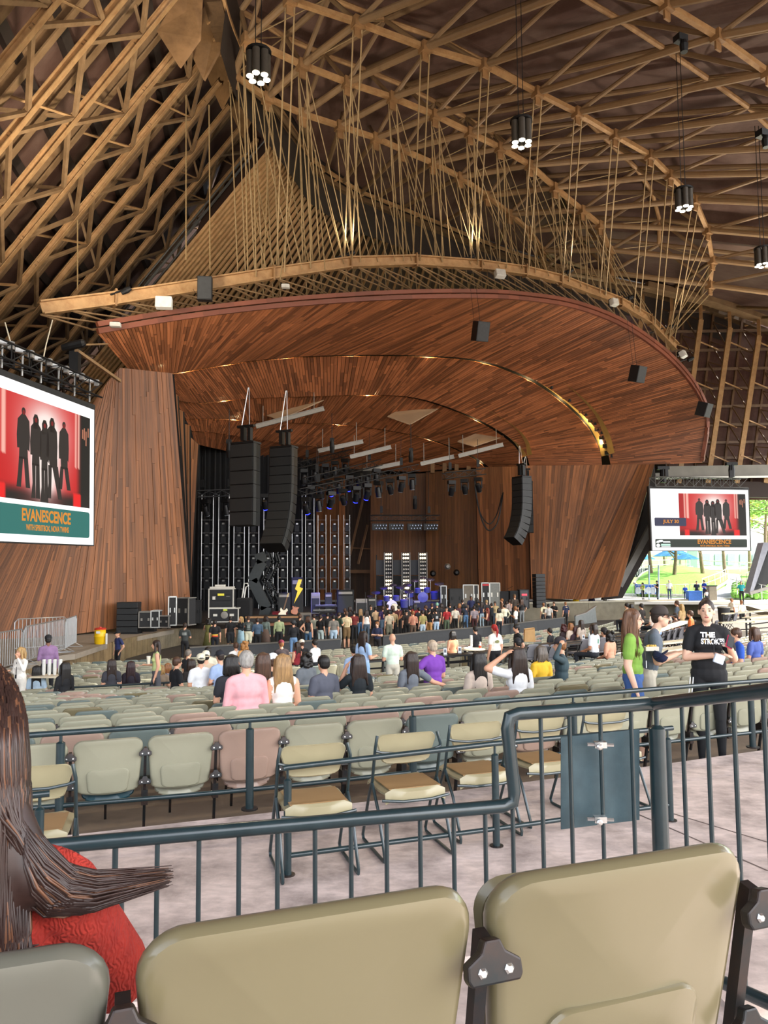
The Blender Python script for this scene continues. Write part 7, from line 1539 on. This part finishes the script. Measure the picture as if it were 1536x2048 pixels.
p = on_y(989, 1252, 22, 1.70); person(p, polar(p)[1], 'server with a red ponytail and white printed shirt behind the counters', '#ece7da', '#18181b', ('pony', '#a82422'), fem=True, fat=1.15, voxel=.018, emblem=(-1, ('#8b8a5a', 0, 1.27, .15, .05), ('#8b8a5a', 0, 1.27, .08, .09)))
p = on_y(1034, 1250, 23, 1.72); person(p, polar(p)[1] + 1.2, 'dark-haired person in black looking left beside the paper bag', '#17181b', '#17181b', ('short', BK), pose=PK, fat=1.05, voxel=.018)
seat_p(1036, 1277, 'person in a dark cap low behind the raised hand', '#202124', ('crop', BK), cap=('#26262a', 'cap'))
seat_p(905, 1262, 'dark-haired person with bare shoulders in the front rows', '#d99a72', ('bob', BK), fem=True, sl=2)
seat_p(951, 1252, 'dark-haired person in black right against the pit barrier', '#1b1b1e', ('short', BK))
seat_p(1187, 1247, 'dark-haired person in a white printed shirt at the right counters', '#e6ebee', ('bob', DB), rz=.3, skin='t', voxel=.018, fat=1.05, emblem=(-1, ('#6f9a86', .03, 1.3 - .45, .1, .12)))
seat_p(1219, 1262, 'person with a mop of dark curly hair and peach top', '#e2a98a', ('curly', BK), rz=.2, voxel=.018)
seat_p(1209, 1256, 'dark-haired person with a cap behind the mop of curls', '#3b2a26', ('crop', BK), cap=('#2b2626', 'cap'))
for px, py, lab, top, hr in ((1100, 1256, 'dark-haired person lounging low left of the maroon curls', '#1f1f24', ('short', BK)), (1127, 1249, 'person with maroon curly hair in the right front rows', '#2b1d20', ('curly', '#43191a')), (1141, 1246, 'brown-haired person with a pale top in the right front rows', '#c9b7a6', ('bob', GI)), (1150, 1253, 'dark-maroon-haired person right of the pale top', '#33202a', ('bob', '#3a1a20')), (1162, 1240, 'person with long dark hair nearest the gate panel', '#b9a99a', ('long', DB)), (1159, 1255, 'dark-haired person below the long-haired one near the gate', '#2a2220', ('bob', DB)),
        (1254, 1206, 'person reaching out along the wall in the last curved row', '#c9b08f', ('short', BK)), (1262, 1208, 'dark-haired person at the top of the curved rows', '#22201f', ('bob', BK)), (1283, 1207, 'dark-haired person peeking above the cap of the bent man', '#2b2522', ('short', BK)), (1304, 1219, 'dark-haired person in a pale top, curved rows', '#e3d3c4', ('short', BK)), (1312, 1213, 'tan-haired person next to the pale top, curved rows', '#d9b48a', ('bob', GI)), (1326, 1212, 'dark-haired person in white leaning forward, curved rows', '#e9e6e2', ('short', BK)), (1354, 1201, 'tall-sitting person with brown hair before the wall', '#4b5560', ('short', BR)), (1363, 1208, 'person with long blonde hair in the curved rows', '#b99a6b', ('long', '#a8864e')), (1338, 1233, 'grey-haired person bending over in the curved rows', '#7f6b58', ('bob', '#77706a')), (1351, 1226, 'dark-haired person behind the bending grey head', '#5a3a2c', ('short', DB)), (1381, 1221, 'person in an orange and yellow top left of the black shirt', '#c9642c', ('short', BR)), (1316, 1230, 'person in a light blue shirt low in the curved rows', '#a3bfe6', ('short', DB))):
    seat_p(px, py, lab, top, hr, rz=random.Random(px).uniform(-.3, .3))
seat_p(1473, 1256, 'person in glasses and a bright blue shirt behind the phone holder', '#2d56b5', ('short', BR), rz=.9, fat=1.15, voxel=.014)
seat_p(1508, 1254, 'brown-haired person in a patterned blue top at the right edge', '#4f62a8', ('bob', BR), fem=True, voxel=.014)
for px, py, rz, lab, pose in ((1463, 1197, -1.4, 'staff member in a white shirt and black trousers facing right on the right ramp', PK), (1483, 1201, .1, 'staff member in a cream vest shirt seen from behind on the right ramp', D)):
    p = on_y(px, py, 48, 1.74); person(p, rz, lab, '#e5dccb', '#17171a', ('crop' if rz < 0 else 'short', GI), pose=pose, fat=1.1, skin='t', voxel=.018, sl=0 if rz < 0 else 1)
for px, py, rz, lab, top, bot, hr, pose in ((1209, 1157, .4, 'person in a lime safety vest at the edge of the cedar wall', '#bfe04a', '#2a2d33', ('short', BK), D), (1285, 1165, 2.0, 'person in a lime safety shirt and black trousers by the plaza fence', '#b9e23c', '#17181b', ('bob', BK), PH), (1314, 1161, 1.6, 'person in a black shirt and grey jeans by the blue banner', '#17181a', '#3f4a50', ('short', BK), PH), (1338, 1160, 2.9, 'person in a white hooded top behind the plaza fence', '#e9edf2', '#46566d', ('short', '#c9c2b8'), D), (1370, 1170, 2.8, 'small person in a royal blue jacket behind the fence', '#2d4fc0', '#22305a', ('short', '#d9d2c6'), D), (1393, 1162, 2.9, 'person in a navy jacket and cap near the blue table', '#1c2438', '#1a1d24', ('crop', BK), D), (1408, 1160, 2.0, 'person in a bright blue jacket right of the navy jacket', '#2f52c8', '#1b2140', ('short', BK), F), (1413, 1179, .5, 'person in a pale blouse bending by the litter bin', '#e6ddd8', '#3a3f48', ('bob', BR), F), (1482, 1162, 2.9, 'person in a teal shirt and black trousers standing on the park path', '#1f8f96', '#14161a', ('crop', GY), BKH)):
    Yp = {1413: 56, 1482: 54}.get(px, 63.2 if px > 1360 else 62.5); hp = ({1413: 1209, 1482: 1209}.get(px, 1201) - py) / 1540 * Yp; p = on_y(px, py, Yp, hp); person(p, rz, lab, top, bot, hr, pose=pose, scale=hp / 1.75)
# ================================================================ nearer figures on the right
p = on_y(1262, 1226, 9.4, 1.70 * 1.05)
g = person(p, -1.95, 'long-haired person in glasses and a lime green shirt walking between the seats', '#7fa845', '#3d5d96', ('long', '#5f3f29'), fem=True, leg=0, pose=('down', 'down'), voxel=.0085, fine=True, face=True, fat=1.08, scale=1.05, stride=.25, skin='p')
HDG = body(('down', 'down'), True, False, 1.08, True, True, .0085, True, 0., .25, 0.)[1]
def glasses(t, hd, col='#1d1d20'):
    b = MB()
    for s in (-1, 1): b.path([(s * .033 + .024 * math.cos(2 * PI * i / 14), .094, .003 + .018 * math.sin(2 * PI * i / 14)) for i in range(14)], .0025, 5, closed=True); b.tube((s * .057, .092, .006), (s * .079, -.0, .006), .0022, 4)
    b.tube((-.009, .097, .006), (.009, .097, .006), .0022, 4); me = bpy.data.meshes.new('glasses'); me.from_pydata(b.v, [], b.f); child('glasses', me, t, [], hd); me.materials.append(mat('frame_dark', col, .3))
glasses(g, HDG)
def lanyard(t, hd, col, zb=1.12, badge='#e8e8ea'):
    b = MB(); b.path([(-.06, -.05, 1.47), (-.06, .06, 1.43), (-.03, .135, 1.3), (0, .145, zb + .05), (.03, .135, 1.3), (.06, .06, 1.43), (.06, -.05, 1.47)], .004, 5); me = bpy.data.meshes.new('lanyard'); me.from_pydata(b.v, [], b.f); child('lanyard', me, t, []); me.materials.append(cloth(col))
    if badge: b = MB(); b.box((0, .15, zb), (.06, .006, .08)); me = bpy.data.meshes.new('badge'); me.from_pydata(b.v, [], b.f); child('badge', me, t, []); me.materials.append(cloth(badge))
lanyard(g, HDG, '#4a4540')
# long front strands of the green-shirted person
def strands(t, hd, n, col, L, spread, name='hair_strands', seed=1, front=.3, r=.006):
    rnd = random.Random(seed); b = MB()
    for i in range(n):
        a = rnd.uniform(-PI * (1 + front) / 2, PI * (1 + front) / 2) - PI / 2; c, s = math.cos(a), math.sin(a); z0 = rnd.uniform(.02, .11); rr = math.sqrt(max(0.02, 1 - (z0 / .118) ** 2))
        p0 = V((c * .085 * rr, s * .102 * rr - .01, z0)); p1 = V((c * .096, s * .108 - .01, -.02)); p2 = V((c * .10 * spread, s * .105 * spread - .015, -.16)); p3 = V((c * .115 * spread + rnd.uniform(-.02, .02), s * .10 * spread - .02 + rnd.uniform(-.02, .03), -L * rnd.uniform(.75, 1)))
        b.path(smoothpoly([p0, p1, p2, p3], 8), [r * 1.1, r * 1.3, r * 1.3, r * 1.2, r * 1.1, r, r * .8, r * .3], 5)
    me = bpy.data.meshes.new(name); me.from_pydata(b.v, [], b.f); me.materials.append(None); me.polygons.foreach_set('use_smooth', [True] * len(me.polygons)); return child(name, me, t, [hairm(col)], hd)
tag(strands(g, HDG, 150, '#6d4a30', .46, 1.15, seed=4, front=.35), kind='stuff')
p2 = on_y(1290, 1216, 9.9, 1.74 * 1.05)
m_ = person(p2, -1.9, 'person in a dark cap, glasses and grey shirt leaning behind the lime shirt', '#5b6570', '#b9b2a2', ('crop', DB), cap=('#3a322e', 'cap'), pose=('front', 'front'), voxel=.0085, fine=True, face=True, fat=1.06, lean=.22, scale=1.05, skin='p', leg=0, emblem=(1, ('#8f8a4a', .0, 1.3, .09, .10)))
HDM = body(('front', 'front'), False, False, 1.06, True, True, .0085, True, .22, 0., 0.)[1]; glasses(m_, HDM)
c = P(1320, 1312, p2.y - .35); t = root('baseball_cap', c, 'navy baseball cap held upside down by the person behind the lime shirt', 'cap'); b = MB(); b.lathe([(.02, -.075), (.06, -.06), (.088, -.02), (.093, .03), (.088, .03), (.05, -.05), (.01, -.06)], c, 16, m=MX.Rotation(.5, 3, 'Y')); b.build('crown', cloth('#23294a'), t, smooth=True); b = MB(); b.slab([c + V((.09 * math.cos(a), -.02 + .10 * math.sin(a), .03 + .05 * math.cos(a))) for a in [PI * i / 8 - PI for i in range(9)]], .006); b.build('brim', cloth('#23294a'), t)
c = P(1302, 1297, p2.y - .3); t = root('snack_tray', c, 'small tray of yellow snacks held above the navy cap', 'tray'); b = MB(); b.box(c, (.16, .11, .05)); b.build('tray', mat('tray_paper', '#e6ded0', .7), t); b = MB(); rnd = random.Random(2)
for i in range(14): b.ball(c + V((rnd.uniform(-.06, .06), rnd.uniform(-.04, .04), .03)), .018, 6, 4)
tag(b.build('snack', mat('snack_yellow', '#d9b55a', .6), t), kind='stuff')
# person in the black printed shirt
q = on_y(1412, 1201, 8.75, 1.74 * 1.05); ps = person(q, 2.75, 'person in a black printed shirt and striped black trousers, holding a bag and phone', '#16171a', '#17181b', ('bun', '#2a1d18'), fem=True, pose=('hold', 'cross'), voxel=.0085, fine=True, face=True, fat=1.14, scale=1.05, skin='p')
HDS = body(('hold', 'cross'), True, False, 1.14, True, False, .0085, True, 0., 0., 0.)[1]
BODYS = body(('hold', 'cross'), True, False, 1.14, True, False, .0085, True, 0., 0., 0.)[0]
M_print = mat('print_white', '#f2f2f0', .7, var=.02)
def shirt_text(t, txt, x0, x1, z0, z1, m, fat=1.14, bold=.05):
    cu = bpy.data.curves.new('lettering', 'FONT'); cu.body = txt; cu.size = 1; cu.offset = bold; ob = bpy.data.objects.new('lettering', cu); COL.objects.link(ob); bpy.context.view_layer.update()
    me = bpy.data.meshes.new_from_object(ob.evaluated_get(bpy.context.evaluated_depsgraph_get())); bpy.data.objects.remove(ob); xs = [v.co.x for v in me.vertices]; ys = [v.co.y for v in me.vertices]; a0, a1, b0, b1 = min(xs), max(xs), min(ys), max(ys)
    for v in me.vertices:
        x = lerp(x0, x1, (v.co.x - a0) / (a1 - a0)); z = lerp(z0, z1, (v.co.y - b0) / (b1 - b0)); v.co = (-x, .3, z)
    drape(me, BODYS, 1, .007)
    me.materials.clear(); me.materials.append(None); return child('lettering', me, t, [m])
shirt_text(ps, 'THE', -.07, .075, 1.355, 1.41, M_print); shirt_text(ps, 'STROKES', -.065, .165, 1.285, 1.345, M_print)
lanyard(ps, HDS, '#b59a5a', 1.36, None)
b = MB()
for x in (.155, .185):
    b.path([(x, .075, .93), (x + .02, .09, .75), (x + .015, .085, .52)], .006, 5)
me = bpy.data.meshes.new('trouser_stripe'); me.from_pydata(b.v, [], b.f); child('trouser_stripe', me, ps, []); me.materials.append(M_print)
c = W(ps) @ V((-.208, .37, 1.335)); t = root('phone', c, 'black phone in a pink case held by the black-shirted person', 'phone'); b = MB(); b.box(c, (.075, .014, .15), m=MX.Rotation(.5, 3, 'Y') @ MX.Rotation(-.5, 3, 'X')); b.build('body', cloth('#c8375c'), t, bevel=.006); b = MB(); b.box(c + V((.004, -.012, .004)), (.066, .006, .138), m=MX.Rotation(.5, 3, 'Y') @ MX.Rotation(-.5, 3, 'X')); b.build('screen', M_blk, t)
c = P(1438, 1318, q.y - .4); t = root('clear_bag', c, 'small clear bag with pale papers hanging from the black-shirted arm', 'bag'); b = MB(); b.box(c, (.11, .04, .10), m=MX.Rotation(.35, 3, 'Y')); b.build('pouch', mat('clear_vinyl', '#cfdaea', .15, var=.1), t, bevel=.012); b = MB(); b.path([c + V((-.05, 0, .05)), c + V((-.03, .05, .2)), c + V((.03, .05, .2)), c + V((.05, 0, .05))], .005, 5); b.build('strap', M_blk, t)

# ================================================================ long-haired person in the red sweater (left foreground)
RB = V((-.745, 1.37, ZF - .13)); tr = root('person', RB, 'person with long brown hair in a red knit sweater, seated at the left edge', 'person', rz=TA + .15); sc = 1.0
E = []; z0 = -.45
def T(x, y, z): return V((x, y, z + z0))
E += [('e', T(0, 0, .97), (.17, .12, .12), None, 'jeans'), ('e', T(0, 0, 1.12), (.155, .115, .16), None, 'knit'), ('e', T(0, 0, 1.30), (.165, .12, .17), None, 'knit'), ('c', T(-.14, -.01, 1.385), T(.14, -.01, 1.385), .065, .065, 'knit'), ('c', T(-.05, -.01, 1.45), T(-.15, -.01, 1.40), .05, .055, 'knit'), ('c', T(.05, -.01, 1.45), T(.15, -.01, 1.40), .05, .055, 'knit'), ('c', T(0, -.005, 1.44), T(0, .0, 1.58), .05, .045, 'skin'), ('e', T(0, .02, 1.64), (.077, .096, .105), None, 'skin'), ('e', T(0, .045, 1.58), (.057, .068, .07), None, 'skin'), ('c', T(0, .11, 1.63), T(0, .122, 1.605), .010, .015, 'skin')]
for s, el, wr in ((-1, (-.24, .0, 1.12), (-.18, .22, 1.0)), (1, (.275, .08, 1.17), (.24, .34, 1.12))):
    sh = T(s * .165, -.01, 1.375); el = T(*el); wr = T(*wr); E += [('c', sh, el, .072, .074, 'knit'), ('c', el, wr, .072, .050, 'knit')] + hand_prims(wr, wr - el, s, fine=True)
for s in (-1, 1): E += [('c', T(s * .09, .02, .96), V((s * .12, .46, .50)), .088, .062, 'jeans'), ('c', V((s * .12, .46, .50)), V((s * .12, .44, .09)), .058, .04, 'jeans'), ('c', V((s * .12, .41, .045)), V((s * .12, .58, .04)), .038, .032, 'shoe')]
me = blob(E, .009, 'body', ['skin', 'knit', 'jeans', 'shoe'], 4)
M_knit = mat('red_knit', '#b03022', .9, var=.22, scale=14, bump=.3, dirt=('#8d1f1a', 22, .6))
nodes = M_knit.node_tree.nodes; links = M_knit.node_tree.links; wv = nodes.new('ShaderNodeTexWave'); wv.inputs['Scale'].default_value = 38; wv.inputs['Distortion'].default_value = 14; wv.inputs['Detail'].default_value = 2; tcn = nodes.new('ShaderNodeTexCoord'); links.new(tcn.outputs['Object'], wv.inputs['Vector']); bpn = nodes.new('ShaderNodeBump'); bpn.inputs['Strength'].default_value = .5; bpn.inputs['Distance'].default_value = .006; links.new(wv.outputs['Fac'], bpn.inputs['Height']); links.new(bpn.outputs[0], nodes['Principled BSDF'].inputs['Normal'])
child('body', me, tr, [SKIN['p'], M_knit, cloth('#2f3b52'), M_shoe])
hd = T(0, .02, 1.64); me = blob([('e', (0, -.012, .025), (.098, .112, .112), None, 'h'), ('c', (0, -.07, .0), (0, -.11, -.30), .07, .07, 'h'), ('c', (-.05, -.06, -.02), (-.07, -.11, -.42), .05, .045, 'h'), ('c', (.05, -.06, -.02), (.075, -.10, -.34), .05, .04, 'h'), ('c', (.06, -.06, -.08), (.12, -.10, -.215), .045, .042, 'h'), ('c', (.12, -.10, -.215), (.21, -.09, -.268), .042, .026, 'h'), ('c', (.21, -.09, -.268), (.30, -.08, -.262), .026, .008, 'h')], .012, 'hair', ['h'], 4)
M_hr = mat('hair_brunette', '#33211c', .42, var=.45, scale=18); M_hr2 = mat('hair_brunette_light', '#68442f', .42, var=.35, scale=18)
child('hair', me, tr, [M_hr], hd)
for nm, n, mm, seed in (('hair_strands', 1900, M_hr, 11), ('hair_strands', 330, M_hr2, 12)):
    rnd = random.Random(seed); b = MB()
    for i in range(n):
        a = rnd.uniform(-PI, .55) ; c_, s_ = math.cos(a), math.sin(a); z_ = rnd.uniform(.0, .125); rr = math.sqrt(max(.03, 1 - (z_ / .135) ** 2)); right = max(0, c_)
        p0 = V((c_ * .108 * rr, s_ * .122 * rr - .012, z_ * 1.12 + .018)); p1 = V((c_ * .114, s_ * .124 - .02, -.06)); p2 = V((c_ * .105 + rnd.uniform(-.012, .012), s_ * .10 - .05, -.19 + rnd.uniform(-.02, .02)))
        L = rnd.uniform(.30, .52); fl = rnd.random() * right
        if fl > .3: q_ = rnd.random() * 6.28; j1 = V((0, math.cos(q_), math.sin(q_))); p2 = V((.10, -.08, -.15)) + j1 * .045; p3 = V((.165 + rnd.uniform(-.02, .02), -.10, -.243)) + j1 * .037; p4 = V((.23 + .13 * rnd.random() ** 1.3, -.085, -.262)) + j1 * .018 * rnd.random() + V((0, 0, .01 * rnd.random()))
        else: p3 = V((c_ * .115, -.12 + s_ * .03, -.3)); p4 = V((c_ * .10 + rnd.uniform(-.03, .03), -.13 + rnd.uniform(-.03, .03), -L))
        r = rnd.uniform(.0016, .0032); b.path(smoothpoly([p0, p1, p2, p3, p4], 12), [r] * 4 + [r * 1.1] * 3 + [r, r * .95, r * .85, r * .6, r * .25], 5)
    me = bpy.data.meshes.new(nm); me.from_pydata(b.v, [], b.f); me.materials.append(mm); me.polygons.foreach_set('use_smooth', [True] * len(me.polygons)); tag(child(nm, me, tr, [mm], hd), kind='stuff')

# ================================================================ counters, chairs and small things of the box seats
M_ctr = mat('counter_black', '#1d1f20', .4, var=.1, coat=.2); M_ctr_lit = mat('counter_lit', '#d9d2b8', .45, var=.06)  # pale copy of the counter paint: light falling on it put into the colour
def bowl_px(px, s): return on_bowl(px, s)
def counter(x0, x1, s, lab, m_=M_ctr, h=1.12, n=8, w_=.32, skirt=True):
    pts = [on_bowl(lerp(x0, x1, i / n), s) for i in range(n + 1)]; t = root('box_counter', pts[n // 2], lab, 'counter', 'box seat counters'); b = MB()
    for p, q in zip(pts, pts[1:]): b.bar(p + V((0, 0, h)), q + V((0, 0, h)), w_, .05)
    b.build('counter_top', m_, t); b = MB(); b.path([p + V((0, .1, h - .22)) for p in pts], .025, 6); b.path([p + V((0, .1, h - .45)) for p in pts], .025, 6); b.build('rail', M_ctr, t)
    for p in pts[::2]: b = MB(); b.tube(p, p + V((0, 0, h)), .035, 8); b.build('post', M_ctr, t)
    return pts
counter(700, 960, 13.5, 'long black box counter behind the purple shirt'); counter(870, 1130, 14.4, 'black box counter between the black hair and the yellow top'); counter(960, 1345, 15.2, 'black box counter with bottles left of the lime shirt'); counter(1010, 1340, 16.5, 'black box counter in front of the white-shirted sitter'); counter(1120, 1340, 17.8, 'black box counter nearest the right front rows')
def counter2(pts, lab):
    pts = [P(*p) for p in pts]; t = root('box_counter', pts[0] - V((0, 0, .9)), lab, 'counter', 'box seat counters'); b = MB()
    for p, q in zip(pts, pts[1:]): b.bar(p, q, .4, .05)
    b.build('counter_top', M_ctr_lit, t); b = MB(); b.path([p - V((0, 0, .3)) for p in pts], .025, 6); b.build('rail', M_ctr, t)
    for p in pts: b = MB(); b.tube(p - V((0, 0, .9)), p, .04, 8); b.build('post', M_ctr, t)
counter2([(1306, 1263, 27), (1372, 1243, 30)], 'brightly lit box counter rising to the right, farthest of the lit ones')
counter2([(1303, 1288, 22.5), (1376, 1281, 23.5)], 'brightly lit box counter left of the black shirt, second of the lit ones')
counter2([(1312, 1304, 20), (1372, 1294, 20.5)], 'brightly lit box counter nearest behind the navy cap')
counter2([(1446, 1228, 38), (1500, 1224, 38), (1540, 1220, 39)], 'brightly lit box counter below the two staff members')
counter2([(1440, 1246, 31), (1500, 1243, 31), (1540, 1240, 32)], 'brightly lit box counter behind the blue shirt')
counter2([(1492, 1236, 34), (1540, 1231, 35)], 'brightly lit box counter between the two lower right ones')
grey = mat('box_chair_grey', '#77767a', .6, var=.08)
def boxchair(px, py, lab, rz=0.):
    p = on_y(px, py, 22 if px < 1250 else 28 if px < 1400 else 34, .86); a = polar(p)[1]; t = root('box_chair', p, lab, 'chair', 'grey box chairs', rz=a + rz); b = MB(); n = 9; vs = []
    def put(b_, name, m_): b_.v = [tuple((MX.Rotation(a + rz, 3, 'Z') @ V(v)) + p) for v in b_.v]; b_.build(name, m_, t)
    b = MB(); shell(outline(.22, .46, .86, .09, .02, 3, .03), [(.03, -.02), (0, 0), (.03, .03)], lambda x, z: -.25 * (z - .45), b); put(b, 'backrest', grey); b = MB(); b.box((0, .2, .45), (.44, .42, .05)); put(b, 'seat', grey); b = MB()
    for x in (-.2, .2): b.tube((x, -.12, .8), (x, .38, 0), .013, 5); b.tube((x, .36, .44), (x, -.1, 0), .013, 5)
    put(b, 'legs', M_dk)
for px, py, lab in ((1062, 1288, 'grey padded box chair right of the paper bag'), (1083, 1289, 'grey padded box chair above the yellow top'), (1106, 1288, 'grey padded box chair left of the raised arm'), (1168, 1277, 'grey padded box chair left of the white-shirted sitter'), (1203, 1274, 'grey padded box chair right of the white-shirted sitter'), (1326, 1262, 'grey box chair, first of four before the lit counter'), (1338, 1259, 'grey box chair, second of four before the lit counter'), (1350, 1256, 'grey box chair, third of four before the lit counter'), (1362, 1253, 'grey box chair, last of four before the lit counter'), (1456, 1228, 'grey box chair folded beside the staff, left one'), (1468, 1225, 'grey box chair folded beside the staff, right one'), (1430, 1240, 'grey box chair behind the black-shirted shoulder')): boxchair(px, py, lab)
def on_h(px, py, h):
    p = on_s(px, py, h); return p + V((0, 0, h))
# table stands (blank cards), bottles
M_card = mat('card_white', '#e9ecee', .4); M_clear = mat('clear_plastic', '#dfe8ee', .1, var=.03, trans=.6)
for px, py, lab in ((918, 1305, 'left of the round table'), (938, 1312, 'below the round table'), (977, 1303, 'right of the round table, upper'), (984, 1312, 'right of the round table, lower'), (889, 1306, 'behind the purple shirt'), (1165, 1284, 'on the counter by the white-shirted sitter'), (1188, 1289, 'beside the large bottle'), (1220, 1285, 'in front of the mop of curls')):
    c = on_bowl(px, {918: 14.4, 938: 14.4, 977: 15.2, 984: 14.4, 889: 13.5, 1165: 16.5, 1188: 15.2, 1220: 16.5}[px]) + V((0, 0, 1.145)); t = root('card_stand', c, 'small clear card stand on a box counter, ' + lab, 'stand', 'card stands on the box counters'); b = MB(); b.box(c + V((0, 0, .01)), (.11, .09, .02)); b.build('base', M_clear, t); b = MB(); b.box(c + V((0, 0, .11)), (.10, .012, .18)); b.build('card', M_card, t); b = MB(); b.box(c + V((0, -.008, .12)), (.06, .004, .09)); b.build('printed_panel', mat('card_grey', '#6a6f78', .5), t)
c = P(946, 1300, 24); t = root('round_table', c - V((0, 0, .74)), 'round pale table holding drink supplies before the server', 'table'); b = MB(); b.lathe([(.36, .0), (.38, .02), (.36, .04)], c, 28); b.build('tabletop', mat('table_pale', '#d9cbb0', .5), t, smooth=False); b = MB(); b.tube(c - V((0, 0, .72)), c, .05, 8); b.lathe([(.22, -.74), (.28, -.71), (.05, -.68)], c, 14); b.build('pedestal', M_dk, t)
tt_ = c + V((0, 0, .045))
o = tt_ + V((-.04, .1, 0)); t = root('cup_stack', o, 'tall stack of white cups on the round table', 'cups'); b = MB(); b.lathe([(.032, 0), (.045, .09)] + [(.046 if i % 2 else .043, .1 + i * .02) for i in range(14)] + [(.04, .4)], o, 14); b.build('cups', M_white, t); b = MB(); b.lathe([(.047, .38), (.047, .392)], o, 14); b.build('rim', M_white, t)
o = tt_ + V((.22, .0, 0)); t = root('sauce_bottle', o, 'white-topped bottle with a red label on the round table', 'bottle'); b = MB(); b.lathe([(.035, 0), (.04, .02), (.04, .12), (.02, .15), (.018, .18)], o, 14); b.build('bottle', M_white, t, smooth=True); b = MB(); b.lathe([(.0415, .02), (.0415, .09)], o, 14); b.build('label', cloth('#c8502f'), t); b = MB(); b.lathe([(.02, .18), (.015, .21)], o, 10); b.build('cap', M_white, t)
o = tt_ + V((-.18, -.08, 0)); t = root('tray', o, 'low pale tray at the left of the round table', 'tray'); b = MB(); b.box(o + V((0, 0, .015)), (.25, .2, .03)); b.build('tray', mat('tray_paper', '#e6ded0', .7), t); b = MB(); b.box(o + V((0, 0, .035)), (.2, .15, .02)); b.build('napkins', M_white, t)
c = on_bowl(1190, 15.2) + V((-.25, 0, 1.145)); t = root('water_bottle', c, 'clear water bottle standing on the counter below the white shirt', 'bottle'); b = MB(); b.lathe([(.04, 0), (.042, .02), (.042, .2), (.02, .26), (.018, .28)], c, 14); b.build('bottle', M_clear, t, smooth=True); b = MB(); b.lathe([(.019, .28), (.019, .3)], c, 10); b.build('cap', M_white, t); b = MB(); b.lathe([(.0435, .08), (.0435, .16)], c, 14); b.build('label', cloth('#8fb4dc'), t)
c = P(1059, 1283, 24) - V((0, 0, .46)); t = root('paper_bag', c + V((0, 0, .45)), 'brown paper bag on a seat right of the black-clad figure', 'bag'); b = MB(); c = c + V((0, 0, .46)); b.hexa([c + V(v) for v in ((-.17, -.1, 0), (.17, -.1, 0), (.17, .1, 0), (-.17, .1, 0), (-.15, -.1, .38), (.15, -.1, .42), (.15, .1, .42), (-.15, .1, .38))]); b.build('bag', mat('kraft_paper', '#c09763', .8, var=.12), t); b = MB(); b.bar(c + V((-.15, -.105, .37)), c + V((.15, -.105, .41)), .01, .04); b.build('fold', mat('kraft_dark', '#a67d4c', .8), t)
# table with drinks at the far left
c = P(103, 1352, 20); t = root('drinks_table', c - V((0, 0, .72)), 'small table with bagged cup stacks in front of the ramp', 'table'); b = MB(); b.box(c, (.9, .5, .04)); b.build('tabletop', mat('table_pale', '#d9cbb0', .5), t); b = MB()
for x in (-.4, .4):
    for y in (-.2, .2): b.tube(c + V((x, y, 0)), c + V((x, y, -.72)), .02, 6)
b.build('legs', M_dk, t)
for i, (x, lab) in enumerate(((-.2, 'left'), (-.06, 'second'), (.08, 'third'), (.22, 'right'))):
    o = c + V((x, 0, .025)); t = root('cup_stack', o, 'tall white cup stack on the table by the ramp, ' + lab + ' of four', 'cups', 'cup stacks by the ramp'); b = MB(); b.lathe([(.035, 0), (.048, .09)] + [(.049 if k % 2 else .046, .1 + k * .02) for k in range(14)] + [(.04, .4)], o, 12); b.build('cups', M_white, t); b = MB(); b.lathe([(.05, .37), (.05, .385)], o, 12); b.build('rim', M_white, t)
c = P(297, 1328, 18.8); t = root('drink_cup', c, 'tall pale printed cup held by the walking tank-top wearer', 'cup'); b = MB(); b.lathe([(.035, 0), (.05, .18)], c, 12); b.build('cup', mat('cup_cream', '#e6dcc4', .5), t, smooth=True); b = MB(); b.lathe([(.052, .18), (.05, .19)], c, 12); b.build('rim', M_white, t)
c = P(1448, 1228, 45); t = root('trash_bin', c, 'black round litter bin before the ramp at right', 'bin'); c = P(1448, 1228, 45); c.z = -1.15; t.location = c; b = MB(); b.lathe([(.3, 0), (.34, .85)], c, 16); b.build('barrel', M_blk, t, smooth=True); b = MB(); b.lathe([(.36, .85), (.36, .9), (.3, .93)], c, 16); b.build('rim', M_grey, t)
